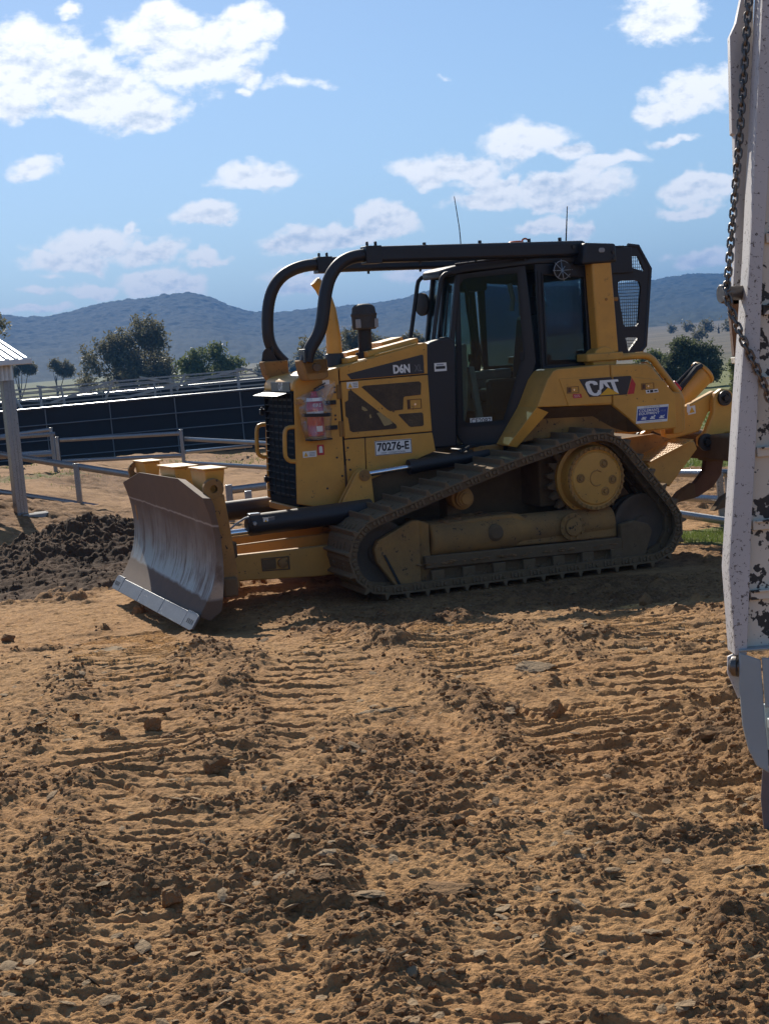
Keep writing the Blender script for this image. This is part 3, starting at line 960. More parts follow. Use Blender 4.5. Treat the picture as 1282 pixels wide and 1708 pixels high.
boulder('clay_lump', 'left one of two round clay balls right of the centre', 'clod', 0.51, 7.08, 0.065, 0.06, 0.062, 104, MT['clod'], (0, 0, 0), 0.3)
boulder('clay_lump', 'right one of two round clay balls right of the centre', 'clod', 0.70, 6.99, 0.065, 0.055, 0.06, 105, MT['clod'], (0, 0, 0), 0.3)
boulder('clay_lump', 'brown clay block lying in the lower left foreground', 'clod', -0.79, 4.80, 0.055, 0.05, 0.055, 106, MT['clod'], (0.2, 0.1, 1.0), 0.3)
boulder('clay_slab', 'large flat clay slab among clods in the lower right foreground', 'clod', 0.09, 4.60, 0.115, 0.075, 0.032, 107, MT['clod'], (0.1, 0.05, 0.2), 0.3)
boulder('flat_stone', 'flat tan stone slab with a dark edge at the lower centre', 'stone', -0.16, 4.64, 0.075, 0.05, 0.012, 108, MT['stone'], (-0.1, 0.05, 0), 0.0)
boulder('flat_stone', 'pale flat stone on the dirt below the blade', 'stone', -1.99, 10.69, 0.14, 0.1, 0.016, 109, MT['stone'], (0.05, 0, 0.2), 0.1)
boulder('flat_stone', 'pale flat stone with a shadowed hollow behind it right of centre', 'stone', 0.72, 8.02, 0.12, 0.07, 0.02, 110, MT['stone'], (0.3, 0.05, -0.2), 0.1)
boulder('flat_stone', 'long thin pale stone lying near the middle of the dirt', 'stone', -0.09, 7.30, 0.16, 0.05, 0.014, 111, MT['stone'], (0, 0, 0.1), 0.1)
boulder('standing_stone', 'tan stone standing on end in the shadow of the bulldozer', 'stone', 1.85, 11.21, 0.055, 0.04, 0.085, 112, MT['clod'], (0, 0.25, 0), 0.2)
boulder('clay_lump', 'tan clay lump nearest the trailer bracket', 'clod', 1.27, 6.17, 0.1, 0.07, 0.055, 113, MT['clod'], (0, 0, 0), 0.3)
boulder('clay_lump', 'dark clay lump at the left edge of the dirt below the soil heap', 'clod', -3.40, 13.37, 0.09, 0.07, 0.07, 114, MT['clod'], (0, 0, 0), 0.3)
boulder('clay_lump', 'dark clay lump in front of the far end of the blade', 'clod', -2.37, 14.26, 0.09, 0.07, 0.06, 115, MT['clod'], (0, 0, 0), 0.3)

# ------------------------------------------------------------------ hills
PROF = [(-0.2745, 0.0694),(-0.2461, 0.0643),(-0.2315, 0.0636),(-0.217, 0.0613),(-0.1985, 0.0606),(-0.1909, 0.0615),(-0.1756, 0.0649),(-0.1565, 0.0668),(-0.1374, 0.0675),(-0.1221, 0.0686),(-0.1106, 0.0684),(-0.0994, 0.0648),(-0.0884, 0.0589),(-0.0773, 0.0541),(-0.0659, 0.0519),(-0.0505, 0.051),(-0.0349, 0.0515),(-0.0194, 0.0509),(-0.0038, 0.0511),(0.0117, 0.0512),(0.0235, 0.0525),(0.0354, 0.0549),(0.0472, 0.0561),(0.0665, 0.0555),(0.0934, 0.053),(0.124, 0.0508),(0.1506, 0.0497),(0.1733, 0.049),(0.1827, 0.0488),(0.1884, 0.0494),(0.1997, 0.0501),(0.2109, 0.0501),(0.2256, 0.0483),(0.2403, 0.0475),(0.2623, 0.0474),(0.298, 0.0444)]      # (bearing in radians, elevation angle tangent) of the skyline
pa = np.array([p[0] for p in PROF]); pe = np.array([p[1] for p in PROF])
ha = np.arange(R(-26), R(26), 0.0009)
hr = np.concatenate([np.linspace(880, 1500, 60), np.linspace(1506, 2150, 130), np.linspace(2180, 2900, 12)])
HR, HA = np.meshgrid(hr, ha, indexing='ij')
hx = HR * np.sin(HA); hy = HR * np.cos(HA)
ridge = np.interp(HA, pa, pe) * 2050
t = np.clip((HR - 880) / (2050 - 880), 0, 1)
shape = t ** 1.25 * (1.0 - 0.0 * t)
spur = fbm(hx * 0.0030, hy * 0.0018, 5, 2, 0.4)
hz = 14 + (ridge + 1.95 - 14) * shape * (1 + 0.13 * spur * np.sin(np.pi * t))
hz = np.where(HR > 2050, 1.95 + ridge * (1 - 0.9 * sstep(2050, 2900, HR)), hz)
hz = hz + (2.8 * domes(hx, hy, 12.0, 3, 0.9) + 2.2 * domes(hx, hy, 6.5, 8, 0.8)) * sstep(900, 960, HR) + 2.0 * fbm(hx * 0.012, hy * 0.012, 9, 2)
ix = np.arange(hx.size).reshape(hx.shape)
F = np.stack([ix[:-1, :-1], ix[:-1, 1:], ix[1:, 1:], ix[1:, :-1]], -1).reshape(-1, 4)[:, ::-1]
tag(npmesh("hills", np.stack([hx.ravel(), hy.ravel(), hz.ravel()], 1), F, MT['hill'], None, True), kind='structure')

# ------------------------------------------------------------------ trees
def leaf_cloud(blobs, n, size, seed, flat=1.0):
    """many small leaf faces in loose sprays spread through the crown's lobes"""
    g = np.random.default_rng(seed)
    vol = np.array([b[3] * b[4] * b[5] for b in blobs]) ** 0.8
    pick = g.choice(len(blobs), n, p=vol / vol.sum())
    B = np.array(blobs)[pick]
    d = g.normal(size=(n, 3)); d /= np.linalg.norm(d, axis=1)[:, None]
    rr_ = g.random(n) ** 0.42
    # sprays: quantise directions so that leaves gather in clumps with gaps between
    P = B[:, :3] + d * rr_[:, None] * B[:, 3:6]
    cl = P + 0.35 * size * 8 * (g.random((n, 3)) - 0.5)
    keep = fbm(P[:, 0] / (size * 5) + P[:, 2] / (size * 6), P[:, 1] / (size * 5) - P[:, 2] / (size * 4), seed, 2) > -0.12
    P = cl[keep]
    V = []; k = 3
    n = len(P)
    allV = []
    for j in range(k):
        c = P + (g.random((n, 3)) - 0.5) * size * 1.6
        a = g.normal(size=(n, 3)); a[:, 2] -= 0.4; a /= np.linalg.norm(a, axis=1)[:, None]
        b = np.cross(a, g.normal(size=(n, 3))); b /= np.linalg.norm(b, axis=1)[:, None]
        L = size * (0.6 + 0.8 * g.random((n, 1)))
        q4 = np.stack([c - a * L * 0.6, c + b * L * 0.30, c + a * L * 0.6, c - b * L * 0.30], 1)
        allV.append(q4.reshape(-1, 3))
    V = np.concatenate(allV)
    return V, np.arange(len(V)).reshape(-1, 4)

def tree(name, label, x, y, h, blobs, n, size, seed, leaf, trunk_r=0.25, lean=0.0, z=None, group=None, cat="tree", limbs=6):
    z = float(base_h(np.array([x]), np.array([y]))[0]) if z is None else z
    t = thing(name, label, cat, (x, y, z), group)
    V, Fq = leaf_cloud(blobs, n, size, seed)
    npmesh("crown", V, Fq, leaf, t, False)
    g = np.random.default_rng(seed + 1)
    m = MB()
    top = max(b[2] for b in blobs)
    fork = top * 0.38
    m.tube([(0, 0, -0.3), (lean * 0.3, 0, fork * 0.5), (lean * 0.6, 0, fork), (lean, 0, top * 0.8)], [trunk_r * 1.25, trunk_r, trunk_r * 0.8, trunk_r * 0.25], 8)
    for i in range(min(limbs, len(blobs))):
        b = blobs[i]
        s0 = Vector((lean * 0.5, 0, fork * (0.75 + 0.3 * g.random())))
        e = Vector((b[0], b[1], b[2] + b[5] * 0.3))
        mid_ = s0.lerp(e, 0.5) + Vector((g.normal() * 0.2, g.normal() * 0.2, -0.06 * h))
        m.tube([s0, mid_, e], [trunk_r * 0.5, trunk_r * 0.3, trunk_r * 0.1], 6)
    m.build("trunk", MT['bark'], t, smooth=60)
    return t
tree('gum_tree', 'tall bushy olive gum tree rising behind the black shade cloth fence', -26.45, 170, 10.5, [(-2.81, -0.89, 5.96, 2.39, 1.91, 1.99), (-3.62, -0.0, 7.68, 1.73, 1.38, 1.46), (-0.93, 0.22, 8.1, 2.12, 1.7, 1.99), (1.86, -1.06, 9.5, 2.26, 1.81, 1.73), (3.4, -0.65, 8.37, 1.86, 1.49, 1.86), (2.19, 1.14, 6.17, 2.66, 2.12, 2.26), (-0.22, -1.26, 5.4, 2.92, 2.34, 2.26), (3.76, -0.49, 5.37, 1.33, 1.06, 1.73), (1.44, 0.48, 10.52, 1.06, 0.85, 0.8), (-4.59, 0.16, 4.8, 1.33, 1.06, 1.2), (-1.04, -0.43, 3.82, 3.32, 2.66, 1.46), (2.94, 0.02, 3.79, 1.99, 1.59, 1.46)], 9000, 0.3, 11, MT['leaf_olive'], 0.3, 0, None, 'trees beyond the stock yards')
tree('green_tree', 'low spreading green tree beside the tall olive gum', -15.85, 150, 6.2, [(0.02, -0.5, 5.87, 1.99, 1.59, 0.94), (0.67, 0.52, 6.57, 1.17, 0.94, 0.59), (2.27, -0.47, 4.97, 1.52, 1.22, 0.82), (-1.51, -0.49, 5.2, 1.52, 1.22, 0.82), (0.18, -0.42, 4.58, 2.81, 2.25, 0.82), (-2.73, -0.22, 4.72, 0.82, 0.66, 0.59), (-0.76, 0.4, 3.96, 2.34, 1.88, 0.7), (2.75, -0.45, 3.88, 1.17, 0.94, 0.7)], 4600, 0.27, 12, MT['leaf_green'], 0.2, 0, None, 'trees beyond the stock yards')
tree('small_tree', 'small dark tree left of the tall gum, just above the yard frame', -44.88, 220, 5.5, [(0.51, 0.5, 6.53, 1.38, 1.1, 1.03), (1.46, 0.43, 5.76, 1.2, 0.96, 0.86), (-0.43, 0.32, 5.76, 1.03, 0.83, 0.86)], 4200, 0.22, 13, MT['leaf_olive'], 0.2, 0, None, 'trees beyond the stock yards')
tree('small_tree', 'small dark tree nearest the shed post, above the yard frame', -50.21, 220, 5.5, [(0.57, 0.51, 7.0, 1.55, 1.24, 0.86), (1.7, -0.14, 6.39, 1.03, 0.83, 0.69), (-0.7, 0.24, 6.43, 1.2, 0.96, 0.77)], 4200, 0.22, 14, MT['leaf_olive'], 0.2, 0, None, 'trees beyond the stock yards')
tree('gum_tree', 'gum tree at the left edge of the photo with only its outer leaves in view', -29.14, 110, 9, [(2.25, 0.28, 8.24, 1.46, 1.17, 1.12), (1.05, 0.54, 8.99, 1.72, 1.38, 1.46), (-0.02, -0.33, 7.17, 2.15, 1.72, 1.29), (2.68, -0.43, 8.29, 0.95, 0.76, 0.95), (1.63, 0.09, 6.59, 1.29, 1.03, 1.03)], 2600, 0.22, 15, MT['leaf_olive'], 0.28, 0, None, 'trees beyond the stock yards')
tree('gum_tree', 'gum tree seen through the hoops behind the exhaust of the bulldozer', -1.43, 160, 7, [(-0.14, 0.15, 6.5, 2.25, 1.8, 1.25), (1.63, -0.15, 5.41, 2.12, 1.7, 1.12), (-1.46, -0.66, 5.68, 1.62, 1.3, 1.12), (2.9, -0.21, 5.6, 1.38, 1.1, 0.88), (0.28, 0.38, 4.29, 3.12, 2.5, 1.25), (-4.83, -0.48, 6.42, 1.0, 0.8, 0.88), (-4.03, 0.52, 4.98, 1.38, 1.1, 1.12)], 4600, 0.28, 16, MT['leaf_olive'], 0.25, 0, None, 'trees beyond the stock yards')
tree('gum_tree', 'low gum tree in front of the cab mirror, half hidden by the bonnet', 4.46, 170, 5, [(0.44, 0.41, 6.06, 1.2, 0.96, 0.8), (1.38, -0.36, 5.45, 1.06, 0.85, 0.8), (-0.82, 0.07, 5.32, 1.2, 0.96, 0.8)], 1700, 0.28, 17, MT['leaf_olive'], 0.22, 0, None, 'trees beyond the stock yards')
tree('dense_tree', 'dense dark green tree on the far grass behind the ripper', 19.37, 92, 4.5, [(-0.37, -0.12, 2.06, 1.22, 0.98, 0.79), (-1.12, 0.22, 1.59, 1.01, 0.8, 0.72), (0.51, -0.2, 1.81, 0.93, 0.75, 0.86), (-0.07, -0.66, 1.14, 1.58, 1.26, 0.72), (-1.53, 0.44, 0.91, 0.93, 0.75, 0.57), (1.0, 0.04, 1.05, 0.57, 0.46, 0.72), (-0.69, 0.11, 2.63, 0.79, 0.63, 0.43), (-2.08, 0.05, 0.86, 0.65, 0.52, 0.5)], 7600, 0.15, 18, MT['leaf_dark'], 0.16, 0, None, None)
tree('green_tree', 'rounded green tree directly behind the rear guard of the bulldozer', 17.96, 100, 4, [(0.15, -0.07, 1.91, 0.86, 0.69, 0.55), (0.61, 0.33, 1.29, 0.78, 0.62, 0.7), (-0.29, -0.19, 1.37, 0.86, 0.69, 0.62)], 3000, 0.16, 19, MT['leaf_green'], 0.15, 0, None, None)
tree('pale_shrub', 'tall yellow green shrub peeping out beside the white ramp beam', 9.06, 38, 2.6, [(-0.04, -0.04, 1.37, 0.18, 0.14, 0.3), (0.02, -0.01, 1.0, 0.21, 0.17, 0.3), (-0.14, -0.04, 0.86, 0.12, 0.1, 0.24), (-0.11, 0.0, 1.6, 0.12, 0.1, 0.15)], 1500, 0.07, 20, MT['leaf_green'], 0.05, 0, None, None)
tree('paddock_tree', 'lone round tree on the bare paddock slope below the right hill', 91.39, 420, 3.9375, [(0.15, 0.38, 1.89, 1.64, 1.31, 1.23), (0.93, 0.19, 1.34, 0.98, 0.79, 0.82), (-0.69, 0.44, 1.56, 0.98, 0.79, 0.82)], 260, 0.65, 40, MT['leaf_olive'], 0.25, 0, 7.8, 'scattered trees on the far paddock')
tree('paddock_tree', 'small tree higher on the bare paddock slope', 96.63, 470, 3.9656249999999993, [(0.16, 0.75, 1.9, 1.65, 1.32, 1.24), (0.94, 0.27, 1.34, 0.99, 0.79, 0.83), (-0.69, -0.37, 1.57, 0.99, 0.79, 0.83)], 260, 0.69, 41, MT['leaf_olive'], 0.25, 0, 9.1, 'scattered trees on the far paddock')
tree('paddock_tree', 'spreading tree at the right end of the bare slope', 85.91, 380, 4.2749999999999995, [(0.16, 0.49, 2.07, 1.78, 1.43, 1.34), (1.01, -0.07, 1.46, 1.07, 0.85, 0.89), (-0.75, 0.38, 1.71, 1.07, 0.85, 0.89)], 260, 0.62, 42, MT['leaf_olive'], 0.25, 0, 6.75, 'scattered trees on the far paddock')
tree('paddock_tree', 'tree hard against the white beam on the bare slope', 92.64, 400, 3.75, [(0.14, 0.24, 1.8, 1.56, 1.25, 1.17), (0.89, -0.43, 1.27, 0.94, 0.75, 0.78), (-0.66, -0.45, 1.49, 0.94, 0.75, 0.78)], 260, 0.63, 43, MT['leaf_olive'], 0.25, 0, 7.29, 'scattered trees on the far paddock')
tree('paddock_tree', 'small tree low on the bare slope, above the dense dark tree', 63.88, 300, 2.25, [(0.09, -0.35, 1.09, 0.94, 0.75, 0.7), (0.53, -0.14, 0.77, 0.56, 0.45, 0.47), (-0.39, -0.05, 0.9, 0.56, 0.45, 0.47)], 260, 0.55, 44, MT['leaf_olive'], 0.25, 0, 4.59, 'scattered trees on the far paddock')
tree('paddock_tree', 'tiny tree at the top edge of the bare slope', 93.63, 480, 2.6999999999999997, [(0.11, 0.08, 1.28, 1.12, 0.9, 0.84), (0.64, 0.02, 0.89, 0.67, 0.54, 0.56), (-0.47, 0.18, 1.05, 0.67, 0.54, 0.56)], 260, 0.7, 45, MT['leaf_olive'], 0.25, 0, 9.33, 'scattered trees on the far paddock')
tree('paddock_tree', 'tree on the pale paddock seen inside the far hoop', -23.14, 330, 3.7124999999999995, [(0.19, 0.63, 1.87, 1.55, 1.24, 1.16), (0.91, -0.39, 1.34, 0.93, 0.74, 0.77), (-0.61, -0.21, 1.55, 0.93, 0.74, 0.77)], 260, 0.57, 46, MT['leaf_olive'], 0.25, 0, 5.22, 'scattered trees on the far paddock')
tree('paddock_tree', 'small tree between the two hoop feet on the pale paddock', -23.08, 420, 3.15, [(0.16, 0.32, 1.58, 1.31, 1.05, 0.98), (0.77, 0.2, 1.13, 0.79, 0.63, 0.66), (-0.52, -0.03, 1.31, 0.79, 0.63, 0.66)], 260, 0.65, 47, MT['leaf_olive'], 0.25, 0, 7.56, 'scattered trees on the far paddock')
tree('paddock_tree', 'wide tree on the pale paddock right of the far hoop', -18.66, 420, 6.3, [(0.32, -0.29, 3.13, 2.62, 2.1, 1.97), (1.54, 0.15, 2.24, 1.57, 1.26, 1.31), (-1.04, 0.02, 2.6, 1.57, 1.26, 1.31)], 260, 0.65, 48, MT['leaf_olive'], 0.25, 0, 7.55, 'scattered trees on the far paddock')
tree('paddock_tree', 'smallest tree low on the pale paddock between the hoops', -17.88, 360, 2.0249999999999995, [(0.1, -0.12, 1.03, 0.84, 0.68, 0.63), (0.5, 0.05, 0.74, 0.51, 0.41, 0.42), (-0.34, -0.05, 0.86, 0.51, 0.41, 0.42)], 260, 0.6, 49, MT['leaf_olive'], 0.25, 0, 5.99, 'scattered trees on the far paddock')

# ------------------------------------------------------------------ short grass where the site ends
g = np.random.default_rng(77)
def blades(name, label, px, py, hmin, hmax, m, w=0.006):
    n = len(px)
    pz = ground_h(px, py)
    a = g.random(n) * 6.283; L = hmin + (hmax - hmin) * g.random(n)
    lx = g.normal(size=n) * 0.4 * L; ly = g.normal(size=n) * 0.4 * L
    ww = w * (0.6 + 0.8 * g.random(n))
    b0 = np.stack([px - np.cos(a) * ww, py - np.sin(a) * ww, pz - 0.01], 1)
    b1 = np.stack([px + np.cos(a) * ww, py + np.sin(a) * ww, pz - 0.01], 1)
    tp = np.stack([px + lx, py + ly, pz + L], 1)
    V = np.stack([b0, b1, tp], 1).reshape(-1, 3)
    tag(npmesh(name, V, np.arange(len(V)).reshape(-1, 3), m, None, False), label, "grass", kind='stuff')
n = 4500
blades("grass_strip", "strip of short green grass behind the tracks beside the white beam", 2.9 + 2.6 * g.random(n), 15.7 + 1.3 * g.random(n), 0.02, 0.07, MT['grass'])
n = 26000
blades("grass_field", "bright green grass seen under the ripper beyond the dirt", 4.0 + 10 * g.random(n), 26 + 26 * g.random(n) ** 1.5, 0.04, 0.12, MT['grass'], 0.012)
n = 7000
gxx = -14 + 12 * g.random(n); gyy = 32 + 20 * g.random(n)
kk = fbm(gxx * 0.25, gyy * 0.5, 77, 3) > 0.22
blades("weeds", "thin green weeds growing in patches inside the stock yard", gxx[kk], gyy[kk], 0.02, 0.09, MT['grass'], 0.012)

# ------------------------------------------------------------------ heap of dark soil on the left
hx_, hy_ = np.meshgrid(np.arange(-8.6, -2.25, 0.022), np.arange(14.6, 22.2, 0.026), indexing='ij')
x1 = hx_.ravel(); y1 = hy_.ravel()
crest = 19.4 + 0.20 * (x1 + 4)
hgt = 0.47 * np.exp(-(np.maximum(0, -3.9 - x1) / 1.0) ** 2) + 0.16 * np.exp(-((x1 + 6.0) / 2.2) ** 2)
prof_ = np.exp(-np.abs((y1 - crest) / 1.05) ** 1.6)
m0 = hgt * prof_ + 0.16 * np.exp(-((y1 - 17.9 - 0.3 * np.sin(x1 * 1.3)) / 0.65) ** 2) + 0.13 * np.exp(-((y1 - 17.0 + 0.2 * np.sin(x1 * 1.9)) / 0.5) ** 2)
edge = sstep(0, 0.7, x1 + 8.6) * sstep(0, 0.9, y1 - 15.75 - 0.25 * np.sin(x1 * 2.3) - 0.12 * np.sin(x1 * 5.1)) * sstep(0, 0.8, 22.2 - y1) * sstep(0, 0.55, -2.25 - x1)
lumps = 0.10 * fbm(x1 * 1.9, y1 * 1.9, 61, 4, 0.6) + 0.06 * domes(x1, y1, 0.34, 62, 0.4) + 0.05 * domes(x1, y1, 0.16, 63, 0.5) + 0.07 * domes(x1, y1, 0.09, 64, 0.6) + 0.05 * domes(x1, y1, 0.055, 65, 0.6)
z1 = base_h(x1, y1) - 0.10 + edge * (0.10 + m0 + lumps * (0.35 + 0.8 * np.minimum(m0 * 2.5, 1)))
ix = np.arange(x1.size).reshape(hx_.shape)
F = np.stack([ix[:-1, :-1], ix[1:, :-1], ix[1:, 1:], ix[:-1, 1:]], -1).reshape(-1, 4)
hp_ = tag(npmesh("soil_heap", np.stack([x1, y1, z1], 1), F, MT['darksoil'], None, True),
    "long heap of dark moist soil pushed up behind the far end of the blade", "soil heap")
pk = rng.choice(len(x1), 6000, p=(edge * (0.2 + m0)) / (edge * (0.2 + m0)).sum())
Vs = []; Fs = []; off = 0
for i in pk:
    s_ = 0.005 + 0.024 * rng.random() ** 4
    sh = SH[rng.integers(len(SH))] if s_ > 0.018 else PB[rng.integers(16)]
    m3 = np.array(Euler((rng.normal() * 0.4, rng.normal() * 0.4, rng.random() * 6.28)).to_matrix())
    Vs.append((sh * s_) @ m3.T + (x1[i], y1[i], z1[i] + s_ * 0.3)); Fs.append((IF if s_ > 0.018 else PF) + off); off += len(sh)
cr0 = npmesh("soil_crumbs", np.concatenate(Vs), np.concatenate(Fs), MT['darksoil'], hp_, False)
tag(cr0, kind='stuff')

# ------------------------------------------------------------------ stock yard rail fences
def gh(x, y):
    return float(base_h(np.array([x]), np.array([y]))[0])

def rail_fence(label, posts, rails, pr=0.045, rh=0.11, rw=0.045, cap=True, name="rail_fence", group="galvanised yard fences"):
    """posts: (x, y, z0, z1); rails: (p0, p1) points"""
    t = thing(name, label, "fence", (posts[0][0], posts[0][1], posts[0][2]), group)
    o = Vector((posts[0][0], posts[0][1], posts[0][2]))
    for (x, y, z0, z1) in posts:
        m = MB()
        m.box(x - o.x - pr, x - o.x + pr, y - o.y - pr, y - o.y + pr, z0 - o.z - 0.2, z1 - o.z)
        if cap:
            m.box(x - o.x - pr - 0.006, x - o.x + pr + 0.006, y - o.y - pr - 0.006, y - o.y + pr + 0.006, z1 - o.z, z1 - o.z + 0.012)
        m.build("post", MT['galv'], t, 0.006)
    for p0, p1 in rails:
        a = Vector(p0) - o; b = Vector(p1) - o
        m = MB()
        # oval stock rail
        d = (b - a).normalized(); s_ = d.cross(Vector((0, 0, 1))).normalized(); u_ = s_.cross(d)
        vs = [p + s_ * rw / 2 * math.cos(k * math.pi / 6) + u_ * rh / 2 * math.sin(k * math.pi / 6) for p in (a, b) for k in range(12)]
        m.add(vs, [tuple(range(12)), tuple(range(23, 11, -1))] + [(k, (k + 1) % 12, 12 + (k + 1) % 12, 12 + k) for k in range(12)])
        m.build("rail", MT['galv'], t, smooth=50)
    return t
rail_fence('nearest sloping two rail fence between the shed post and the soil heap', [(-5.91, 30, -0.01, 0.92), (-8.11, 30, 0.46, 1.49)], [((-8.74, 30.0, 1.59), (-3.59, 30.0, 0.29)), ((-8.82, 30.0, 0.85), (-3.66, 30.0, -0.44))], pr=0.05, rh=0.13)
rail_fence('two rail pen fence facing across, ending at the corner post behind the blade', [(-5.27, 41.5, 0.01, 1.19), (-8.62, 41.5, 0.05, 1.29)], [((-8.54, 41.5, 1.21), (-5.26, 41.5, 1.1)), ((-8.54, 41.5, 0.63), (-5.32, 41.5, 0.5))])
rail_fence('yard fence running right from the corner post towards the grille', [(-2.42, 38, -0.2, 0.72)], [((-5.19, 41.5, 0.94), (-2.03, 37.0, 0.67)), ((-5.26, 41.5, 0.3), (-2.08, 37.0, 0.09)), ((-5.2, 41.5, 0.58), (-4.1, 50.0, 0.32))])
rail_fence('short yard fence left of the pen with two posts near the shed', [(-9.7, 46, 0.51, 1.51), (-8.21, 39, 0.02, 1.43), (-10.23, 44, 0.09, 1.44)], [((-12.32, 46.0, 1.35), (-9.65, 46.0, 1.47)), ((-10.45, 39.0, 1.46), (-8.13, 39.0, 1.42)), ((-10.5, 39.0, 0.99), (-8.19, 39.0, 0.92)), ((-12.38, 46.0, 0.85), (-9.72, 46.0, 0.81))])
rail_fence('bottom rail fence crossing low behind the soil heap', [(-13.23, 52, -0.09, 0.52), (-3.94, 50, -0.33, 0.33)], [((-15.12, 56.0, 0.2), (-6.48, 50.0, 0.05))])
rail_fence('low galvanised rails behind the blade lug', [(-2.39, 24, 0.2, 0.59), (-2.01, 23, 0.32, 0.53)], [((-2.43, 24.0, 0.5), (-1.8, 24.0, 0.52)), ((-2.28, 22.0, 0.39), (-1.48, 22.5, 0.39))], pr=0.05, rh=0.12, cap=False)
rail_fence('galvanised pipe fence on posts behind the ripper tines', [(3.8, 17.3, 0.13, 0.61), (3.96, 17.6, 0.21, 0.56)], [((3.44, 18.2, 0.58), (3.83, 17.3, 0.59)), ((3.45, 18.0, 0.31), (3.8, 17.3, 0.3)), ((3.29, 17.6, 0.17), (4.01, 16.6, 0.05)), ((3.86, 17.5, 0.59), (4.21, 17.2, 0.56))], pr=0.035, rh=0.09)

# ------------------------------------------------------------------ black shade cloth fences
def cloth_fence(label, x0, x1, y0, y1, h, step, wires, group):
    t = thing("shade_cloth_fence", label, "fence", (x0, y0, 0), group)
    L = math.hypot(x1 - x0, y1 - y0); dx, dy = (x1 - x0) / L, (y1 - y0) / L
    n = int(L / step)
    m = MB(); N = n * 6
    vs = []; 
    for k in range(N + 1):
        s_ = L * k / N
        bow = 0.015 * math.sin(k * 1.7) + 0.02 * math.sin(k * 0.6)
        for th in (-0.006, 0.006):
            for z in (0.02 + 0.03 * math.sin(k * 0.9), h * 0.35, h * 0.7, h - 0.03):
                vs.append((dx * s_ - dy * (bow * (0.3 if z > h - 0.1 else 1) + th), dy * s_ + dx * (bow + th), z))
    fs = []
    for k in range(N):
        for z in range(3):
            a = k * 8 + z; b = a + 8
            fs.append((a, b, b + 1, a + 1)); fs.append((a + 4, a + 5, b + 5, b + 4))
        fs.append((k * 8 + 3, k * 8 + 11, k * 8 + 15, k * 8 + 7))
    m.add(vs, fs)
    m.build("cloth", MT['cloth'], t, smooth=60)
    for k in range(n + 1):
        s_ = L * k / n
        MB().cyl((dx * s_ + dy * 0.06, dy * s_ - dx * 0.06, -0.2), (dx * s_ + dy * 0.06, dy * s_ - dx * 0.06, h + 0.01), 0.022, n=8).build("post", MT['wire'], t)
    for z, r in wires:
        MB().cyl((dy * 0.1, -dx * 0.1, z), (dx * L + dy * 0.1, dy * L - dx * 0.1, z), r, n=8).build("rail", MT['galv'] if r > 0.03 else MT['wire'], t)
    return t
cloth_fence("long black shade cloth fence with grey rails across the yard, nearer one", -24.0, 2.4, 57.5, 55.0, 2.16, 2.35, [(2.16, 0.04), (1.55, 0.022), (0.98, 0.022), (0.36, 0.022)], "black shade cloth fences")
cloth_fence("second black shade cloth fence, just showing its top behind the nearer one", -30.0, 1.5, 84.0, 79.0, 2.75, 3.0, [(2.75, 0.045), (2.3, 0.03)], "black shade cloth fences")

# ------------------------------------------------------------------ bare steel roof frame over the yard
t = thing("yard_roof_frame", "low frame of bare galvanised roof beams on posts above the black cloth fences", "steel frame", (-24, 60, 0))
O3 = Vector((-24, 60, 0))
def fr(name, p0, p1, w, h):
    return MB().bar(Vector(p0) - O3, Vector(p1) - O3, w, h).build(name, MT['galv'], t)
for y, za, zb in ((60, 2.98, 2.86), (64.5, 2.86, 2.72), (69, 2.76, 2.60), (73.5, 2.64, 2.45), (78, 2.47, 2.25)):
    fr("beam", (-26, y, za), (-4.6, y, za - 0.03), 0.05, 0.06)
    fr("purlin", (-25, y + 1.6, zb), (-5.0, y + 1.6, zb), 0.04, 0.04)
for x in (-25, -21, -17, -13, -9, -5):
    fr("rafter", (x, 60, 3.04), (x + 0.4, 79.5, 2.5), 0.05, 0.06)
for x, y in ((-20.4, 60), (-12.9, 60), (-5.2, 60), (-16, 69), (-9, 69), (-20, 78), (-11, 78)):
    fr("post", (x, y, -0.1), (x, y, 3.05), 0.10, 0.10)
for p0, p1 in (((-12.5, 59.8, 2.35), (-9.9, 59.8, 3.0)), ((-9.6, 59.8, 2.3), (-4.9, 59.8, 3.0)), ((-15.2, 59.8, 2.2), (-17.8, 59.8, 3.0)), ((-10.4, 59.9, 2.3), (-10.0, 59.9, 3.0)), ((-7.6, 59.9, 2.4), (-7.2, 59.9, 3.0)),
               ((-23, 60, 2.3), (-19.2, 60, 2.1)), ((-18.6, 60, 2.3), (-19.2, 60, 3.0)), ((-13.9, 61, 2.2), (-14.3, 61, 3.0)), ((-12.4, 62, 2.2), (-12.5, 62, 3.0))):
    fr("brace", p0, p1, 0.05, 0.09)

# ------------------------------------------------------------------ open shed at the left edge
t = thing("shed", "open shed corner with a sheet metal roof on a steel post at the left edge", "shed", (-6.37, 27.0, 0.21))
o = Vector((-6.37, 27.0, 0.21))
ex, ey, ez = -6.12 - o.x, 26.55 - o.y, 2.92 - o.z
m = MB()
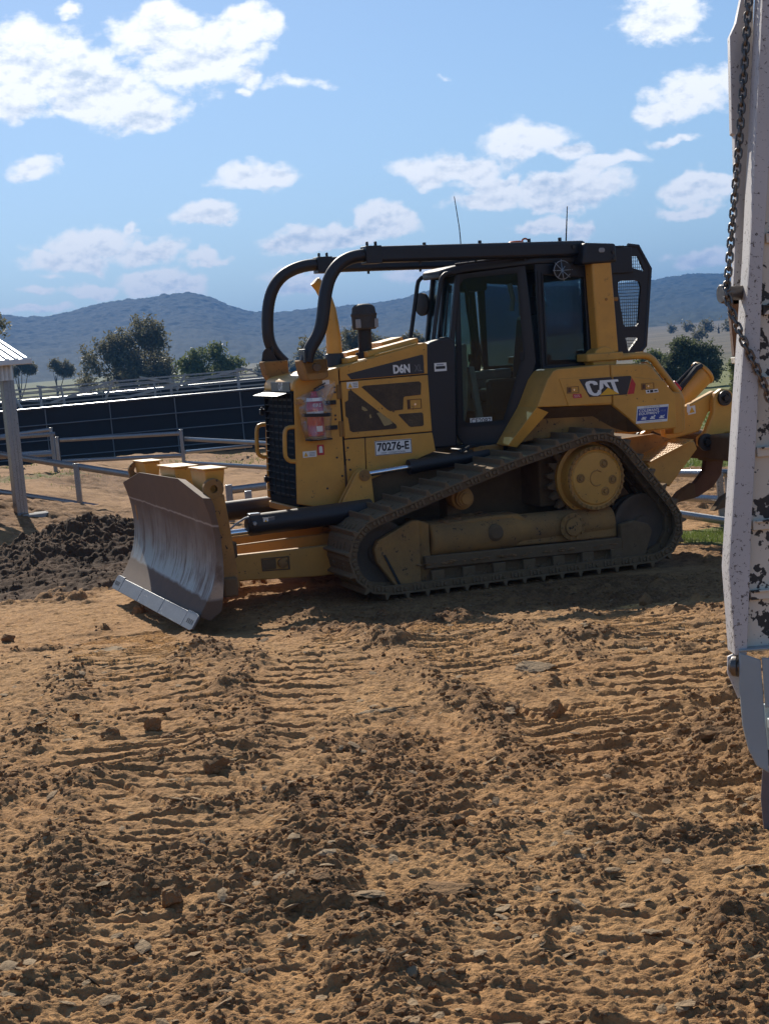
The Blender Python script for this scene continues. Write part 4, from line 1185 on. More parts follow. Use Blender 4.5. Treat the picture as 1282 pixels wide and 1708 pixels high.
# ribbed sheets rising away from the near eave to a ridge, then down behind
for k in range(46):
    xa = ex - 0.16 * k; xb = ex - 0.16 * (k + 1)
    for q0, q1, dz_ in ((xa, xa - 0.05, 0.03), (xa - 0.05, xb, 0.0)):
        for ya, za, yb, zb in ((ey, ez, ey + 3.6, ez + 1.15), (ey + 3.6, ez + 1.15, ey + 7.2, ez)):
            m.add([(q0, ya, za + dz_), (q1, ya, za + dz_), (q1, yb, zb + dz_), (q0, yb, zb + dz_), (q0, ya, za - 0.02), (q1, ya, za - 0.02), (q1, yb, zb - 0.02), (q0, yb, zb - 0.02)],
                  [(0, 1, 2, 3), (7, 6, 5, 4), (0, 4, 5, 1), (1, 5, 6, 2), (2, 6, 7, 3), (3, 7, 4, 0)])
m.build("roof", MT['roofing'], t, smooth=0)
m = MB(); m.box(ex - 7.3, ex + 0.05, ey - 0.09, ey - 0.002, ez - 0.09, ez + 0.005); m.build("gutter", MT['roofing'], t, 0.01)
m = MB()
for k in range(70):
    x_ = ex - 0.22 - k * 0.076
    m.prism([(x_, ey + 0.18), (x_ - 0.028, ey + 0.155), (x_ - 0.05, ey + 0.155), (x_ - 0.076, ey + 0.18), (x_ - 0.076, ey + 0.185), (x_, ey + 0.185)], ez - 0.34, ez - 0.045, 'z')
m.build("fascia", MT['roofing'], t, smooth=0)
m = MB(); m.box(ex - 7.2, ex - 0.2, ey + 0.186, ey + 0.30, ez - 0.32, ez - 0.03); m.box(ex - 0.32, ex - 0.2, ey + 0.30, ey + 7.0, ez - 0.3, ez - 0.03); m.build("beam", MT['galv'], t, 0.005)
m = MB()
m.frame([(-0.10, -0.09), (0.10, -0.09), (0.10, 0.09), (-0.10, 0.09)], [(-0.085, -0.075), (0.085, -0.075), (0.085, 0.075), (-0.085, 0.075)], -0.2, ez - 0.32, 'z')
m.box(-0.03, -0.018, -0.096, -0.09, 0, ez - 0.32); m.box(0.03, 0.042, -0.096, -0.09, 0, ez - 0.32)
m.build("post", MT['galv'], t, 0.004)
for px_, py_ in ((-7.0, 0.0), (0.0, 6.4), (-7.0, 6.4)):
    MB().box(px_ - 0.1, px_ + 0.1, py_ - 0.09, py_ + 0.09, -0.3, ez - 0.32).build("post", MT['galv'], t, 0.004)
m = MB(); m.rev((0.15, 0.05, -0.12), (0, 0, 1), [(0, 0.42), (0.13, 0.42), (0.145, 0.38)], 18); m.build("footing", MT['concrete'], t)
t.rotation_euler = (0, 0, R(33))

# ------------------------------------------------------------------ bulldozer (x forward, y to its left = near side, z up)
dz = thing("bulldozer", "muddy yellow crawler bulldozer with a black cab, front blade and rear ripper", "bulldozer")
mw = Matrix.Identity(4)
for i in range(3):
    for j in range(3):
        mw[i][j] = DM[i, j]
    mw[i][3] = DO[i]
dz.matrix_world = mw

def P(m, name, mat, parent=None, bevel=0.0, **k):
    return m.build(name, MT[mat], parent or dz, bevel, **k)

# ---- tracks
def hull(pts):
    pts = sorted(set(pts))
    def half(ps):
        h = []
        for p in ps:
            while len(h) >= 2 and (h[-1][0] - h[-2][0]) * (p[1] - h[-2][1]) - (h[-1][1] - h[-2][1]) * (p[0] - h[-2][0]) <= 0:
                h.pop()
            h.append(p)
        return h[:-1]
    return half(pts) + half(pts[::-1])
GR = 0.052
circ = [(1.525, 0.395, 0.395 - GR), (-0.60, 0.875, 0.475 - GR), (-1.13, 0.375, 0.375 - GR), (0.67, 0.86, 0.19 - GR), (0.25, 0.98, 0.185 - GR)]
hp = hull([(round(cx_ + r * math.cos(a), 4), round(cz_ + r * math.sin(a), 4)) for cx_, cz_, r in circ for a in np.linspace(0, 2 * math.pi, 90, endpoint=False)])
hp = np.array(hp + [hp[0]])
sg = np.hypot(*np.diff(hp, axis=0).T); cum = np.concatenate([[0], np.cumsum(sg)])
NS = int(round(cum[-1] / 0.188))
def belt(u):
    u = (u % 1.0) * cum[-1]
    return np.array([np.interp(u, cum, hp[:, 0]), np.interp(u, cum, hp[:, 1])])

def shoe_mesh():
    m = MB()
    pt = 0.094
    m.prism([(-pt, -0.012), (pt + 0.012, -0.012), (pt + 0.012, 0.004), (pt - 0.030, 0.006), (pt - 0.045, GR), (pt - 0.062, GR), (pt - 0.078, 0.006), (-pt, 0.006)], -0.305, 0.305, 'y')
    for yy in (-0.13, 0.13):
        m.cyl((-0.02, yy, 0.0), (-0.02, yy, 0.018), 0.018, n=6)
        m.cyl((0.05 - pt, yy, 0.0), (0.05 - pt, yy, 0.018), 0.018, n=6)
    for yy in (-0.292, 0.292):
        for xx in (-0.045, 0.030):
            m.cyl((xx, yy - 0.012, -0.034), (xx, yy + 0.012, -0.034), 0.019, n=8)
        m.box(-0.09, -0.066, yy - 0.012, yy + 0.012, -0.062, -0.012); m.box(-0.022, 0.004, yy - 0.012, yy + 0.012, -0.062, -0.012)
    m.box(-0.085, 0.085, -0.15, -0.085, -0.085, -0.013)
    m.box(-0.085, 0.085, 0.085, 0.15, -0.085, -0.013)
    m.cyl((0.09, -0.17, -0.05), (0.09, 0.17, -0.05), 0.026, n=10)
    return m
first_shoe = None
for s in (1, -1):
    m = MB()
    pts = [belt(k / 80.0) for k in range(80)]
    for yy in (s * 0.945 - 0.275, s * 0.945 - 0.045, s * 0.945 + 0.045, s * 0.945 + 0.275):
        cen = np.mean(pts, 0)
        inn = []
        for k in range(80):
            tt = belt((k + 0.5) / 80) - belt((k - 0.5) / 80); tt = tt / np.linalg.norm(tt)
            inn.append(pts[k] + np.array([-tt[1], tt[0]]) * 0.075)
        m.frame([tuple(q_) for q_ in pts], [tuple(q_) for q_ in inn], yy - 0.015, yy + 0.015)
    chain = P(m, "track_chain", 'mud')
    for k in range(NS):
        a = belt((k - 0.5) / NS); b = belt((k + 0.5) / NS); c = (a + b) / 2
        tx, tz = (b - a) / np.linalg.norm(b - a)
        # hull runs anticlockwise in (x,z): outward normal is to the right of travel
        nx_, nz_ = tz, -tx
        if first_shoe is None:
            first_shoe = P(shoe_mesh(), "track_shoe", 'track', chain, 0.004, seg=1)
            o_ = first_shoe
        else:
            o_ = first_shoe.copy(); C.objects.link(o_); o_.parent = chain
        mm = Matrix(((tx, 0, nx_, c[0]), (0, 1, 0, s * 0.945), (tz, 0, nz_, c[1]), (0, 0, 0, 1)))
        if mm.determinant() < 0:
            mm = Matrix(((-tx, 0, nx_, c[0]), (0, 1, 0, s * 0.945), (-tz, 0, nz_, c[1]), (0, 0, 0, 1)))
        o_.matrix_local = mm
    # wheels
    m = MB(); ax = (0, s, 0)
    for cx_, cz_ in ((1.525, 0.395), (-1.13, 0.375)):
        m = MB()
        m.rev((cx_, s * 0.85, cz_), ax, [(0, 0.22), (0.0, 0.285), (0.05, 0.285), (0.055, 0.255), (0.135, 0.255), (0.14, 0.295), (0.19, 0.305), (0.20, 0.295), (0.205, 0.26), (0.19, 0.23), (0.19, 0.10), (0.215, 0.09), (0.215, 0.0)], 40, cap=False)
        P(m, "idler_wheel", 'idler')
    m = MB(); pol = []
    nt_ = 23
    for k in range(nt_ * 4):
        a = 2 * math.pi * k / (nt_ * 4); r = (0.33, 0.40, 0.405, 0.335)[k % 4]
        pol.append((-0.60 + r * math.cos(a), 0.875 + r * math.sin(a)))
    m.prism(pol, s * 0.905, s * 0.975)
    sp = P(m, "sprocket", 'mud', None, 0.004)
    m = MB()
    m.rev((-0.61, s * 0.82, 0.875), ax, [(0, 0.30), (0.12, 0.33), (0.20, 0.335), (0.205, 0.30), (0.30, 0.298), (0.325, 0.292), (0.33, 0.26), (0.322, 0.25), (0.335, 0.235), (0.345, 0.10), (0.345, 0.0)], 48, cap=False)
    fd = P(m, "final_drive", 'yellow')
    m = MB()
    m.rev((-0.61, s * 1.14, 0.875), ax, [(0, 0.262), (0.012, 0.262), (0.012, 0.29), (0, 0.29)], 40, cap=False)
    for k in range(32):
        a = 2 * math.pi * k / 32
        m.cyl((-0.61 + 0.276 * math.cos(a), s * 1.14, 0.875 + 0.276 * math.sin(a)), (-0.61 + 0.276 * math.cos(a), s * 1.166, 0.875 + 0.276 * math.sin(a)), 0.015, n=6)
    P(m, "bolt_ring", 'yellow_dirty', fd)
    m = MB()
    for a in (62, 175, 300, 350):
        cx_, cz_ = -0.61 - 0.165 * math.cos(R(a)), 0.875 + 0.145 * math.sin(R(a))
        m.rev((cx_, s * 1.155, cz_), ax, [(0, 0.042), (0.012, 0.042), (0.014, 0.03), (0.010, 0.028), (0.010, 0.02), (0.024, 0.018), (0.024, 0)], 16, cap=False)
    m.tube([(-0.61 + 0.07 * math.cos(a), s * 1.166, 0.875 + 0.07 * math.sin(a)) for a in np.linspace(R(-120), R(130), 20)], 0.006, 6)
    P(m, "drain_plug", 'yellow_dirty', fd)
    # carrier roller
    m = MB(); m.rev((0.67, s * 0.80, 0.80), ax, [(0, 0.05), (0.02, 0.085), (0.10, 0.085), (0.11, 0.105), (0.20, 0.105), (0.21, 0.085), (0.255, 0.085), (0.26, 0.07), (0.28, 0.07), (0.285, 0.055), (0.30, 0.05), (0.30, 0)], 24, cap=False)
    P(m, "carrier_roller", 'yellow_dirty')
    m = MB(); m.box(0.60, 0.74, s * 0.62, s * 0.80, 0.45, 0.84); P(m, "roller_bracket", 'mud', None, 0.01)
    # roller frame
    m = MB(); y0, y1 = s * 0.80, s * 1.09
    m.prism([(1.04, 0.34), (-0.84, 0.30), (-0.84, 0.46), (-0.30, 0.50), (0.0, 0.50), (0.16, 0.615), (0.40, 0.625), (1.04, 0.60)], y0, y1)
    m.rev((1.04, s * 0.985, 0.46), (-1, 0, 0), [(0, 0.165), (0.82, 0.165), (0.90, 0.14), (1.86, 0.13)], 28)
    tf = P(m, "roller_frame", 'yellow_dirty', None, 0.018)
    m = MB()
    m.prism([(1.175, 0.10), (1.16, 0.66), (1.23, 0.665), (1.56, 0.52), (1.60, 0.45), (1.585, 0.34), (1.42, 0.10)], s * 1.08, s * 1.155)
    m.prism([(1.05, 0.62), (1.16, 0.66), (1.16, 0.12), (1.05, 0.10)], s * 0.80, s * 1.10)
    P(m, "idler_yoke", 'yellow_dirty', tf, 0.012)
    m = MB(); m.prism([(1.40, 0.12), (1.52, 0.385), (1.505, 0.395), (1.375, 0.12)], s * 1.156, s * 1.166); P(m, "yoke_slot", 'ink', tf)
    m = MB()
    m.prism([(1.13, 0.225), (-0.84, 0.20), (-0.84, 0.30), (1.13, 0.335)], s * 1.10, s * 1.165)
    m.box(-0.84, 1.13, s * 1.04, s * 1.09, 0.09, 0.21)
    m.box(-0.84, 1.13, s * 0.80, s * 1.10, 0.20, 0.30)
    P(m, "roller_guard", 'mud', tf, 0.01)
    m = MB()
    m.prism([(-0.84, 0.075), (-0.84, 0.42), (-0.98, 0.45), (-1.14, 0.40), (-1.18, 0.33), (-1.08, 0.08)], s * 1.08, s * 1.155)
    P(m, "rear_yoke", 'mud', tf, 0.012)
    # mud and stones packed on top of the frame and behind the yoke
    gm = np.random.default_rng(31 + s)
    Vm = []; Fm = []; off = 0
    for k in range(170):
        x_ = -0.80 + 1.9 * gm.random(); r_m = 0.014 + 0.038 * gm.random() ** 2
        zt_ = float(np.interp(x_, [-0.84, -0.30, 0.0, 0.16, 0.40, 1.04], [0.47, 0.51, 0.52, 0.60, 0.63, 0.61]))
        sh = SH[gm.integers(len(SH))] * (r_m * 1.5, r_m * 1.3, r_m * 0.8)
        Vm.append(sh + (x_, s * (0.82 + 0.22 * gm.random()), zt_ + 0.004 - 0.015 * gm.random())); Fm.append(IF + off); off += len(sh)
    for k in range(60):
        x_ = -0.8 + 2.0 * gm.random(); r_m = 0.010 + 0.022 * gm.random() ** 2
        sh = SH[gm.integers(len(SH))] * (r_m * 1.6, r_m * 0.8, r_m * 0.7)
        Vm.append(sh + (x_, s * 1.168, 0.235 + (x_ + 0.84) * 0.012 + 0.02 * gm.random())); Fm.append(IF + off); off += len(sh)
    tag(npmesh("packed_mud", np.concatenate(Vm), np.concatenate(Fm), MT['clod'], tf, False), kind='stuff')
    for k in range(7):
        x_ = 1.02 - k * 0.30
        m = MB()
        m.rev((x_, s * 0.80, 0.105), ax, [(0, 0.07), (0.04, 0.10), (0.12, 0.10), (0.13, 0.085), (0.20, 0.085), (0.21, 0.10), (0.30, 0.10), (0.31, 0.07), (0.355, 0.06), (0.36, 0)], 18, cap=False)
        m.box(x_ - 0.06, x_ + 0.06, min(s * 1.12, s * 1.172), max(s * 1.12, s * 1.172), 0.06, 0.205)
        m.cyl((x_, s * 1.172, 0.115), (x_, s * 1.19, 0.115), 0.035, n=12)
        P(m, "track_roller", 'mud', tf, 0.006)
    m = MB()
    m.rev((-0.348, s * 1.13, 0.452), ax, [(0, 0.125), (0.022, 0.125), (0.026, 0.085), (0.05, 0.082), (0.056, 0.06), (0.056, 0)], 28, cap=False)
    for k in range(10):
        a = 2 * math.pi * k / 10
        m.cyl((-0.348 + 0.104 * math.cos(a), s * 1.15, 0.452 + 0.104 * math.sin(a)), (-0.348 + 0.104 * math.cos(a), s * 1.168, 0.452 + 0.104 * math.sin(a)), 0.013, n=6)
    P(m, "pivot_cap", 'yellow_dirty', tf)
    m = MB(); m.rev((0.43, s * 1.12, 0.475), ax, [(0, 0.08), (0.03, 0.075), (0.05, 0.05), (0.052, 0)], 20, cap=False); P(m, "grease_cover", 'mud', tf)

# ---- hull between the tracks
m = MB()
m.prism([(1.95, 0.72), (1.5, 0.52), (0.6, 0.42), (-1.55, 0.45), (-1.75, 0.75), (-1.75, 1.15), (1.95, 1.15)], -0.44, 0.44)
m.box(-1.0, -0.2, -0.82, 0.82, 0.62, 1.14)
m.box(0.5, 1.3, -0.80, 0.80, 0.45, 0.60)
P(m, "main_case", 'mud', None, 0.02)

# ---- engine enclosure
def zt(x):      # top edge of the bonnet side
    return float(np.interp(x, [0.69, 1.12, 1.33, 1.60, 1.77, 2.0], [2.205, 2.125, 2.082, 2.02, 1.985, 1.955]))
m = MB()
m.prism([(0.70, 1.25), (0.70, zt(0.7) - 0.02), (1.58, zt(1.58) - 0.02), (1.98, zt(1.98) - 0.03), (2.0, 0.86), (1.5, 0.76), (1.2, 1.2)], -0.435, 0.435)
P(m, "engine_bay", 'black_matt')
for s in (1, -1):
    a, b = s * 0.434, s * 0.452
    m = MB()
    m.prism([(1.562, zt(1.562)), (1.562, 1.904), (0.703, 1.915), (0.692, 2.19), (0.715, zt(0.71))], a, b)
    sp_ = P(m, "bonnet_side", 'yellow', None, 0.007)
    m = MB(); m.prism([(1.556, 1.895), (1.553, 1.384), (0.692, 1.384), (0.702, 1.906)], a, b); door = P(m, "engine_door", 'yellow', None, 0.007)
    m = MB(); m.prism([(1.352, 1.374), (1.362, 0.98), (0.668, 1.20), (0.690, 1.374)], a, b); P(m, "lower_side_panel", 'yellow', None, 0.006)
    m = MB(); m.prism([(1.556, 1.374), (1.545, 0.72), (1.44, 0.86), (1.372, 0.98), (1.36, 1.374)], a, b); P(m, "lower_side_panel", 'yellow', None, 0.006)
    m = MB(); m.prism([(1.572, zt(1.572)), (1.572, 0.72), (1.90, 0.80), (2.045, 0.835), (2.005, 1.80), (2.0, 1.90), (1.975, 1.94), (1.93, zt(1.93))], a, b)
    P(m, "radiator_side", 'yellow', None, 0.010)
    # perforated screens of the engine door
    c0, c1 = s * 0.4525, s * 0.4555
    for pol in ([(1.363, 1.838), (1.336, 1.848), (0.795, 1.852), (0.776, 1.833), (0.786, 1.729), (0.945, 1.723), (0.959, 1.713), (0.971, 1.606), (1.096, 1.599), (1.127, 1.618)],
                [(1.492, 1.806), (1.466, 1.818), (1.049, 1.473), (1.041, 1.446), (1.06, 1.436), (1.472, 1.436), (1.498, 1.452), (1.509, 1.563), (1.53, 1.586), (1.53, 1.713), (1.498, 1.727)],
                [(1.020, 1.560), (1.005, 1.567), (0.788, 1.566), (0.774, 1.552), (0.774, 1.452), (0.786, 1.441), (0.902, 1.440), (0.92, 1.449)]):
        m = MB(); m.prism(pol, c0, c1); P(m, "vent_screen", 'screen', door)
    if s == 1:
        m = MB(); m.prism([(1.232, 1.592), (1.195, 1.598), (1.155, 1.556), (1.100, 1.522), (1.082, 1.487), (1.118, 1.476), (1.165, 1.470), (1.186, 1.510), (1.205, 1.548)], c1 + 0.0005, c1 + 0.0015); P(m, "torn_sheet", 'scrap', door)
        m = MB(); m.prism([(1.37, 1.665), (1.34, 1.65), (1.315, 1.622), (1.345, 1.618), (1.372, 1.635)], c1 + 0.0005, c1 + 0.0015); P(m, "torn_sheet", 'scrap', door)
        m = MB(); m.prism([(1.305, 1.575), (1.292, 1.588), (1.282, 1.556), (1.298, 1.548)], c1 + 0.0005, c1 + 0.0015); P(m, "torn_sheet", 'scrap', door)
    m = MB(); m.frame([(0.925, 1.692), (0.785, 1.692), (0.785, 1.603), (0.925, 1.603)], [(0.92, 1.687), (0.79, 1.687), (0.79, 1.608), (0.92, 1.608)], s * 0.4525, s * 0.457)
    m.box(0.895, 0.92, s * 0.4525, s * 0.4545, 1.61, 1.686)
    P(m, "latch", 'rust', door)
    m = MB(); m.cyl((0.85, s * 0.452, 1.645), (0.85, s * 0.462, 1.645), 0.011, n=10); P(m, "lock", 'chrome', door)
    for z0, z1 in ((1.745, 1.875), (1.405, 1.545)):
        m = MB(); m.box(1.558, 1.602, s * 0.452, s * 0.462, z0, z1); m.cyl((1.565, s * 0.462, z0), (1.565, s * 0.462, z1), 0.009, n=8)
        P(m, "hinge", 'yellow_dirty', door, 0.003)
    # dark stripe with the model lettering
    m = MB(); m.prism([(1.495, 1.962), (0.752, 2.094), (0.739, 2.085), (0.739, 1.922), (1.455, 1.912)], s * 0.4525, s * 0.4545)
    st_ = P(m, "stripe", 'decal', sp_)
    if s == 1:
        letters("D6N", 0.083, 0.165, (1.043, 0.4556, 1.936), (-1, 0, 0.005), (0.02, 0, 1), MT['white'], st_, 0.045)
        letters("XL", 0.062, 0.075, (0.834, 0.4556, 1.944), (-1, 0, 0.005), (0.02, 0, 1), MT['outline'], st_, 0.012)

# bonnet top with raised covers
m = MB()
sec = [(0.69, zt(0.69)), (1.12, zt(1.12)), (1.33, zt(1.33)), (1.60, zt(1.60)), (1.80, zt(1.80)), (1.93, zt(1.93) + 0.002), (1.985, 1.935), (2.005, 1.895), (2.005, 1.84), (1.96, 1.84), (1.93, 1.90), (0.69, 2.12)]
m.prism(sec, -0.428, 0.428)
bt = P(m, "bonnet_top", 'yellow_clean', None, 0.02)
m = MB()
for ya, yb in ((0.17, 0.36), (-0.36, -0.17)):
    m.prism([(0.74, zt(0.74) + 0.0), (0.74, zt(0.74) + 0.055), (1.25, zt(1.25) + 0.055), (1.25, zt(1.25))], ya, yb)
    m.prism([(1.34, zt(1.34)), (1.34, zt(1.34) + 0.045), (1.44, zt(1.44) + 0.045), (1.44, zt(1.44))], ya, yb)
m.prism([(0.80, zt(0.80)), (0.80, zt(0.80) + 0.085), (1.02, zt(1.02) + 0.085), (1.02, zt(1.02))], -0.14, 0.14)
P(m, "bonnet_cover", 'yellow_clean', bt, 0.008)
m = MB()
m.prism([(0.78, zt(0.78) - 0.004), (0.78, zt(0.78) + 0.012), (1.20, zt(1.20) + 0.012), (1.20, zt(1.20) - 0.004)], 0.385, 0.432)
P(m, "bonnet_strip", 'yellow_clean', bt, 0.004)
m = MB(); m.prism([(1.62, zt(1.62)), (1.62, zt(1.62) + 0.02), (1.80, zt(1.80) + 0.02), (1.80, zt(1.80))], 0.05, 0.33)
P(m, "bonnet_strip", 'yellow_clean', bt, 0.004)

# nose: badge, grille, handles
m = MB(); m.box(2.006, 2.012, -0.20, 0.36, 1.835, 1.925); bd = P(m, "badge_plate", 'decal', None, 0.003)
letters("CAT", 0.070, 0.135, (2.0135, 0.03, 1.845), (0, 1, 0), (0, 0, 1), MT['white'], bd, 0.01)
m = MB()
m.box(1.96, 1.975, -0.425, 0.425, 0.84, 1.83)
for k in range(15):
    z = 0.90 + k * 0.062
    m.prism([(2.035 - (z - 0.9) * 0.035, z), (2.015 - (z - 0.9) * 0.035, z + 0.045), (1.975, z + 0.03), (1.975, z + 0.018)], -0.40, 0.40)
gr = P(m, "grille", 'grille', None, 0.002)
m = MB()
for k in range(15):
    z = 0.905 + k * 0.062
    m.tube([(2.043 - (z - 0.9) * 0.035, -0.41, z), (2.043 - (z - 0.9) * 0.035, 0.41, z)], 0.004, 6)
for y in (-0.27, -0.14, 0.0, 0.14, 0.27):
    m.tube([(2.052, y, 0.87), (2.016, y, 1.82)], 0.004, 6)
P(m, "grille_wire", 'black_matt', gr)
m = MB(); m.frame([(-0.432, 0.80), (0.432, 0.80), (0.432, 1.84), (-0.432, 1.84)], [(-0.40, 0.87), (0.40, 0.87), (0.40, 1.82), (-0.40, 1.82)], 1.95, 2.02, 'x')
P(m, "grille_frame", 'grille', gr, 0.008)
m = MB(); m.prism([(2.00, 1.825), (2.12, 1.80), (2.12, 1.804), (2.0, 1.832)], -0.44, 0.30); P(m, "grille_flap", 'steel', gr)
m = MB(); m.box(1.94, 2.04, -0.43, 0.43, 0.735, 0.80); P(m, "nose_sill", 'yellow', None, 0.01)
for s in (1, -1):
    m = MB(); y = s * 0.43
    m.tube([(2.0, y, 1.525), (2.06, y, 1.525), (2.09, y, 1.515), (2.105, y, 1.49), (2.112, y, 1.45), (2.118, y, 1.32), (2.116, y, 1.27), (2.10, y, 1.24), (2.07, y, 1.222), (2.0, y, 1.215)], 0.020, 10)
    P(m, "grab_handle", 'yellow')
for z in (1.62, 0.98):
    m = MB(); m.box(1.97, 2.06, -0.47, -0.43, z, z + 0.05); m.cyl((2.04, -0.45, z - 0.01), (2.04, -0.45, z + 0.07), 0.012, n=8); P(m, "grille_latch", 'black', gr, 0.004)

# bolts, brackets and stickers on the near side panels
def plate(name, mat, x0, x1, z0, z1, y=0.4525, th=0.002, parent=None, b=0.0):
    return P(MB().box(x0, x1, y, y + th, z0, z1), name, mat, parent, b)
m = MB()
for x_, z_ in ((1.62, 1.852), (1.618, 1.808), (1.63, 1.60), (1.63, 1.565), (1.53, 1.30), (1.525, 1.19), (1.52, 1.10), (1.64, 1.22), (1.60, 1.05), (1.75, 0.95)):
    m.cyl((x_, 0.452, z_), (x_, 0.460, z_), 0.010, n=6)
P(m, "bolt", 'darksteel')
for z in (1.70, 1.475):
    m = MB(); m.box(1.62, 1.73, 0.453, 0.475, z, z + 0.038); P(m, "extinguisher_bracket", 'black_matt', None, 0.003)
fs_ = plate("fire_sign", 'red', 1.757, 1.822, 1.255, 1.348)
m = MB(); m.prism([(1.805, 1.275), (1.805, 1.322), (1.798, 1.336), (1.779, 1.336), (1.772, 1.322), (1.772, 1.275)], 0.4550, 0.4562); P(m, "symbol", 'white', fs_)
wl = plate("warning_label", 'white', 1.832, 1.960, 1.245, 1.300)
m = MB(); m.prism([(1.952, 1.253), (1.912, 1.253), (1.932, 1.292)], 0.4550, 0.4560); P(m, "symbol", 'logo_yellow', wl)
m = MB(); [m.box(1.845, 1.90, 0.4550, 0.4556, z_, z_ + 0.006) for z_ in (1.256, 1.268, 1.280)]; P(m, "small_print", 'grey', wl)
wl = plate("warning_label", 'white', 1.392, 1.502, 1.832, 1.890)
m = MB(); m.prism([(1.494, 1.838), (1.448, 1.838), (1.471, 1.880)], 0.4550, 0.4560); P(m, "symbol", 'logo_yellow', wl)
m = MB(); [m.box(1.398, 1.442, 0.4550, 0.4556, z_, z_ + 0.008) for z_ in (1.842, 1.857, 1.872)]; P(m, "small_print", 'grey', wl)
np_ = P(MB().prism([(1.269, 1.337), (0.906, 1.334), (0.906, 1.203), (1.269, 1.203)], 0.4525, 0.4565), "number_plate", 'white', None, 0.002)
m = MB(); m.frame([(1.266, 1.334), (0.909, 1.331), (0.909, 1.206), (1.266, 1.206)], [(1.261, 1.329), (0.914, 1.326), (0.914, 1.211), (1.261, 1.211)], 0.4566, 0.4574); P(m, "plate_border", 'ink', np_)
letters("70276-E", 0.080, 0.315, (1.248, 0.4576, 1.240), (-1, 0, 0), (0, 0, 1), MT['ink'], np_, 0.03)
letters("NSW - CONDITIONAL", 0.015, 0.24, (1.21, 0.4576, 1.217), (-1, 0, 0), (0, 0, 1), MT['ink'], np_)

# exhaust, pre-cleaner
m = MB(); m.tube([(1.475, 0.1, 2.03), (1.475, 0.1, 2.13), (1.472, 0.1, 2.30), (1.492, 0.1, 2.55), (1.520, 0.1, 2.66), (1.570, 0.1, 2.76), (1.618, 0.1, 2.82)], [0.075, 0.074, 0.070, 0.060, 0.055, 0.053, 0.052], 18); ex_ = P(m, "exhaust_pipe", 'yellow_clean', smooth=50)
m = MB(); m.rev((1.475, 0.1, 2.02), (0, 0, 1), [(0, 0.105), (0.06, 0.10), (0.13, 0.082), (0.135, 0.07)], 22); P(m, "exhaust_collar", 'darksteel', ex_)
m = MB(); m.cyl((1.6185, 0.1, 2.8205), (1.6205, 0.1, 2.8225), 0.044, n=18); P(m, "exhaust_mouth", 'ink', ex_)
m = MB(); m.cyl((1.21, 0.2, 2.05), (1.20, 0.2, 2.40), 0.062, n=20); m.rev((1.213, 0.2, 2.06), (0, 0, 1), [(0, 0.09), (0.09, 0.085)], 20)
pc = P(m, "air_intake", 'black_matt')
m = MB(); m.rev((1.20, 0.2, 2.355), (0, 0, 1), [(0, 0.10), (0.012, 0.112), (0.10, 0.115), (0.12, 0.116), (0.125, 0.12), (0.145, 0.12), (0.15, 0.112), (0.20, 0.105), (0.222, 0.085), (0.235, 0.05), (0.236, 0)], 26, cap=False)
P(m, "intake_cap", 'darkplastic', pc)
m = MB(); [m.box(1.20 + 0.110 * math.cos(a) - 0.02, 1.20 + 0.110 * math.cos(a) + 0.02, 0.2 + 0.110 * math.sin(a) - 0.02, 0.2 + 0.110 * math.sin(a) + 0.02, 2.37, 2.45) for a in (R(40), R(140), R(250))]; P(m, "intake_window", 'grey', pc, 0.004)

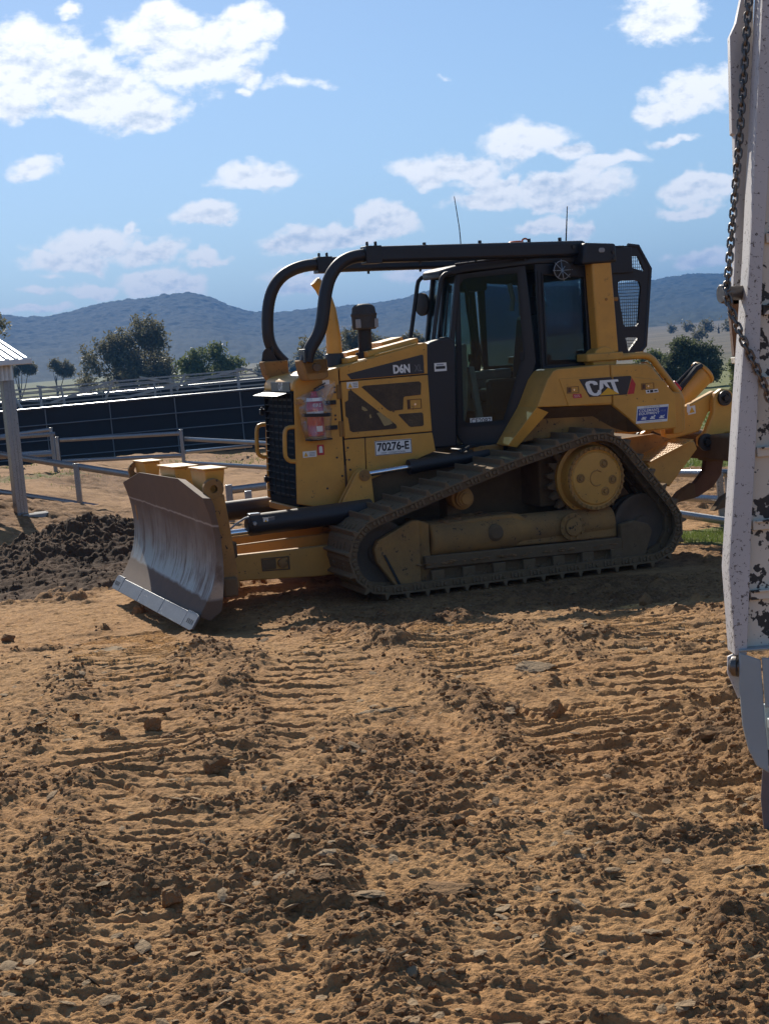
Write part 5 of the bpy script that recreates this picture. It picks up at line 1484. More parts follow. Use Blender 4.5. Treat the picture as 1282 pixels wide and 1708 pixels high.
# ---- sweeps: front hoops and roof beams
for s in (1, -1):
    y = s * 0.65
    pth = [(1.935, y, 2.10), (1.915, y, 2.17), (1.875, y, 2.24), (1.81, y, 2.32), (1.765, y, 2.43), (1.74, y, 2.58), (1.715, y, 2.70), (1.68, y, 2.80), (1.63, y, 2.88), (1.56, y, 2.945), (1.47, y, 2.985), (1.37, y, 3.00), (1.28, y, 3.002)]
    if s == -1:
        pth = [(1.72, y, 2.09), (1.78, y, 2.15), (1.835, y, 2.23), (1.868, y, 2.34), (1.862, y, 2.50), (1.848, y, 2.62), (1.815, y, 2.74), (1.76, y, 2.84), (1.68, y, 2.92), (1.58, y, 2.97), (1.47, y, 3.0), (1.37, y, 3.01), (1.28, y, 3.01)]
    # smooth the path
    pts = np.array(pth); tt = np.linspace(0, len(pts) - 1, 44)
    sm = np.stack([np.interp(tt, np.arange(len(pts)), pts[:, k]) for k in range(3)], 1)
    for _ in range(3):
        sm[1:-1] = (sm[:-2] + 2 * sm[1:-1] + sm[2:]) / 4
    m = MB(); m.tube([tuple(p_) for p_ in sm], 0.058, 16); hoop = P(m, "sweep_hoop", 'black', smooth=60)
    m = MB(); m.box(1.19, 1.34, y - 0.075, y + 0.075, 2.925, 3.08); m.cyl((1.30, y, 3.08), (1.30, y, 3.12), 0.014, n=8); m.cyl((1.22, y, 3.08), (1.22, y, 3.12), 0.014, n=8); P(m, "clamp_sleeve", 'black', hoop, 0.01)
    m = MB(); m.tube([(1.34, y, 3.004), (-0.86, y, 2.985)], 0.0, sq=(0.145, 0.14)); bm_ = P(m, "roof_beam", 'black', None, 0.03)
    m = MB()
    for x_ in (0.75, 0.20, -0.30, -0.62):
        m.cyl((x_, y, 3.06), (x_, y, 3.095), 0.017, n=8); m.cyl((x_ + 0.05, y, 2.93), (x_ + 0.05, y, 2.90), 0.013, n=8)
    P(m, "bolt", 'black', bm_)
    # feet
    yf = s * 0.54
    m = MB(); m.prism([(1.985, 2.115), (1.745, 2.115), (1.745, 1.955), (1.80, 1.93), (1.93, 1.93), (1.965, 1.99)], yf - 0.085, yf + 0.13 * s if s == 1 else yf + 0.085)
    if s == 1:
        m.prism([(1.985, 2.115), (1.745, 2.115), (1.745, 1.98), (1.95, 1.98)], 0.45, 0.67)
    ft = P(m, "hoop_foot", 'yellow_dirty', None, 0.012)
    m = MB(); m.prism([(1.975, 2.10), (1.955, 2.20), (1.93, 2.235), (1.90, 2.245), (1.88, 2.235), (1.88, 2.10)] if s == 1 else [(1.88, 2.10), (1.88, 2.20), (1.86, 2.24), (1.82, 2.25), (1.77, 2.24), (1.75, 2.20), (1.75, 2.10)], y - 0.085, y - 0.07); m.prism([(1.975, 2.10), (1.955, 2.20), (1.93, 2.235), (1.88, 2.235), (1.80, 2.10)], y + 0.07, y + 0.085) if s == -1 else None
    m.box(1.955, 1.975, y - 0.085, y + 0.085, 2.09, 2.21) if s == 1 else m.box(1.84, 1.86, y - 0.085, y + 0.085, 2.03, 2.25)
    P(m, "hoop_clamp", 'black', ft, 0.01)
    m = MB(); m.cyl((1.86, yf + 0.08 * s, 2.045), (1.86, yf + 0.135 * s + 0.04 * s, 2.045), 0.035, n=14); P(m, "pivot_pin", 'mud', ft)
m = MB(); m.bar((1.55, -0.65, 2.985), (1.55, 0.65, 2.985), 0.01, 0.01)
m = MB(); m.tube([(-0.62, -0.65, 2.99), (-0.62, 0.65, 2.99)], 0, sq=(0.12, 0.12)); P(m, "cross_beam", 'black', None, 0.02)

# ---- rollover posts
for s in (1, -1):
    y = s * 0.72
    m = MB()
    m.prism([(-0.895, 1.96), (-0.865, 2.86), (-1.075, 2.87), (-1.115, 2.0)], y - 0.075, y + 0.075)
    po = P(m, "rollover_post", 'yellow', None, 0.022, seg=3)
    m = MB(); m.box(-1.135, -0.75, y - 0.12, y + 0.12, 1.93, 2.005); P(m, "post_flange", 'yellow', po, 0.012)
    m = MB(); m.rev((-0.95, y - 0.09, 1.935), (0, 1, 0), [(0, 0.13), (0.18, 0.13)], 24); P(m, "post_socket", 'yellow_clean', po, 0.01)
    m = MB(); m.cyl((-1.0, y + 0.07 * s, 2.50), (-1.0, y + 0.085 * s, 2.50), 0.013, n=8); m.cyl((-1.10, y, 2.50), (-1.16, y, 2.50), 0.02, n=10); P(m, "bolt", 'yellow_dirty', po)
    m = MB(); m.prism([(-0.75, 2.83), (-0.79, 3.03), (-1.115, 3.012), (-1.125, 2.84)], y - 0.10, y + 0.10); hd = P(m, "rollover_head", 'black', None, 0.02)
    m = MB(); m.rev((-1.0 + 0.03, y + 0.098 * s, 2.955), (0, s, 0), [(0, 0.022), (0.01, 0.022)], 14); m.rev((-0.95, y + 0.098 * s, 2.955), (0, s, 0), [(0, 0.022), (0.01, 0.022)], 14)
    m.box(-0.975, -0.945, min(y + 0.098 * s, y + 0.106 * s), max(y + 0.098 * s, y + 0.106 * s), 2.935, 2.975)
    P(m, "lift_eye", 'grey', hd, 0.002)
    m = MB(); m.cyl((-1.08, y + 0.1 * s, 2.93), (-1.08, y + 0.112 * s, 2.93), 0.015, n=8); m.cyl((-1.09, y + 0.1 * s, 2.87), (-1.09, y + 0.112 * s, 2.87), 0.015, n=8); m.cyl((-0.72, s * 0.722, 3.0), (-0.72, s * 0.735, 3.0), 0.017, n=8); P(m, "bolt", 'darksteel', hd)
m = MB(); m.box(-1.10, -0.80, -0.64, 0.64, 2.84, 3.0); P(m, "rollover_crossbar", 'black', None, 0.02)
m = MB(); m.box(-1.38, -1.13, -0.62, 0.66, 2.74, 2.985); m.box(-1.30, -1.20, 0.0, 0.66, 2.985, 3.0); P(m, "rear_beam", 'black', None, 0.02)

# ---- cab
def lerp2(a, b, t): return (a[0] + (b[0] - a[0]) * t, a[1] + (b[1] - a[1]) * t)
DA, DB = (0.32, 0.28), (-0.36, 0.65)
LD = math.hypot(DB[0] - DA[0], DB[1] - DA[1])
def dpt(sv, z, off=0.0, s=1):
    p_ = lerp2(DA, DB, sv / LD)
    nxp, nyp = (DB[1] - DA[1]) / LD, -(DB[0] - DA[0]) / LD
    return (p_[0] + nxp * off, s * (p_[1] + nyp * off), z)
def dframe(m, outer, inner, o0, o1, s):
    n = len(outer)
    vs = [dpt(a, z, o, s) for o in (o0, o1) for L in (outer, inner) for a, z in L]
    for i in range(n):
        j = (i + 1) % n
        m.f += [tuple(len(m.v) + q_ for q_ in f) for f in ((i, j, n + j, n + i), (2 * n + i, 3 * n + i, 3 * n + j, 2 * n + j), (i, 2 * n + i, 2 * n + j, j), (n + i, n + j, 3 * n + j, 3 * n + i))]
    m.v += vs
def dprism(m, poly, o0, o1, s):
    n = len(poly)
    m.add([dpt(a, z, o0, s) for a, z in poly] + [dpt(a, z, o1, s) for a, z in poly], [tuple(range(n)), tuple(range(2 * n - 1, n - 1, -1))] + [(i, (i + 1) % n, n + (i + 1) % n, n + i) for i in range(n)])
DOUT = [(-0.045, 1.31), (0.015, 2.79), (0.05, 2.85), (0.13, 2.88), (0.675, 2.915), (0.735, 1.95), (0.46, 1.20), (0.02, 1.205)]
DIN = [(0.02, 1.44), (0.055, 2.72), (0.09, 2.77), (0.13, 2.785), (0.60, 2.80), (0.62, 2.05), (0.40, 1.425), (0.05, 1.415)]
for s in (1, -1):
    m = MB(); dframe(m, DOUT, DIN, -0.035, 0.0, s); dr = P(m, "cab_door", 'black', None, 0.012)
    m = MB(); dprism(m, DIN, -0.022, -0.016, s); P(m, "door_glass", 'glass', dr)
    m = MB(); dframe(m, [lerp2(a, b, 0.86) for a, b in zip(DOUT, DIN)], [lerp2(b, (0.33, 2.1), 0.015) for b in DIN], 0.001, 0.006, s); P(m, "door_seal", 'rubber', dr)
    m = MB(); dprism(m, [(0.58, 1.98), (0.62, 1.98), (0.62, 2.06), (0.58, 2.06)], 0.002, 0.02, s); P(m, "door_handle", 'black_matt', dr, 0.004)
    # quarter behind the door
    m = MB(); y0, y1 = s * 0.62, s * 0.655
    m.frame([(-0.345, 2.925), (-0.93, 2.90), (-0.94, 1.86), (-0.37, 1.86)], [(-0.43, 2.755), (-0.855, 2.715), (-0.867, 1.915), (-0.425, 1.925)], y0, y1); qf = P(m, "rear_quarter", 'black', None, 0.012)
    m = MB(); m.box(-0.867, -0.425, s * 0.632, s * 0.638, 1.915, 2.755); P(m, "quarter_glass", 'glass_dark', qf)
    m = MB(); m.box(-0.42, -0.405, s * 0.655, s * 0.67, 1.92, 2.78); m.box(-0.375, -0.365, s * 0.655, s * 0.665, 1.92, 2.80); P(m, "window_strip", 'rubber', qf, 0.004)
    # lower wall below the quarter
    m = MB(); m.prism([(-0.02, 1.20), (-0.37, 1.86), (-0.94, 1.86), (-0.94, 1.20)], s * 0.50, s * 0.60); P(m, "cab_wall", 'black', None, 0.01)
    # front side post and cowl
    m = MB(); m.prism([(0.715, 1.22), (0.712, 2.19), (0.48, 2.245), (0.40, 2.20), (0.44, 1.22)], s * 0.30, s * 0.448); cw = P(m, "cowl", 'black', None, 0.02)
    if s == 1:
        stk = plate("dealer_sticker", 'white', 0.511, 0.633, 1.931, 2.008, 0.449)
        plate("sticker_panel", 'ink', 0.525, 0.62, 1.952, 1.978, 0.4512, 0.0006, stk); plate("sticker_line", 'grey', 0.54, 0.61, 1.985, 1.998, 0.4512, 0.0006, stk)
# windscreen with two panes and the nose post frame (raked)
def fx(z): return 0.40 - (z - 2.2) * 0.17
m = MB()
for ya, yb in ((-0.31, -0.265), (-0.02, 0.02), (0.265, 0.31)):
    m.add([(fx(2.15), ya, 2.15), (fx(2.15), yb, 2.15), (fx(2.86), yb, 2.86), (fx(2.86), ya, 2.86), (fx(2.15) - 0.05, ya, 2.15), (fx(2.15) - 0.05, yb, 2.15), (fx(2.86) - 0.05, yb, 2.86), (fx(2.86) - 0.05, ya, 2.86)],
          [(0, 1, 2, 3), (7, 6, 5, 4), (0, 4, 5, 1), (1, 5, 6, 2), (2, 6, 7, 3), (3, 7, 4, 0)])
m.box(fx(2.15) - 0.05, fx(2.15), -0.31, 0.31, 2.13, 2.19)
wf = P(m, "windscreen_frame", 'black', None, 0.008)
m = MB(); m.add([(fx(2.17) - 0.02, -0.29, 2.17), (fx(2.17) - 0.02, 0.29, 2.17), (fx(2.86) - 0.02, 0.29, 2.86), (fx(2.86) - 0.02, -0.29, 2.86), (fx(2.17) - 0.026, -0.29, 2.17), (fx(2.17) - 0.026, 0.29, 2.17), (fx(2.86) - 0.026, 0.29, 2.86), (fx(2.86) - 0.026, -0.29, 2.86)],
                [(0, 1, 2, 3), (7, 6, 5, 4), (0, 4, 5, 1), (1, 5, 6, 2), (2, 6, 7, 3), (3, 7, 4, 0)]); P(m, "windscreen", 'glass', wf)
m = MB(); m.tube([(fx(2.2) + 0.02, 0.16, 2.2), (fx(2.45) + 0.02, 0.10, 2.45), (fx(2.72) + 0.015, 0.06, 2.74)], 0.010, 6); m.tube([(fx(2.3) + 0.02, 0.20, 2.25), (fx(2.62) + 0.02, 0.22, 2.66)], 0.008, 6); P(m, "wiper", 'black_matt', wf)
# roof
m = MB()
plan = [(0.42, -0.20), (0.42, 0.20), (0.33, 0.30), (0.22, 0.37), (-0.34, 0.665), (-0.95, 0.665), (-0.95, -0.665), (-0.34, -0.665), (0.22, -0.37), (0.33, -0.30)]
def rz(x): return float(np.interp(x, [-0.95, -0.3, 0.25, 0.42], [2.93, 2.935, 2.90, 2.865]))
n_ = len(plan); lay = [(1.0, -0.075), (1.01, -0.03), (0.985, 0.0), (0.93, 0.012)]
vs = [(x * k, y * k, rz(x) + dz_) for k, dz_ in lay for x, y in plan]
fs = [(i * n_ + a, i * n_ + (a + 1) % n_, (i + 1) * n_ + (a + 1) % n_, (i + 1) * n_ + a) for i in range(3) for a in range(n_)]
fs += [tuple(range(n_ - 1, -1, -1)), tuple(range(3 * n_, 4 * n_))]
m.add(vs, fs); rf = P(m, "cab_roof", 'black', None, 0.01)
m = MB(); m.tube([(0.30, 0.30, 2.905), (-0.33, 0.655, 2.945), (-0.86, 0.66, 2.94)], 0.012, 8); P(m, "roof_gutter", 'black', rf)
m = MB(); m.cyl((-0.22, 0.42, 2.97), (-0.50, 0.42, 2.985), 0.045, n=14); m.cyl((-0.54, 0.42, 2.985), (-0.84, 0.42, 3.0), 0.05, n=14); P(m, "roof_duct", 'console', rf)
m = MB(); m.tube([(-0.3 - 0.05 * k, 0.44 + 0.02 * math.sin(k * 2), 2.99 + 0.02 * math.cos(k * 1.7)) for k in range(11)], 0.012, 6); P(m, "roof_hose", 'rubber', rf)
# rear wall of the cab, floor
m = MB(); m.frame([(-0.63, 1.2), (0.63, 1.2), (0.63, 2.9), (-0.63, 2.9)], [(-0.5, 1.95), (0.5, 1.95), (0.5, 2.72), (-0.5, 2.72)], -0.94, -0.90, 'x'); cr_ = P(m, "cab_rear", 'black', None, 0.01)
m = MB(); m.box(-0.925, -0.918, -0.5, 0.5, 1.95, 2.72); P(m, "rear_glass", 'glass', cr_)
m = MB(); m.prism([(0.42, -0.26), (0.42, 0.26), (-0.05, 0.46), (-0.93, 0.58), (-0.93, -0.58), (-0.05, -0.46)], 1.14, 1.22, 'z'); P(m, "cab_floor", 'black_matt')
m = MB(); m.box(-0.02, 0.44, 0.27, 0.47, 1.10, 1.20); m.box(-0.94, -0.02, 0.40, 0.58, 1.10, 1.20); P(m, "cab_sill", 'black', None, 0.01)
# inside the cab
m = MB()
m.box(-0.52, -0.02, -0.24, 0.24, 1.60, 1.73); m.prism([(-0.46, 1.70), (-0.56, 2.40), (-0.66, 2.42), (-0.60, 1.70)], -0.23, 0.23); m.box(-0.68, -0.56, -0.12, 0.12, 2.40, 2.58)
m.box(-0.48, -0.08, -0.16, 0.16, 1.22, 1.60)
P(m, "seat", 'seat', None, 0.04, seg=3)
m = MB(); m.box(-0.50, 0.02, -0.42, -0.27, 1.50, 1.86); m.prism([(0.02, 1.80), (0.02, 1.88), (-0.5, 1.90), (-0.5, 1.80)], -0.44, -0.25); P(m, "side_console", 'console', None, 0.02)
m = MB(); m.box(-0.45, 0.05, 0.27, 0.38, 1.5, 1.82); P(m, "armrest", 'seat', None, 0.03)
m = MB(); m.tube([(-0.05, -0.34, 1.88), (-0.04, -0.34, 1.96)], 0.012, 8); m.rev((-0.04, -0.34, 1.95), (0.1, 0, 1), [(0, 0.02), (0.03, 0.028), (0.06, 0.022), (0.065, 0)], 12, cap=False); P(m, "joystick", 'black_matt')
m = MB(); m.prism([(0.40, 1.22), (0.30, 2.15), (0.16, 2.17), (0.18, 1.60), (0.26, 1.22)], -0.22, 0.17); P(m, "dashboard", 'console', None, 0.02)
m = MB(); m.prism([(0.14, 1.95), (0.04, 1.25), (0.10, 1.22), (0.20, 1.95)], 0.20, 0.26); P(m, "door_post_trim", 'console', None, 0.01)
m = MB(); m.tube([(0.12, 0.10, 2.80), (0.10, 0.08, 2.5), (0.08, 0.12, 2.2), (0.05, 0.14, 2.02)], 0.014, 6); m.tube([(0.12, 0.12, 2.75), (0.06, 0.16, 2.4), (0.02, 0.15, 2.1), (-0.02, 0.12, 1.98)], 0.010, 6); P(m, "cables", 'rubber')
m = MB(); m.box(-0.12, 0.16, -0.25, 0.10, 2.66, 2.80); P(m, "roof_console", 'black_matt', None, 0.02)
m = MB(); m.tube([(-0.20, 0.40, 2.70), (-0.22, 0.42, 2.55), (-0.21, 0.40, 2.45)], 0.025, 8); P(m, "interior_lamp", 'grey')
# plate in the door glass
ce = MB(); dprism(ce, [(0.086, 1.404), (0.292, 1.404), (0.292, 1.470), (0.086, 1.467)], -0.012, -0.009, 1); ce = P(ce, "fleet_plate", 'white')
letters("CE2087", 0.050, 0.185, dpt(0.097, 1.413, -0.0075), (DB[0] - DA[0], DB[1] - DA[1], 0), (0, 0, 1), MT['ink'], ce, 0.008)
# guard rails and mirror in front of the windscreen
for s in (1, -1):
    y = s * 0.28
    m = MB(); m.tube([(0.56, y, 2.19), (0.545, y, 2.28), (0.45, y, 2.74), (0.435, y, 2.79), (0.40, y, 2.822), (0.34, y, 2.835), (0.26, y, 2.84)], 0.021, 10); gd = P(m, "screen_rail", 'black', smooth=60)
    m = MB(); m.box(0.53, 0.59, y - 0.03, y + 0.03, 2.18, 2.21); P(m, "rail_foot", 'black', gd, 0.005)
m = MB(); m.rev((0.34, -0.36, 2.57), (1, 0.2, 0), [(0, 0.06), (0.02, 0.11), (0.05, 0.112), (0.055, 0.10)], 20); mi = P(m, "mirror", 'black_matt'); m = MB(); m.tube([(0.34, -0.36, 2.57), (0.30, -0.33, 2.57)], 0.012, 8); P(m, "mirror_arm", 'black', mi)
# work lamp with a wire cage at the back corner of the roof
m = MB(); m.rev((-0.62, 0.67, 2.80), (0.5, 1, -0.1), [(0, 0.03), (0.03, 0.075), (0.10, 0.085), (0.105, 0.07)], 18); wl_ = P(m, "work_lamp", 'black_matt')
m = MB()
for k in range(4):
    a = R(45 * k)
    m.tube([Vector((-0.57, 0.77, 2.79)) + Vector((0.10 * math.cos(a) * 0.9, -0.02, 0.10 * math.sin(a))), Vector((-0.55, 0.80, 2.785)), Vector((-0.57, 0.77, 2.79)) - Vector((0.10 * math.cos(a) * 0.9, -0.02, 0.10 * math.sin(a)))], 0.004, 6)
m.tube([Vector((-0.56, 0.785, 2.79)) + Vector((0.085 * math.cos(a), 0, 0.085 * math.sin(a))) for a in np.linspace(0, 6.283, 20)], 0.004, 6)
P(m, "lamp_cage", 'galv', wl_)
# beacon and aerials
m = MB(); m.rev((-0.42, 0.10, 3.02), (0, 0, 1), [(0, 0.055), (0.05, 0.055), (0.055, 0.05)], 16); m.box(-0.50, -0.34, 0.02, 0.18, 2.93, 3.02); bc = P(m, "beacon_base", 'black_matt')
m = MB(); m.rev((-0.44, 0.10, 3.06), (0, 0, 1), [(0, 0.075), (0.045, 0.075), (0.055, 0.06), (0.056, 0)], 18, cap=False); P(m, "beacon_lens", 'orange', bc)
m = MB(); m.tube([(-0.54 + 0.035 * math.cos(a), 0.10, 3.10 + 0.035 * math.sin(a)) for a in np.linspace(0.5, 5.6, 14)], 0.009, 6); P(m, "beacon_handle", 'orange', bc)
m = MB(); m.tube([(0.19, 0.2, 2.90), (0.18, 0.2, 3.0), (0.19, 0.2, 3.25), (0.225, 0.2, 3.54)], [0.012, 0.006, 0.005, 0.004], 6); m.cyl((0.19, 0.2, 2.89), (0.19, 0.2, 2.94), 0.022, n=10); P(m, "aerial", 'ink')
m = MB(); m.tube([(-0.93, 0.2, 3.02), (-0.93, 0.2, 3.10), (-0.96, 0.2, 3.42)], [0.012, 0.008, 0.005], 6); P(m, "aerial", 'ink')

# ---- rear guard with woven mesh windows
G0 = [(-1.17, 2.985), (-1.36, 3.0), (-1.465, 2.99), (-1.59, 2.775), (-1.50, 2.04), (-1.40, 1.955), (-1.24, 1.955), (-1.15, 2.10)]
wins = [[(-1.225, 2.60), (-1.235, 2.66), (-1.28, 2.675), (-1.42, 2.672), (-1.465, 2.655), (-1.478, 2.60), (-1.435, 2.26), (-1.415, 2.235), (-1.29, 2.235), (-1.27, 2.26)],
        [(-1.352, 2.80), (-1.352, 2.90), (-1.462, 2.895), (-1.53, 2.745)],
        [(-1.285, 2.135), (-1.43, 2.125), (-1.312, 2.0)]]
bmg = bmesh.new()
def loop(pts_, y):
    vv = [bmg.verts.new((x, y, z)) for x, z in pts_]
    return [bmg.edges.new((vv[i], vv[(i + 1) % len(vv)])) for i in range(len(vv))]
ed = loop(G0, 0.6)
for w_ in wins:
    ed += loop(w_, 0.6)
bmesh.ops.triangle_fill(bmg, use_beauty=True, edges=ed)
ret = bmesh.ops.extrude_face_region(bmg, geom=bmg.faces[:])
bmesh.ops.translate(bmg, verts=[v for v in ret['geom'] if isinstance(v, bmesh.types.BMVert)], vec=(0, 0.03, 0))
bmesh.ops.recalc_face_normals(bmg, faces=bmg.faces[:])
me = bpy.data.meshes.new("rear_guard"); bmg.to_mesh(me); bmg.free()
rg = link("rear_guard", me, MT['black'], dz)
m = MB(); m.tube([(x, 0.62, z) for x, z in G0[1:7]], 0.022, 8); P(m, "guard_rim", 'black', rg, smooth=60)
def clip(p0, p1, poly):
    """parts of a segment inside a polygon in (x,z)"""
    ts = []
    for i in range(len(poly)):
        a, b = poly[i], poly[(i + 1) % len(poly)]
        r_ = (p1[0] - p0[0], p1[1] - p0[1]); s_ = (b[0] - a[0], b[1] - a[1])
        den = r_[0] * s_[1] - r_[1] * s_[0]
        if abs(den) < 1e-9: continue
        t_ = ((a[0] - p0[0]) * s_[1] - (a[1] - p0[1]) * s_[0]) / den
        u_ = ((a[0] - p0[0]) * r_[1] - (a[1] - p0[1]) * r_[0]) / den
        if 0 <= u_ < 1 and 0 <= t_ <= 1: ts.append(t_)
    ts.sort()
    return [(ts[i], ts[i + 1]) for i in range(0, len(ts) - 1, 2)]
m = MB()
for w_ in wins:
    for yy, sh in ((0.604, 0.0), (0.612, 0.011)):
        for k in range(60):
            x_ = -1.62 + 0.022 * k + sh
            for t0, t1 in clip((x_, 1.9), (x_ - 0.03, 3.05), w_):
                m.tube([(x_ - 0.03 * t0, yy, 1.9 + 1.15 * t0), (x_ - 0.03 * t1, yy, 1.9 + 1.15 * t1)], 0.0017, 4)
    for k in range(40):
        z_ = 1.95 + 0.030 * k
        for t0, t1 in clip((-1.7, z_), (-1.1, z_ + 0.004), w_):
            m.tube([(-1.7 + 0.6 * t0, 0.608, z_ + 0.004 * t0), (-1.7 + 0.6 * t1, 0.608, z_ + 0.004 * t1)], 0.0025, 4)
P(m, "guard_mesh", 'black_matt', rg, smooth=0)
m = MB(); m.box(-1.50, -1.42, -0.62, 0.60, 1.98, 2.03); m.box(-1.47, -1.40, -0.62, 0.60, 2.93, 2.99); P(m, "guard_bar", 'black', rg, 0.01)

# ---- fender tanks over the rear of the tracks
for s in (1, -1):
    y0, y1 = s * 0.45, s * 1.0
    m = MB()
    m.prism([(-0.12, 1.555), (-0.24, 1.80), (-0.30, 1.87), (-0.345, 1.89), (-0.89, 1.90), (-0.895, 1.53), (-0.885, 1.525)], s * 0.60, y1)
    tk = P(m, "fender_tank", 'yellow', None, 0.02, seg=3)
    m = MB(); m.prism([(-0.902, 1.90), (-1.285, 1.885), (-1.34, 1.85), (-1.58, 1.57), (-1.585, 1.25), (-1.205, 1.255), (-1.035, 1.405), (-0.902, 1.515)], s * 0.60, y1); P(m, "rear_tank", 'yellow', tk, 0.02, seg=3)
    # raised hatch in the tank face with its latch
    m = MB(); m.prism([(-0.355, 1.80), (-0.89, 1.79), (-0.89, 1.545), (-0.435, 1.545), (-0.42, 1.60)], y1, y1 + 0.008 * s); P(m, "tank_hatch", 'yellow', tk, 0.006)
    m = MB(); m.prism([(-0.908, 1.80), (-1.45, 1.715), (-1.57, 1.57), (-1.57, 1.262), (-1.21, 1.262), (-1.04, 1.41), (-0.908, 1.52)], y1, y1 + 0.008 * s); P(m, "tank_hatch", 'yellow', tk, 0.006)
    # sloping front wing and recessed underside
    m = MB(); m.add([(-0.12, s * 0.60, 1.555), (-0.12, s * 0.995, 1.555), (0.16, s * 0.93, 1.225), (0.12, s * 0.60, 1.225), (-0.33, s * 0.60, 1.87), (-0.30, s * 0.99, 1.87), (-0.25, s * 0.60, 1.50), (0.03, s * 0.60, 1.20), (-0.25, s * 0.97, 1.50), (0.06, s * 0.91, 1.20)],
                    [(0, 1, 5, 4), (0, 3, 2, 1), (6, 8, 9, 7), (3, 7, 9, 2), (1, 2, 9, 8), (0, 6, 7, 3)]); P(m, "front_wing", 'yellow', tk, 0.006, smooth=0)
    m = MB(); m.prism([(0.05, 1.22), (-0.12, 1.54), (-0.78, 1.525), (-0.90, 1.51), (-1.16, 1.245), (-1.0, 1.25), (-0.2, 1.25)], s * 0.60, s * 0.80); P(m, "tank_underside", 'yellow_dirty', tk, 0.01)
    m = MB(); m.add([(-0.12, s * 0.99, 1.55), (-0.885, s * 0.99, 1.522), (-1.04, s * 0.99, 1.402), (-1.21, s * 0.99, 1.252), (-1.16, s * 0.80, 1.243), (-1.0, s * 0.80, 1.30), (-0.80, s * 0.80, 1.42), (-0.15, s * 0.80, 1.44)],
                    [(0, 1, 6, 7), (1, 2, 5, 6), (2, 3, 4, 5)]); P(m, "tank_soffit", 'mud', tk, smooth=0)
    for xa, xb, za in ((-0.428, -0.550, 1.66), (-1.21, -1.345, 1.64)):
        m = MB(); m.frame([(xa, za + 0.06), (xb, za + 0.06), (xb, za), (xa, za)], [(xa - 0.004, za + 0.056), (xb + 0.004, za + 0.056), (xb + 0.004, za + 0.004), (xa - 0.004, za + 0.004)], y1 + 0.009 * s, y1 + 0.012 * s); m.box(xa - 0.01, xa - 0.045, min(y1 + 0.009 * s, y1 + 0.0105 * s), max(y1 + 0.009 * s, y1 + 0.0105 * s), za + 0.008, za + 0.052); P(m, "latch", 'rust', tk)
        m = MB(); m.cyl((xa - 0.07, y1 + 0.008 * s, za + 0.03), (xa - 0.07, y1 + 0.018 * s, za + 0.03), 0.010, n=10); P(m, "lock", 'chrome', tk)
# emblem on the near tank
YE = 1.0092
def flat(name, mat, pol, lift, parent):
    return P(MB().prism(pol, YE + lift, YE + lift + 0.0008), name, mat, parent)
em = flat("emblem", 'decal', [(-0.556, 1.782), (-0.89, 1.782), (-0.906, 1.760), (-0.906, 1.609), (-0.658, 1.612)], 0, dz)
em2 = flat("emblem_end", 'decal', [(-0.915, 1.782), (-1.100, 1.779), (-1.108, 1.765), (-1.052, 1.609), (-0.915, 1.609)], 0, em)
flat("emblem_red", 'red', [(-1.112, 1.760), (-1.150, 1.700), (-1.128, 1.612), (-1.058, 1.609)], 0, em)
def logo(pol): return [(-0.622 - u * 0.355, 1.622 + v * 0.135) for u, v in pol]
Cpol = [(0.36, 0.72), (0.24, 0.72), (0.23, 0.82), (0.16, 0.86), (0.12, 0.78), (0.15, 0.28), (0.19, 0.17), (0.25, 0.15), (0.30, 0.25), (0.32, 0.36), (0.42, 0.36), (0.38, 0.08), (0.27, -0.03), (0.14, 0.0), (0.05, 0.12), (0.015, 0.30), (0.0, 0.82), (0.05, 0.97), (0.16, 1.03), (0.29, 1.0), (0.36, 0.90)]
def slant(pol): return [(u + 0.10 * (1 - v) - 0.03, v) for u, v in pol]
flat("emblem_letter", 'white', logo(slant(Cpol)), 0.001, em)
flat("emblem_letter", 'white', logo(slant([(0.33, 0.10), (0.45, 1.0), (0.62, 1.0), (0.70, 0.40), (0.59, 0.55), (0.53, 0.80), (0.50, 0.50), (0.36, 0.24)])), 0.001, em)
flat("emblem_letter", 'white', logo(slant([(0.62, 1.0), (0.99, 1.0), (0.99, 0.84), (0.87, 0.84), (0.90, 0.0), (0.79, 0.10), (0.755, 0.84), (0.64, 0.84)])), 0.0012, em)
flat("emblem_triangle", 'logo_yellow', logo([(0.40, -0.02), (0.99, -0.02), (0.66, 0.48)]), 0.0018, em)
# hire company sign
sg_ = P(MB().prism([(-1.155, 1.489), (-1.495, 1.489), (-1.473, 1.329), (-1.133, 1.329)], YE, YE + 0.003), "hire_sign", 'white', None, 0.001)
P(MB().prism([(-1.160, 1.466), (-1.485, 1.466), (-1.470, 1.353), (-1.145, 1.353)], YE + 0.0031, YE + 0.0037), "sign_panel", 'blue', sg_)
letters("Sold & Serviced By", 0.013, 0.17, (-1.23, YE + 0.004, 1.471), (-1, 0, 0), (0, 0, 1), MT['ink'], sg_)
letters("COLEMAN'S", 0.028, 0.215, (-1.172, YE + 0.0042, 1.433), (-1, 0, 0), (0, 0, 1), MT['white'], sg_, 0.018, lean=0.15)
letters("EQUIPMENT", 0.026, 0.225, (-1.168, YE + 0.0042, 1.403), (-1, 0, 0), (0, 0, 1), MT['white'], sg_, 0.018, lean=0.15)
letters("PTY LTD", 0.014, 0.055, (-1.405, YE + 0.0042, 1.425), (-1, 0, 0), (0, 0, 1), MT['grey'], sg_, 0.01)
m = MB()
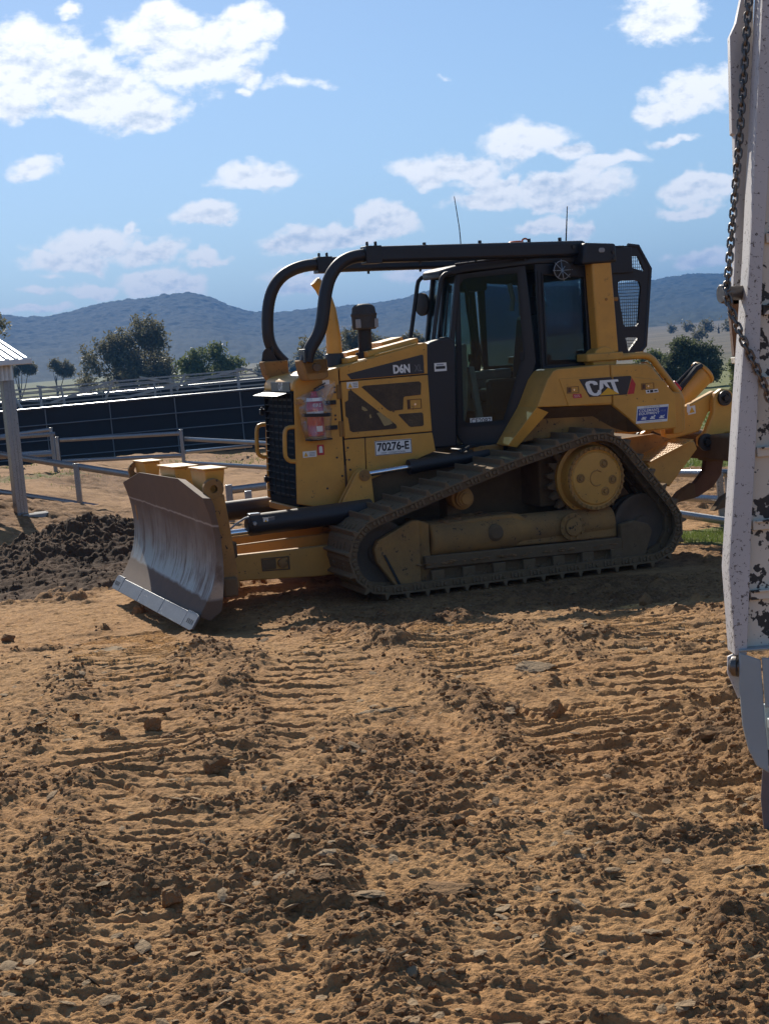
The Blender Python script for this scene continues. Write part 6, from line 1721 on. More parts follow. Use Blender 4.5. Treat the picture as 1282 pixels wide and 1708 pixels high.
for cx_, kind in ((-1.215, 0), (-1.31, 1), (-1.41, 2)):
    m = MB(); m.box(cx_ - 0.028, cx_ + 0.024, YE + 0.004, YE + 0.0046, 1.362, 1.374); m.box(cx_ - 0.012, cx_ + 0.012, YE + 0.0048, YE + 0.0052, 1.374, 1.388)
    m.prism([(cx_ - 0.028, 1.380), (cx_ - 0.038, 1.394 if kind else 1.384), (cx_ - 0.020, 1.400 if kind == 1 else 1.388), (cx_ - 0.012, 1.378)], YE + 0.0054, YE + 0.0058)
    P(m, "sign_picture", 'white', sg_)
letters("www.colemansequipment.com.au", 0.010, 0.22, (-1.19, YE + 0.0042, 1.337), (-1, 0, 0), (0, 0, 1), MT['grey'], sg_)
s1 = flat("small_label", 'red', [(-0.485, 1.652), (-0.572, 1.650), (-0.582, 1.612), (-0.490, 1.612)], 0, dz)
letters("STOP ENGINE", 0.008, 0.06, (-0.498, YE + 0.0012, 1.634), (-1, 0, 0), (0, 0, 1), MT['white'], s1); letters("BEFORE FILL", 0.008, 0.06, (-0.502, YE + 0.0012, 1.620), (-1, 0, 0), (0, 0, 1), MT['white'], s1)
s2 = flat("small_label", 'white', [(-1.252, 1.636), (-1.385, 1.640), (-1.392, 1.608), (-1.260, 1.604)], 0, dz)
m = MB(); m.box(-1.335, -1.300, YE + 0.001, YE + 0.0014, 1.610, 1.634); m.box(-1.29, -1.27, YE + 0.001, YE + 0.0014, 1.614, 1.63); m.box(-1.38, -1.345, YE + 0.001, YE + 0.0014, 1.616, 1.630); P(m, "small_print", 'ink', s2)
# yellow rail and rear frame
m = MB(); m.tube([(-1.10, 0.80, 1.955), (-1.36, 0.80, 1.957), (-1.42, 0.80, 1.945), (-1.47, 0.80, 1.91), (-1.60, 0.80, 1.745), (-1.74, 0.80, 1.565), (-1.765, 0.80, 1.50), (-1.755, 0.80, 1.22)], 0.034, 12); P(m, "rear_rail", 'yellow', smooth=60)
m = MB(); m.prism([(-1.62, 1.60), (-1.75, 1.58), (-1.755, 1.19), (-1.64, 1.18)], 0.68, 0.84); m.prism([(-1.42, 1.90), (-1.62, 1.66), (-1.70, 1.58), (-1.62, 1.56), (-1.36, 1.86)], 0.68, 0.80); P(m, "rear_panel", 'yellow', None, 0.015)

# ---- ripper
m = MB()
for s in (1, -1):
    y = s * 0.45
    m = MB(); m.prism([(-1.76, 1.30), (-1.76, 1.42), (-2.01, 1.42), (-2.345, 1.552), (-2.40, 1.535), (-2.385, 1.40), (-2.27, 1.345), (-2.20, 1.24), (-2.16, 1.16), (-1.76, 1.10)], y - 0.045, y + 0.045)
    rl_ = P(m, "ripper_link", 'yellow_clean', None, 0.015)
    rl = rl_ if s == 1 else rl
m = MB(); m.box(-2.05, -2.02, 0.496, 0.499, 1.36, 1.44); wl2 = P(m, "warning_label", 'white', rl)
P(MB().prism([(-2.03, 1.335), (-2.12, 1.345), (-2.115, 1.425), (-2.035, 1.415)], 0.4965, 0.4975), "label_plate", 'white', wl2); P(MB().prism([(-2.045, 1.352), (-2.108, 1.358), (-2.075, 1.412)], 0.4976, 0.4982), "symbol", 'logo_yellow', wl2)
m = MB()
for s in (1, -1):
    y = s * 0.54
    m = MB(); m.prism([(-2.28, 1.46), (-2.31, 1.53), (-2.38, 1.57), (-2.47, 1.555), (-2.52, 1.50), (-2.66, 1.22), (-2.63, 1.12), (-2.40, 1.13), (-2.18, 0.98), (-2.10, 1.03), (-2.10, 1.11), (-2.18, 1.16), (-2.27, 1.34)], y - 0.04, y + 0.04)
    rp_ = P(m, "ripper_bracket", 'yellow_clean', None, 0.015)
    rp = rp_ if s == 1 else rp
for s in (1, -1):
    for x_, z_, r1_ in ((-2.395, 1.478, 0.075), (-2.16, 1.06, 0.085)):
        m = MB(); m.rev((x_, s * 0.58, z_), (0, s, 0), [(0, r1_), (0.03, r1_), (0.032, 0.05), (0.02, 0.045), (0.02, 0.03), (0.06, 0.03), (0.06, 0)], 22, cap=False)
        P(m, "pivot_pin", 'darksteel', rp)
m = MB(); m.box(-2.62, -2.20, -0.95, 0.95, 0.88, 1.13); P(m, "ripper_beam", 'mud', None, 0.025)
m = MB(); m.cyl((-2.02, -0.15, 1.22), (-2.62, -0.15, 1.70), 0.13, n=24); m.rev((-2.62, -0.15, 1.70), (-0.78, 0, 0.62), [(0, 0.14), (0.04, 0.14), (0.05, 0.11)], 24); rcy = P(m, "ripper_cylinder", 'yellow_clean', None, 0.01)
m = MB(); m.tube([(-2.15, 0.02, 1.47), (-2.32, 0.0, 1.63), (-2.48, -0.02, 1.77), (-2.56, -0.06, 1.79)], 0.028, 8); m.tube([(-2.12, -0.05, 1.5), (-2.36, -0.06, 1.70), (-2.52, -0.08, 1.81)], 0.022, 8); P(m, "ripper_hose", 'rubber', rcy)
m = MB(); m.rev((-2.08, 0.06, 1.54), (-0.6, 0.3, 0.5), [(0, 0.06), (0.13, 0.06), (0.14, 0.045)], 16); P(m, "tail_lamp", 'red', rcy)
for y in (-0.78, 0.0, 0.78):
    m = MB()
    sh_ = [(-2.53, 1.12), (-2.52, 0.85), (-2.495, 0.72), (-2.375, 0.60), (-2.20, 0.515), (-2.13, 0.45), (-2.11, 0.41), (-2.21, 0.432), (-2.415, 0.455), (-2.60, 0.54), (-2.70, 0.66), (-2.74, 0.83), (-2.745, 1.12)]
    m.prism(sh_, y - 0.035, y + 0.035); sk = P(m, "ripper_shank", 'rust', None, 0.012)
    m = MB(); m.prism([(-2.36, 0.605), (-2.19, 0.525), (-2.07, 0.40), (-2.20, 0.425), (-2.38, 0.45)], y - 0.047, y + 0.047); P(m, "ripper_tip", 'mud', sk, 0.01)
    m = MB(); m.box(-2.80, -2.50, y - 0.09, y + 0.09, 0.82, 0.875); P(m, "shank_holder", 'mud', sk, 0.01)
for s in (1, -1):
    m = MB()
    m.prism([(-1.36, 0.935), (-1.82, 1.105), (-1.90, 1.10), (-1.93, 1.02), (-1.60, 0.68), (-1.44, 0.76)], s * 0.55, s * 0.80)
    arm = P(m, "ripper_arm", 'yellow', None, 0.015)
    # punched tread plate on top of the arm
    m = MB(); d0 = Vector((-1.37, 0, 0.943)); d1 = Vector((-1.85, 0, 1.115)); up_ = Vector((0.337, 0, 0.941))
    a0, a1 = s * 0.50, s * 0.86
    m.add([d0 + Vector((0, a0, 0)), d1 + Vector((0, a0, 0)), d1 + Vector((0, a1, 0)), d0 + Vector((0, a1, 0))] + [q_ + up_ * 0.008 for q_ in (d0 + Vector((0, a0, 0)), d1 + Vector((0, a0, 0)), d1 + Vector((0, a1, 0)), d0 + Vector((0, a1, 0)))],
          [(3, 2, 1, 0), (4, 5, 6, 7), (0, 1, 5, 4), (1, 2, 6, 5), (2, 3, 7, 6), (3, 0, 4, 7)])
    for i in range(14):
        for j in range(8):
            c_ = d0.lerp(d1, (i + 0.5) / 14) + Vector((0, a0 + (a1 - a0) * (j + 0.5 + 0.25 * (i % 2)) / 8.5, 0)) + up_ * 0.008
            m.rev(c_, up_, [(0, 0.011), (0.006, 0.008)], 7)
    P(m, "tread_plate", 'yellow_clean', arm)
    m = MB(); m.prism([(-1.35, 0.93), (-1.85, 1.105), (-1.64, 1.18), (-1.25, 1.16), (-1.18, 1.0)], s * 0.44, s * 0.50); P(m, "ripper_mount", 'yellow_dirty', arm, 0.01)

# ---- lift cylinders
for s in (1, -1):
    y = s * 0.58
    m = MB(); m.prism([(1.70, 0.80), (1.60, 0.96), (1.53, 1.075), (1.47, 1.115), (1.41, 1.10), (1.385, 1.05), (1.36, 0.70), (1.60, 0.62)], y - 0.05, y - 0.02); m.prism([(1.70, 0.80), (1.60, 0.96), (1.53, 1.075), (1.47, 1.115), (1.41, 1.10), (1.385, 1.05), (1.36, 0.70), (1.60, 0.62)], y + 0.02, y + 0.05); tb = P(m, "trunnion", 'yellow', None, 0.01)
    m = MB(); m.rev((1.452, y + 0.05 * s, 1.052), (0, s, 0), [(0, 0.052), (0.014, 0.052), (0.016, 0.04)], 20)
    for a in (90, 210, 330): m.cyl((1.452 + 0.03 * math.cos(R(a)), y + 0.064 * s, 1.052 + 0.03 * math.sin(R(a))), (1.452 + 0.03 * math.cos(R(a)), y + 0.074 * s, 1.052 + 0.03 * math.sin(R(a))), 0.009, n=6)
    P(m, "trunnion_cap", 'yellow_dirty', tb)
    m = MB(); m.cyl((1.44, y, 1.055), (0.95, y, 1.088), 0.026, n=14); lr = P(m, "lift_rod", 'chrome')
    m = MB(); m.cyl((0.985, y, 1.085), (0.20, y, 1.14), 0.062, n=18); m.cyl((1.0, y, 1.084), (0.93, y, 1.089), 0.07, n=18); P(m, "lift_cylinder", 'black', lr)
    m = MB(); m.tube([(0.5, y + 0.04 * s, 1.18), (0.40, y + 0.06 * s, 1.23), (0.25, y, 1.22), (0.1, y - 0.05 * s, 1.2)], 0.016, 8); P(m, "lift_hose", 'rubber', lr)
    m = MB(); m.box(0.05, 0.36, min(s * 0.50, s * 0.62), max(s * 0.50, s * 0.62), 1.14, 1.22); P(m, "step_plate", 'yellow_dirty', None, 0.01)

# ---- blade and push frame
def shear(v): return (v[0] + 0.0125 * v[1], v[1], v[2] + 0.024 * v[1])
FP = [(3.19, 1.17), (3.172, 1.09), (3.152, 1.0), (3.136, 0.92), (3.124, 0.84), (3.115, 0.76), (3.111, 0.68), (3.111, 0.60), (3.116, 0.52), (3.128, 0.44), (3.148, 0.365), (3.175, 0.295), (3.206, 0.23), (3.236, 0.175), (3.288, 0.095)]
BP = [(3.12, 1.155), (3.10, 1.08), (3.09, 0.98), (3.08, 0.9), (3.07, 0.82), (3.063, 0.74), (3.060, 0.66), (3.058, 0.58), (3.058, 0.50), (3.060, 0.42), (3.066, 0.34), (3.075, 0.26), (3.085, 0.19), (3.10, 0.12), (3.20, 0.05)]
ys = [-1.63, -1.4, -1.1, -0.8, -0.4, 0.0, 0.4, 0.8, 1.1, 1.4, 1.63]
V = []; Fq = []
for y in ys:
    top = 1.0 - max(0.0, (abs(y) - 0.8)) / 0.83 * 0.115
    for L in (FP, BP):
        for (x, z) in L:
            t_ = (z - 0.07) / 1.10
            zz_ = 0.07 + (z - 0.07) * (1 - (1 - top) * max(0, t_) ** 2)
            V.append(shear((x, y, zz_)))
nf = len(FP); st_ = 2 * nf
for i in range(len(ys) - 1):
    for k in range(nf - 1):
        a = i * st_ + k; Fq.append((a, a + 1, a + st_ + 1, a + st_))
        b = a + nf; Fq.append((b, b + st_, b + st_ + 1, b + 1))
    a = i * st_; Fq.append((a, a + st_, a + st_ + nf, a + nf)); b = a + nf - 1; Fq.append((b, b + nf, b + st_ + nf, b + st_))
for i in (0, len(ys) - 1):
    o_ = i * st_
    for k in range(nf - 1):
        Fq.append((o_ + k, o_ + k + 1, o_ + nf + k + 1, o_ + nf + k))
m = MB(); m.add(V, Fq); mb = P(m, "moldboard", 'blade', None, 0.004, smooth=40)
def edge_plate(name, y0, y1, x0=3.288, z0=0.100, x1=3.365, z1=-0.012, th=0.018, round_=0):
    m = MB(); dx, dz_ = (z0 - z1), (x1 - x0); L = math.hypot(dx, dz_); nx_, nz_ = dx / L * th, dz_ / L * th
    P4 = []
    for (x, z) in ((x0, z0), (x1, z1)):
        P4.append(((x, z), (x + nx_, z + nz_)))
    vs = []
    rows_ = [(y0, 0.12 if round_ < 0 else 0, 0.12 if round_ < 0 else 0), (y0 + 0.05, 0, 0), (y1 - 0.05, 0, 0), (y1, 0.12 if round_ > 0 else 0, 0.12 if round_ > 0 else 0)]
    for y, ca, cb in rows_:
        for t_ in (ca, 1 - cb):
            for k in (0, 1):
                a_, b_ = P4[0][k], P4[1][k]
                vs.append(shear((a_[0] + (b_[0] - a_[0]) * t_, y, a_[1] + (b_[1] - a_[1]) * t_)))
    fs = []
    for i in range(3):
        o_ = i * 4
        fs += [(o_, o_ + 2, o_ + 6, o_ + 4), (o_ + 1, o_ + 5, o_ + 7, o_ + 3), (o_, o_ + 4, o_ + 5, o_ + 1), (o_ + 2, o_ + 3, o_ + 7, o_ + 6)]
    fs += [(0, 1, 3, 2), (12, 14, 15, 13)]
    m.add(vs, fs); o = P(m, name, 'steel', mb, 0.003)
    if round_:
        for k in range(4):
            m = MB(); yc = (y0 + y1) / 2 + (k - 1.5) * 0.055 + 0.02 * round_
            c_ = shear((x0 + (x1 - x0) * 0.42 + nx_, yc, z0 + (z1 - z0) * 0.42 + nz_)); d_ = shear((x0 + (x1 - x0) * 0.68 + nx_, yc, z0 + (z1 - z0) * 0.68 + nz_))
            m.tube([Vector(c_), Vector(d_)], 0, sq=(0.006, 0.020))
            m.build("bolt_slot", MT['ink'], mb)
edge_plate("end_bit", -1.68, -1.33, 3.283, 0.112, round_=-1); edge_plate("cutting_edge", -1.318, -0.456); edge_plate("cutting_edge", -0.444, 0.444); edge_plate("cutting_edge", 0.456, 1.318); edge_plate("end_bit", 1.33, 1.68, 3.283, 0.112, round_=1)
for y0, y1, x0, x1, z1 in ((-1.42, -0.98, 2.94, 3.10, 1.245), (-0.22, 0.38, 2.92, 3.12, 1.235), (0.86, 1.36, 2.92, 3.09, 1.245)):
    m = MB(); m.add([shear(p_) for p_ in [(3.05, y0 + 0.05, 0.75), (3.05, y1 - 0.05, 0.75), (x0 + 0.07, y1 - 0.05, 0.70), (x0 + 0.07, y0 + 0.05, 0.70), (x1, y0, z1), (x1, y1, z1), (x0, y1, z1), (x0, y0, z1)]],
                    [(0, 1, 2, 3), (7, 6, 5, 4), (0, 4, 5, 1), (1, 5, 6, 2), (2, 6, 7, 3), (3, 7, 4, 0)]); bx = P(m, "blade_stiffener", 'yellow', mb, 0.008)
    m = MB(); m.add([shear(p_) for p_ in [(x1 + 0.015, y0 - 0.02, z1 + 0.002), (x1 + 0.015, y1 + 0.02, z1 + 0.002), (x0 - 0.02, y1 + 0.02, z1 + 0.002), (x0 - 0.02, y0 - 0.02, z1 + 0.002), (x1 + 0.015, y0 - 0.02, z1 + 0.016), (x1 + 0.015, y1 + 0.02, z1 + 0.016), (x0 - 0.02, y1 + 0.02, z1 + 0.016), (x0 - 0.02, y0 - 0.02, z1 + 0.016)]],
                    [(3, 2, 1, 0), (4, 5, 6, 7), (0, 1, 5, 4), (1, 2, 6, 5), (2, 3, 7, 6), (3, 0, 4, 7)]); P(m, "stiffener_cap", 'yellow_clean', bx, 0.004)
for s in (1, -1):
    m = MB(); y = s * 1.42
    m.rev((3.065, y - 0.03, 1.13), (0, 1, 0), [(0, 0.032), (0, 0.085), (0.06, 0.085), (0.06, 0.032)], 28, cap=False)
    nn = 28
    m.f += []
    m.prism([(3.142, 1.09), (3.135, 0.95), (3.11, 0.8), (3.06, 0.3), (2.90, 0.3), (2.95, 0.8), (2.982, 1.08), (3.02, 1.072), (3.065, 1.049), (3.11, 1.075)], y - 0.028, y + 0.028)
    P(m, "blade_lug", 'yellow_dirty', mb, 0.006)
    m = MB(); m.prism([(3.06, 0.95), (2.93, 0.74), (2.93, 0.35), (3.06, 0.25)], s * 1.0 - 0.02, s * 1.0 + 0.02); m.prism([(3.06, 0.95), (2.90, 0.72), (2.90, 0.50), (3.06, 0.30)], s * 0.66 - 0.03, s * 0.66 + 0.03); P(m, "blade_rib", 'yellow_dirty', mb, 0.006)
m = MB(); m.box(2.93, 3.06, -1.5, 1.5, 0.24, 0.40); P(m, "blade_box", 'mud', mb, 0.02)
m = MB()
for s in (1, -1):
    ya, yb = (0.60, 0.68) if s == 1 else (-0.68, -0.60)
    m.prism([(2.84, 0.245), (2.84, 0.465), (1.60, 0.465), (1.20, 0.42), (1.20, 0.22), (1.95, 0.195)], ya, yb)
    ya, yb = (0.26, 0.31) if s == 1 else (-0.31, -0.26)
    m.prism([(2.84, 0.30), (2.84, 0.50), (1.60, 0.53), (1.20, 0.42), (1.20, 0.30)], ya, yb)
    m.box(1.3, 2.84, min(s * 0.31, s * 0.60), max(s * 0.31, s * 0.60), 0.22, 0.26)
m.box(2.70, 2.92, -0.66, 0.66, 0.25, 0.455); m.box(1.45, 1.62, -0.6, 0.6, 0.25, 0.47)
pf = P(m, "push_frame", 'yellow', None, 0.012)
m = MB(); m.box(2.72, 2.93, 0.50, 0.80, 0.455, 0.60); m.cyl((2.82, 0.66, 0.44), (2.82, 0.66, 0.72), 0.045, n=14); P(m, "cylinder_anchor", 'mud', pf, 0.02)
m = MB(); m.frame([(2.485, 0.415), (2.225, 0.41), (2.225, 0.29), (2.48, 0.30)], [(2.47, 0.405), (2.24, 0.40), (2.24, 0.30), (2.468, 0.31)], 0.681, 0.69); m.box(2.35, 2.47, 0.681, 0.684, 0.31, 0.40); P(m, "frame_pocket", 'mud', pf, 0.004)
m = MB(); m.rev((2.29, 0.681, 0.355), (0, 1, 0), [(0, 0.045), (0.02, 0.045), (0.03, 0.03)], 18); P(m, "frame_boss", 'yellow_dirty', pf)
for s in (1, -1):
    y = s * 0.65
    m = MB(); m.tube([(2.56, y, 0.712), (2.0, y, 0.726), (1.42, y, 0.746)], 0.095, 18); m.rev((2.585, y, 0.707), (-1, 0, 0.03), [(0, 0.07), (0.03, 0.09), (0.12, 0.094)], 18); ac = P(m, "angle_cylinder", 'black', None, 0.004, smooth=50)
    m = MB(); m.cyl((2.58, y, 0.66), (2.84, y, 0.655), 0.032, n=14); P(m, "angle_rod", 'chrome', ac)
    m = MB(); m.tube([(2.52, y + 0.02, 0.79), (2.60, y + 0.02, 0.78), (2.68, y + 0.02, 0.74), (2.75, y + 0.01, 0.69), (2.82, y, 0.63)], 0.010, 8); P(m, "cylinder_hose", 'grey', ac)
    m = MB(); m.cyl((2.54, y + 0.05 * s, 0.73), (2.54, y + 0.115 * s, 0.735), 0.02, n=10); m.box(2.46, 2.56, y - 0.04, y + 0.04, 0.78, 0.815); P(m, "cylinder_port", 'galv', ac, 0.004)
    if s == 1:
        m = MB(); m.box(2.35, 2.46, y + 0.082, y + 0.089, 0.715, 0.775); lb = P(m, "cylinder_label", 'outline', ac)
        P(MB().box(2.41, 2.455, y + 0.0895, y + 0.0903, 0.72, 0.77), "label_picture", 'white', lb); P(MB().prism([(2.448, 0.727), (2.418, 0.727), (2.433, 0.762)], y + 0.0905, y + 0.0912), "symbol", 'logo_yellow', lb)

# ------------------------------------------------------------------ fire extinguisher strapped to the bulldozer, in a clear bag
def dl(x, y, z): return Vector(DM @ np.array([x, y, z]) + DO)
fe = thing("fire_extinguisher", "red fire extinguisher in a torn clear plastic bag strapped beside the grille", "extinguisher")
fe.matrix_world = Matrix.Translation(dl(0, 0, 0)) @ mw.to_3x3().to_4x4()
m = MB(); m.rev((1.845, 0.53, 1.43), (0, 0, 1), [(0, 0.06), (0.01, 0.075), (0.28, 0.075), (0.33, 0.06), (0.36, 0.03), (0.40, 0.025), (0.405, 0)], 24); body_ = P(m, "cylinder", 'red', fe)
m = MB(); m.rev((1.845, 0.53, 1.635), (0, 0, 1), [(0, 0.0757), (0.02, 0.0757)], 24, cap=False); m.rev((1.845, 0.53, 1.745), (0, 0, 1), [(0, 0.0752), (0.03, 0.069)], 24, cap=False); P(m, "label_band", 'white', body_)
plate_ = MB(); plate_.box(1.81, 1.865, 0.605, 0.608, 1.475, 1.525); P(plate_, "label", 'white', body_)
letters("FIRE", 0.03, 0.075, (1.885, 0.608, 1.695), (-1, 0, 0), (0, 0, 1), MT['white'], body_, 0.01)
m = MB(); m.bar((1.845, 0.53, 1.83), (1.75, 0.55, 1.87), 0.02, 0.02); m.bar((1.845, 0.53, 1.85), (1.74, 0.56, 1.90), 0.015, 0.012); P(m, "handle", 'black_matt', fe, 0.003)
m = MB()
NZ = 18; NA = 26
for i in range(NZ):
    t_ = i / (NZ - 1); z = 1.405 + t_ * 0.50
    wx = 0.115 + 0.03 * math.sin(t_ * 3) if t_ < 0.7 else 0.15 + (t_ - 0.7) * 0.10
    wy = 0.088 * (1 - 0.75 * max(0, t_ - 0.55) / 0.45)
    for k in range(NA):
        a = 2 * math.pi * k / NA
        rr2 = 1 + 0.06 * math.sin(3 * a + 5 * t_) + 0.05 * math.sin(7 * a - 9 * t_) + 0.04 * math.sin(13 * t_ + a)
        xx = 1.835 + wx * math.cos(a) * rr2
        zz2 = z + (0.02 * math.sin(2 * a) if t_ > 0.8 else 0)
        if t_ > 0.62:                            # the bag's mouth droops to one side
            zz2 -= (t_ - 0.62) / 0.38 * 0.13 * max(0, (xx - 1.76)) / 0.2
            xx += (t_ - 0.62) / 0.38 * 0.05 * max(0, math.cos(a))
        m.v.append((xx, 0.535 + wy * math.sin(a) * rr2, zz2))
for i in range(NZ - 1):
    for k in range(NA):
        m.f.append((i * NA + k, i * NA + (k + 1) % NA, (i + 1) * NA + (k + 1) % NA, (i + 1) * NA + k))
m.f.append(tuple(range(NA - 1, -1, -1)))
P(m, "plastic_bag", 'bag', fe, smooth=70)
m = MB(); m.tube([(1.835 + 0.13 * math.cos(a), 0.535 + 0.10 * math.sin(a), 1.622 + 0.006 * math.cos(a)) for a in np.linspace(0, 2 * math.pi, 24, endpoint=False)], 0, closed=True, sq=(0.004, 0.030)); P(m, "strap", 'black_matt', fe)
m = MB(); m.box(1.70, 1.765, 0.545, 0.552, 1.885, 1.925); P(m, "paper_tag", 'white', fe)
m = MB(); m.box(1.72, 1.93, 0.46, 0.60, 1.395, 1.41); P(m, "rest", 'black_matt', fe, 0.004)

# ------------------------------------------------------------------ trailer ramp close by on the right
tr_ = thing("equipment_trailer", "tail of a white equipment trailer with its peeling ramp folded upright, at the right edge", "trailer", (2.1, 5.8, 0.36))
TO = Vector((2.1, 5.8, 0.36))
def D5(pol, y):
    return [(x * y / 5.0, 1.95 + (z - 1.95) * y / 5.0) for x, z in pol]
def T(m, name, mat, bevel=0.004, parent=None, **k):
    m.v = [tuple(Vector(p_) - TO) for p_ in m.v]
    return m.build(name, MT[mat], parent or tr_, bevel, **k)
m = MB()
Lf = [(1.109, 0.955), (1.109, 1.241), (1.122, 1.339), (1.180, 1.767), (1.248, 2.246), (1.345, 3.055), (1.39, 3.45)]
Rt = [(1.148, 0.955), (1.178, 1.235), (1.187, 1.339), (1.235, 1.723), (1.291, 2.243), (1.40, 3.055), (1.45, 3.45)]
m.prism(Lf + Rt[::-1], 5.0, 5.012)
m.prism([(a[0] + 0.0, a[1]) for a in Lf] + [(a[0] + 0.010, a[1]) for a in Lf[::-1]], 5.012, 5.11)
m.prism([(a[0] - 0.010, a[1]) for a in Rt] + [(a[0], a[1]) for a in Rt[::-1]], 5.012, 5.11)
T(m, "ramp_beam", 'white_worn', 0.002)
m = MB()
lo = [(b[0] + 0.002, b[1]) for b in Rt]
m.prism(lo + [(2.15, 3.45), (1.86, 0.955)], 5.035, 5.05)
pn_ = T(m, "ramp_panel", 'white_peel', 0.002)
for k, z in enumerate((1.13, 1.36, 1.60, 1.83, 2.06, 2.29, 2.52, 2.76, 3.0)):
    x0 = float(np.interp(z, [p_[1] for p_ in Rt], [p_[0] for p_ in Rt])) + 0.012
    m = MB(); m.box(x0, x0 + 0.65, 5.018, 5.034, z, z + 0.032); m.box(x0 + 0.01, x0 + 0.65, 5.006, 5.018, z + 0.026, z + 0.032); T(m, "ramp_rib", 'white_peel', 0.002)
m = MB()
BL = [(1.180, 2.10), (1.195, 2.214), (1.216, 2.42), (1.226, 2.64), (1.218, 2.645), (1.226, 2.80), (1.2335, 2.95), (1.256, 2.99), (1.282, 3.08), (1.33, 3.45)]
BR = [(1.225, 2.10), (1.235, 2.214), (1.262, 2.42), (1.28, 2.645), (1.297, 2.80), (1.308, 2.95), (1.318, 3.06), (1.36, 3.45)]
m.prism(D5(BL + BR[::-1], 5.16), 5.16, 5.20); T(m, "second_beam", 'white_worn', 0.003)
m = MB(); m.prism(D5([(1.228, 2.15), (1.262, 2.42), (1.297, 2.80), (1.309, 2.945), (1.338, 2.935), (1.325, 2.80), (1.30, 2.42), (1.27, 2.15)], 5.13), 5.13, 5.145); T(m, "gusset_plate", 'white_peel', 0.002)
m = MB(); m.prism(D5([(1.172, 2.12), (1.176, 1.935), (1.215, 1.93), (1.235, 2.14)], 5.16), 5.16, 5.20); T(m, "timber_block", 'rust', 0.003)
m = MB(); m.prism(D5([(1.176, 1.932), (1.215, 1.927), (1.213, 1.905), (1.178, 1.912)], 5.15), 5.15, 5.21); T(m, "block_end", 'white_peel', 0.002)
m = MB(); m.rev((1.158, 5.06, 2.141), (1, 0.25, 0), [(0, 0.030), (0.022, 0.034), (0.026, 0.024), (0.09, 0.024)], 18); T(m, "pin", 'chainmetal', 0.002)
m = MB(); m.rev((1.094, 5.03, 0.915), (0.9, -0.5, 0), [(0, 0.018), (0.012, 0.034), (0.03, 0.036), (0.032, 0.022), (0.05, 0.02)], 18); T(m, "hinge_pin", 'chainmetal', 0.002)
m = MB(); m.prism([(1.092, 0.945), (1.118, 0.955), (1.14, 0.95), (1.14, 0.82), (1.118, 0.80), (1.088, 0.89)], 5.035, 5.05); T(m, "hinge_plate", 'white_worn', 0.003)
m = MB(); m.prism([(1.120, 0.966), (1.189, 0.934), (1.189, 0.72), (1.192, 0.62), (1.190, 0.553), (1.150, 0.583), (1.128, 0.640), (1.115, 0.720), (1.113, 0.84)], 4.985, 5.0); T(m, "bracket", 'truckgrey', 0.004)
m = MB(); m.prism([(1.120, 0.968), (1.60, 0.968), (1.60, 0.974), (1.120, 0.974)], 4.985, 5.10); m.box(1.192, 2.3, 4.98, 4.992, 0.775, 0.940); T(m, "rear_channel", 'truckgrey', 0.004)
m = MB(); m.box(1.20, 2.3, 4.975, 5.01, 0.700, 0.735); m.box(1.20, 2.3, 5.03, 5.05, 0.62, 0.775); T(m, "rear_bar", 'truckgrey', 0.004)
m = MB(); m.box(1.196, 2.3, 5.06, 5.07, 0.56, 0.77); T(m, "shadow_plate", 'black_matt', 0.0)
m = MB(); m.prism([(1.178, 0.56), (1.36, 0.56), (1.36, 0.335), (1.185, 0.335), (1.168, 0.350), (1.165, 0.46)], 5.02, 5.028); T(m, "mud_flap", 'flap', 0.002)
m = MB(); m.box(1.85, 4.2, 5.12, 6.6, 0.83, 0.93); T(m, "deck", 'white_peel', 0.006)
m = MB(); m.rev((2.9, 6.0, 0.70), (0, 1, 0), [(0, 0.20), (0.0, 0.33), (0.03, 0.37), (0.20, 0.37), (0.23, 0.33), (0.23, 0.20)], 28); wh = T(m, "wheel", 'rubber', 0.0)
m = MB(); m.rev((2.9, 5.99, 0.70), (0, 1, 0), [(0, 0.19), (0.02, 0.17), (0.03, 0.06), (0.03, 0)], 20, cap=False); T(m, "rim", 'white_worn', 0.0, wh)

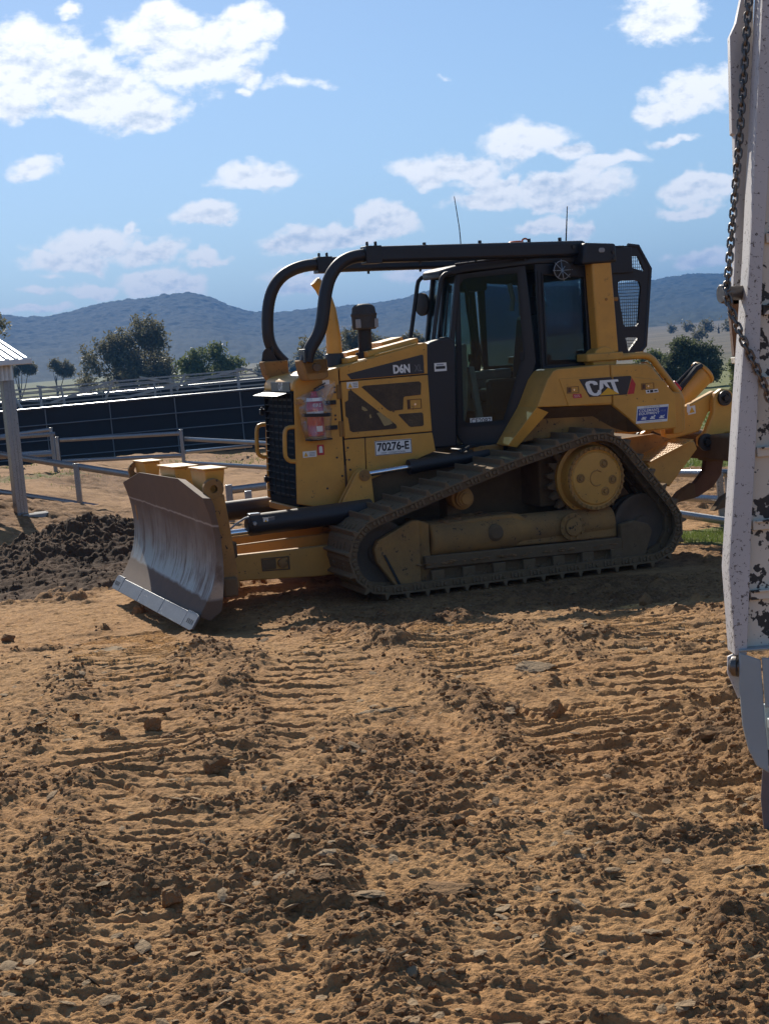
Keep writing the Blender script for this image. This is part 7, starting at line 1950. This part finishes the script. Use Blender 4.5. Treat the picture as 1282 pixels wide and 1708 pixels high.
# chain hanging down the ramp
ch = thing("chain", "steel chain hanging down the white ramp and hooked under its pin", "chain", (1.30, 4.98, 3.06))
CO = Vector((1.30, 4.98, 3.06))
path = [(1.37, 5.115, 3.43), (1.330, 5.11, 3.085), (1.300, 5.11, 2.87), (1.262, 5.10, 2.615), (1.222, 5.08, 2.39), (1.192, 5.06, 2.225), (1.172, 5.035, 2.145), (1.178, 5.02, 2.09), (1.205, 4.992, 1.985), (1.235, 4.986, 1.905), (1.262, 4.985, 1.83), (1.285, 4.985, 1.755), (1.31, 4.985, 1.66), (1.345, 4.99, 1.56)]
pp_ = np.array(path); ln = np.concatenate([[0], np.cumsum(np.linalg.norm(np.diff(pp_, axis=0), axis=1))])
pitch = 0.0245; k = 0; u = 0.0
m = MB()
while u < ln[-1]:
    c0 = Vector([float(np.interp(u, ln, pp_[:, i])) for i in range(3)]); c1 = Vector([float(np.interp(min(u + pitch, ln[-1]), ln, pp_[:, i])) for i in range(3)])
    d = (c1 - c0)
    if d.length < 1e-5: break
    d.normalize(); c = (c0 + c1) / 2
    a = d.cross(Vector((0, 1, 0))).normalized(); b = d.cross(a)
    sd_ = (a * 0.85 + b * 0.5) if k % 2 == 0 else (b * 0.85 - a * 0.5)
    sd_.normalize()
    ring = []
    for q_ in range(14):
        an = 2 * math.pi * q_ / 14
        ring.append(c - CO + d * (0.0115 * math.cos(an) + (0.0065 if math.cos(an) > 0 else -0.0065)) + sd_ * 0.0105 * math.sin(an))
    m.tube(ring, 0.0042, 6, closed=True)
    u += pitch; k += 1
m.build("links", MT['chainmetal'], ch, smooth=60)

# ------------------------------------------------------------------ haze: even air from the camera to the hills
hm = bpy.data.materials.new("haze"); hm.use_nodes = True
ht = hm.node_tree
for n in list(ht.nodes):
    ht.nodes.remove(n)
pv = ht.nodes.new('ShaderNodeVolumePrincipled'); ho = ht.nodes.new('ShaderNodeOutputMaterial')
pv.inputs['Color'].default_value = (0.09, 0.33, 0.80, 1)
pv.inputs['Density'].default_value = HAZE_D
pv.inputs['Anisotropy'].default_value = 0.0
ht.links.new(pv.outputs[0], ho.inputs['Volume'])
m = MB(); m.box(-9200, 9200, -9200, 9200, -6.0, 260.0)
tag(m.build("haze", hm, None, smooth=0), "thin blue haze lying over the valley", "haze", kind='stuff')
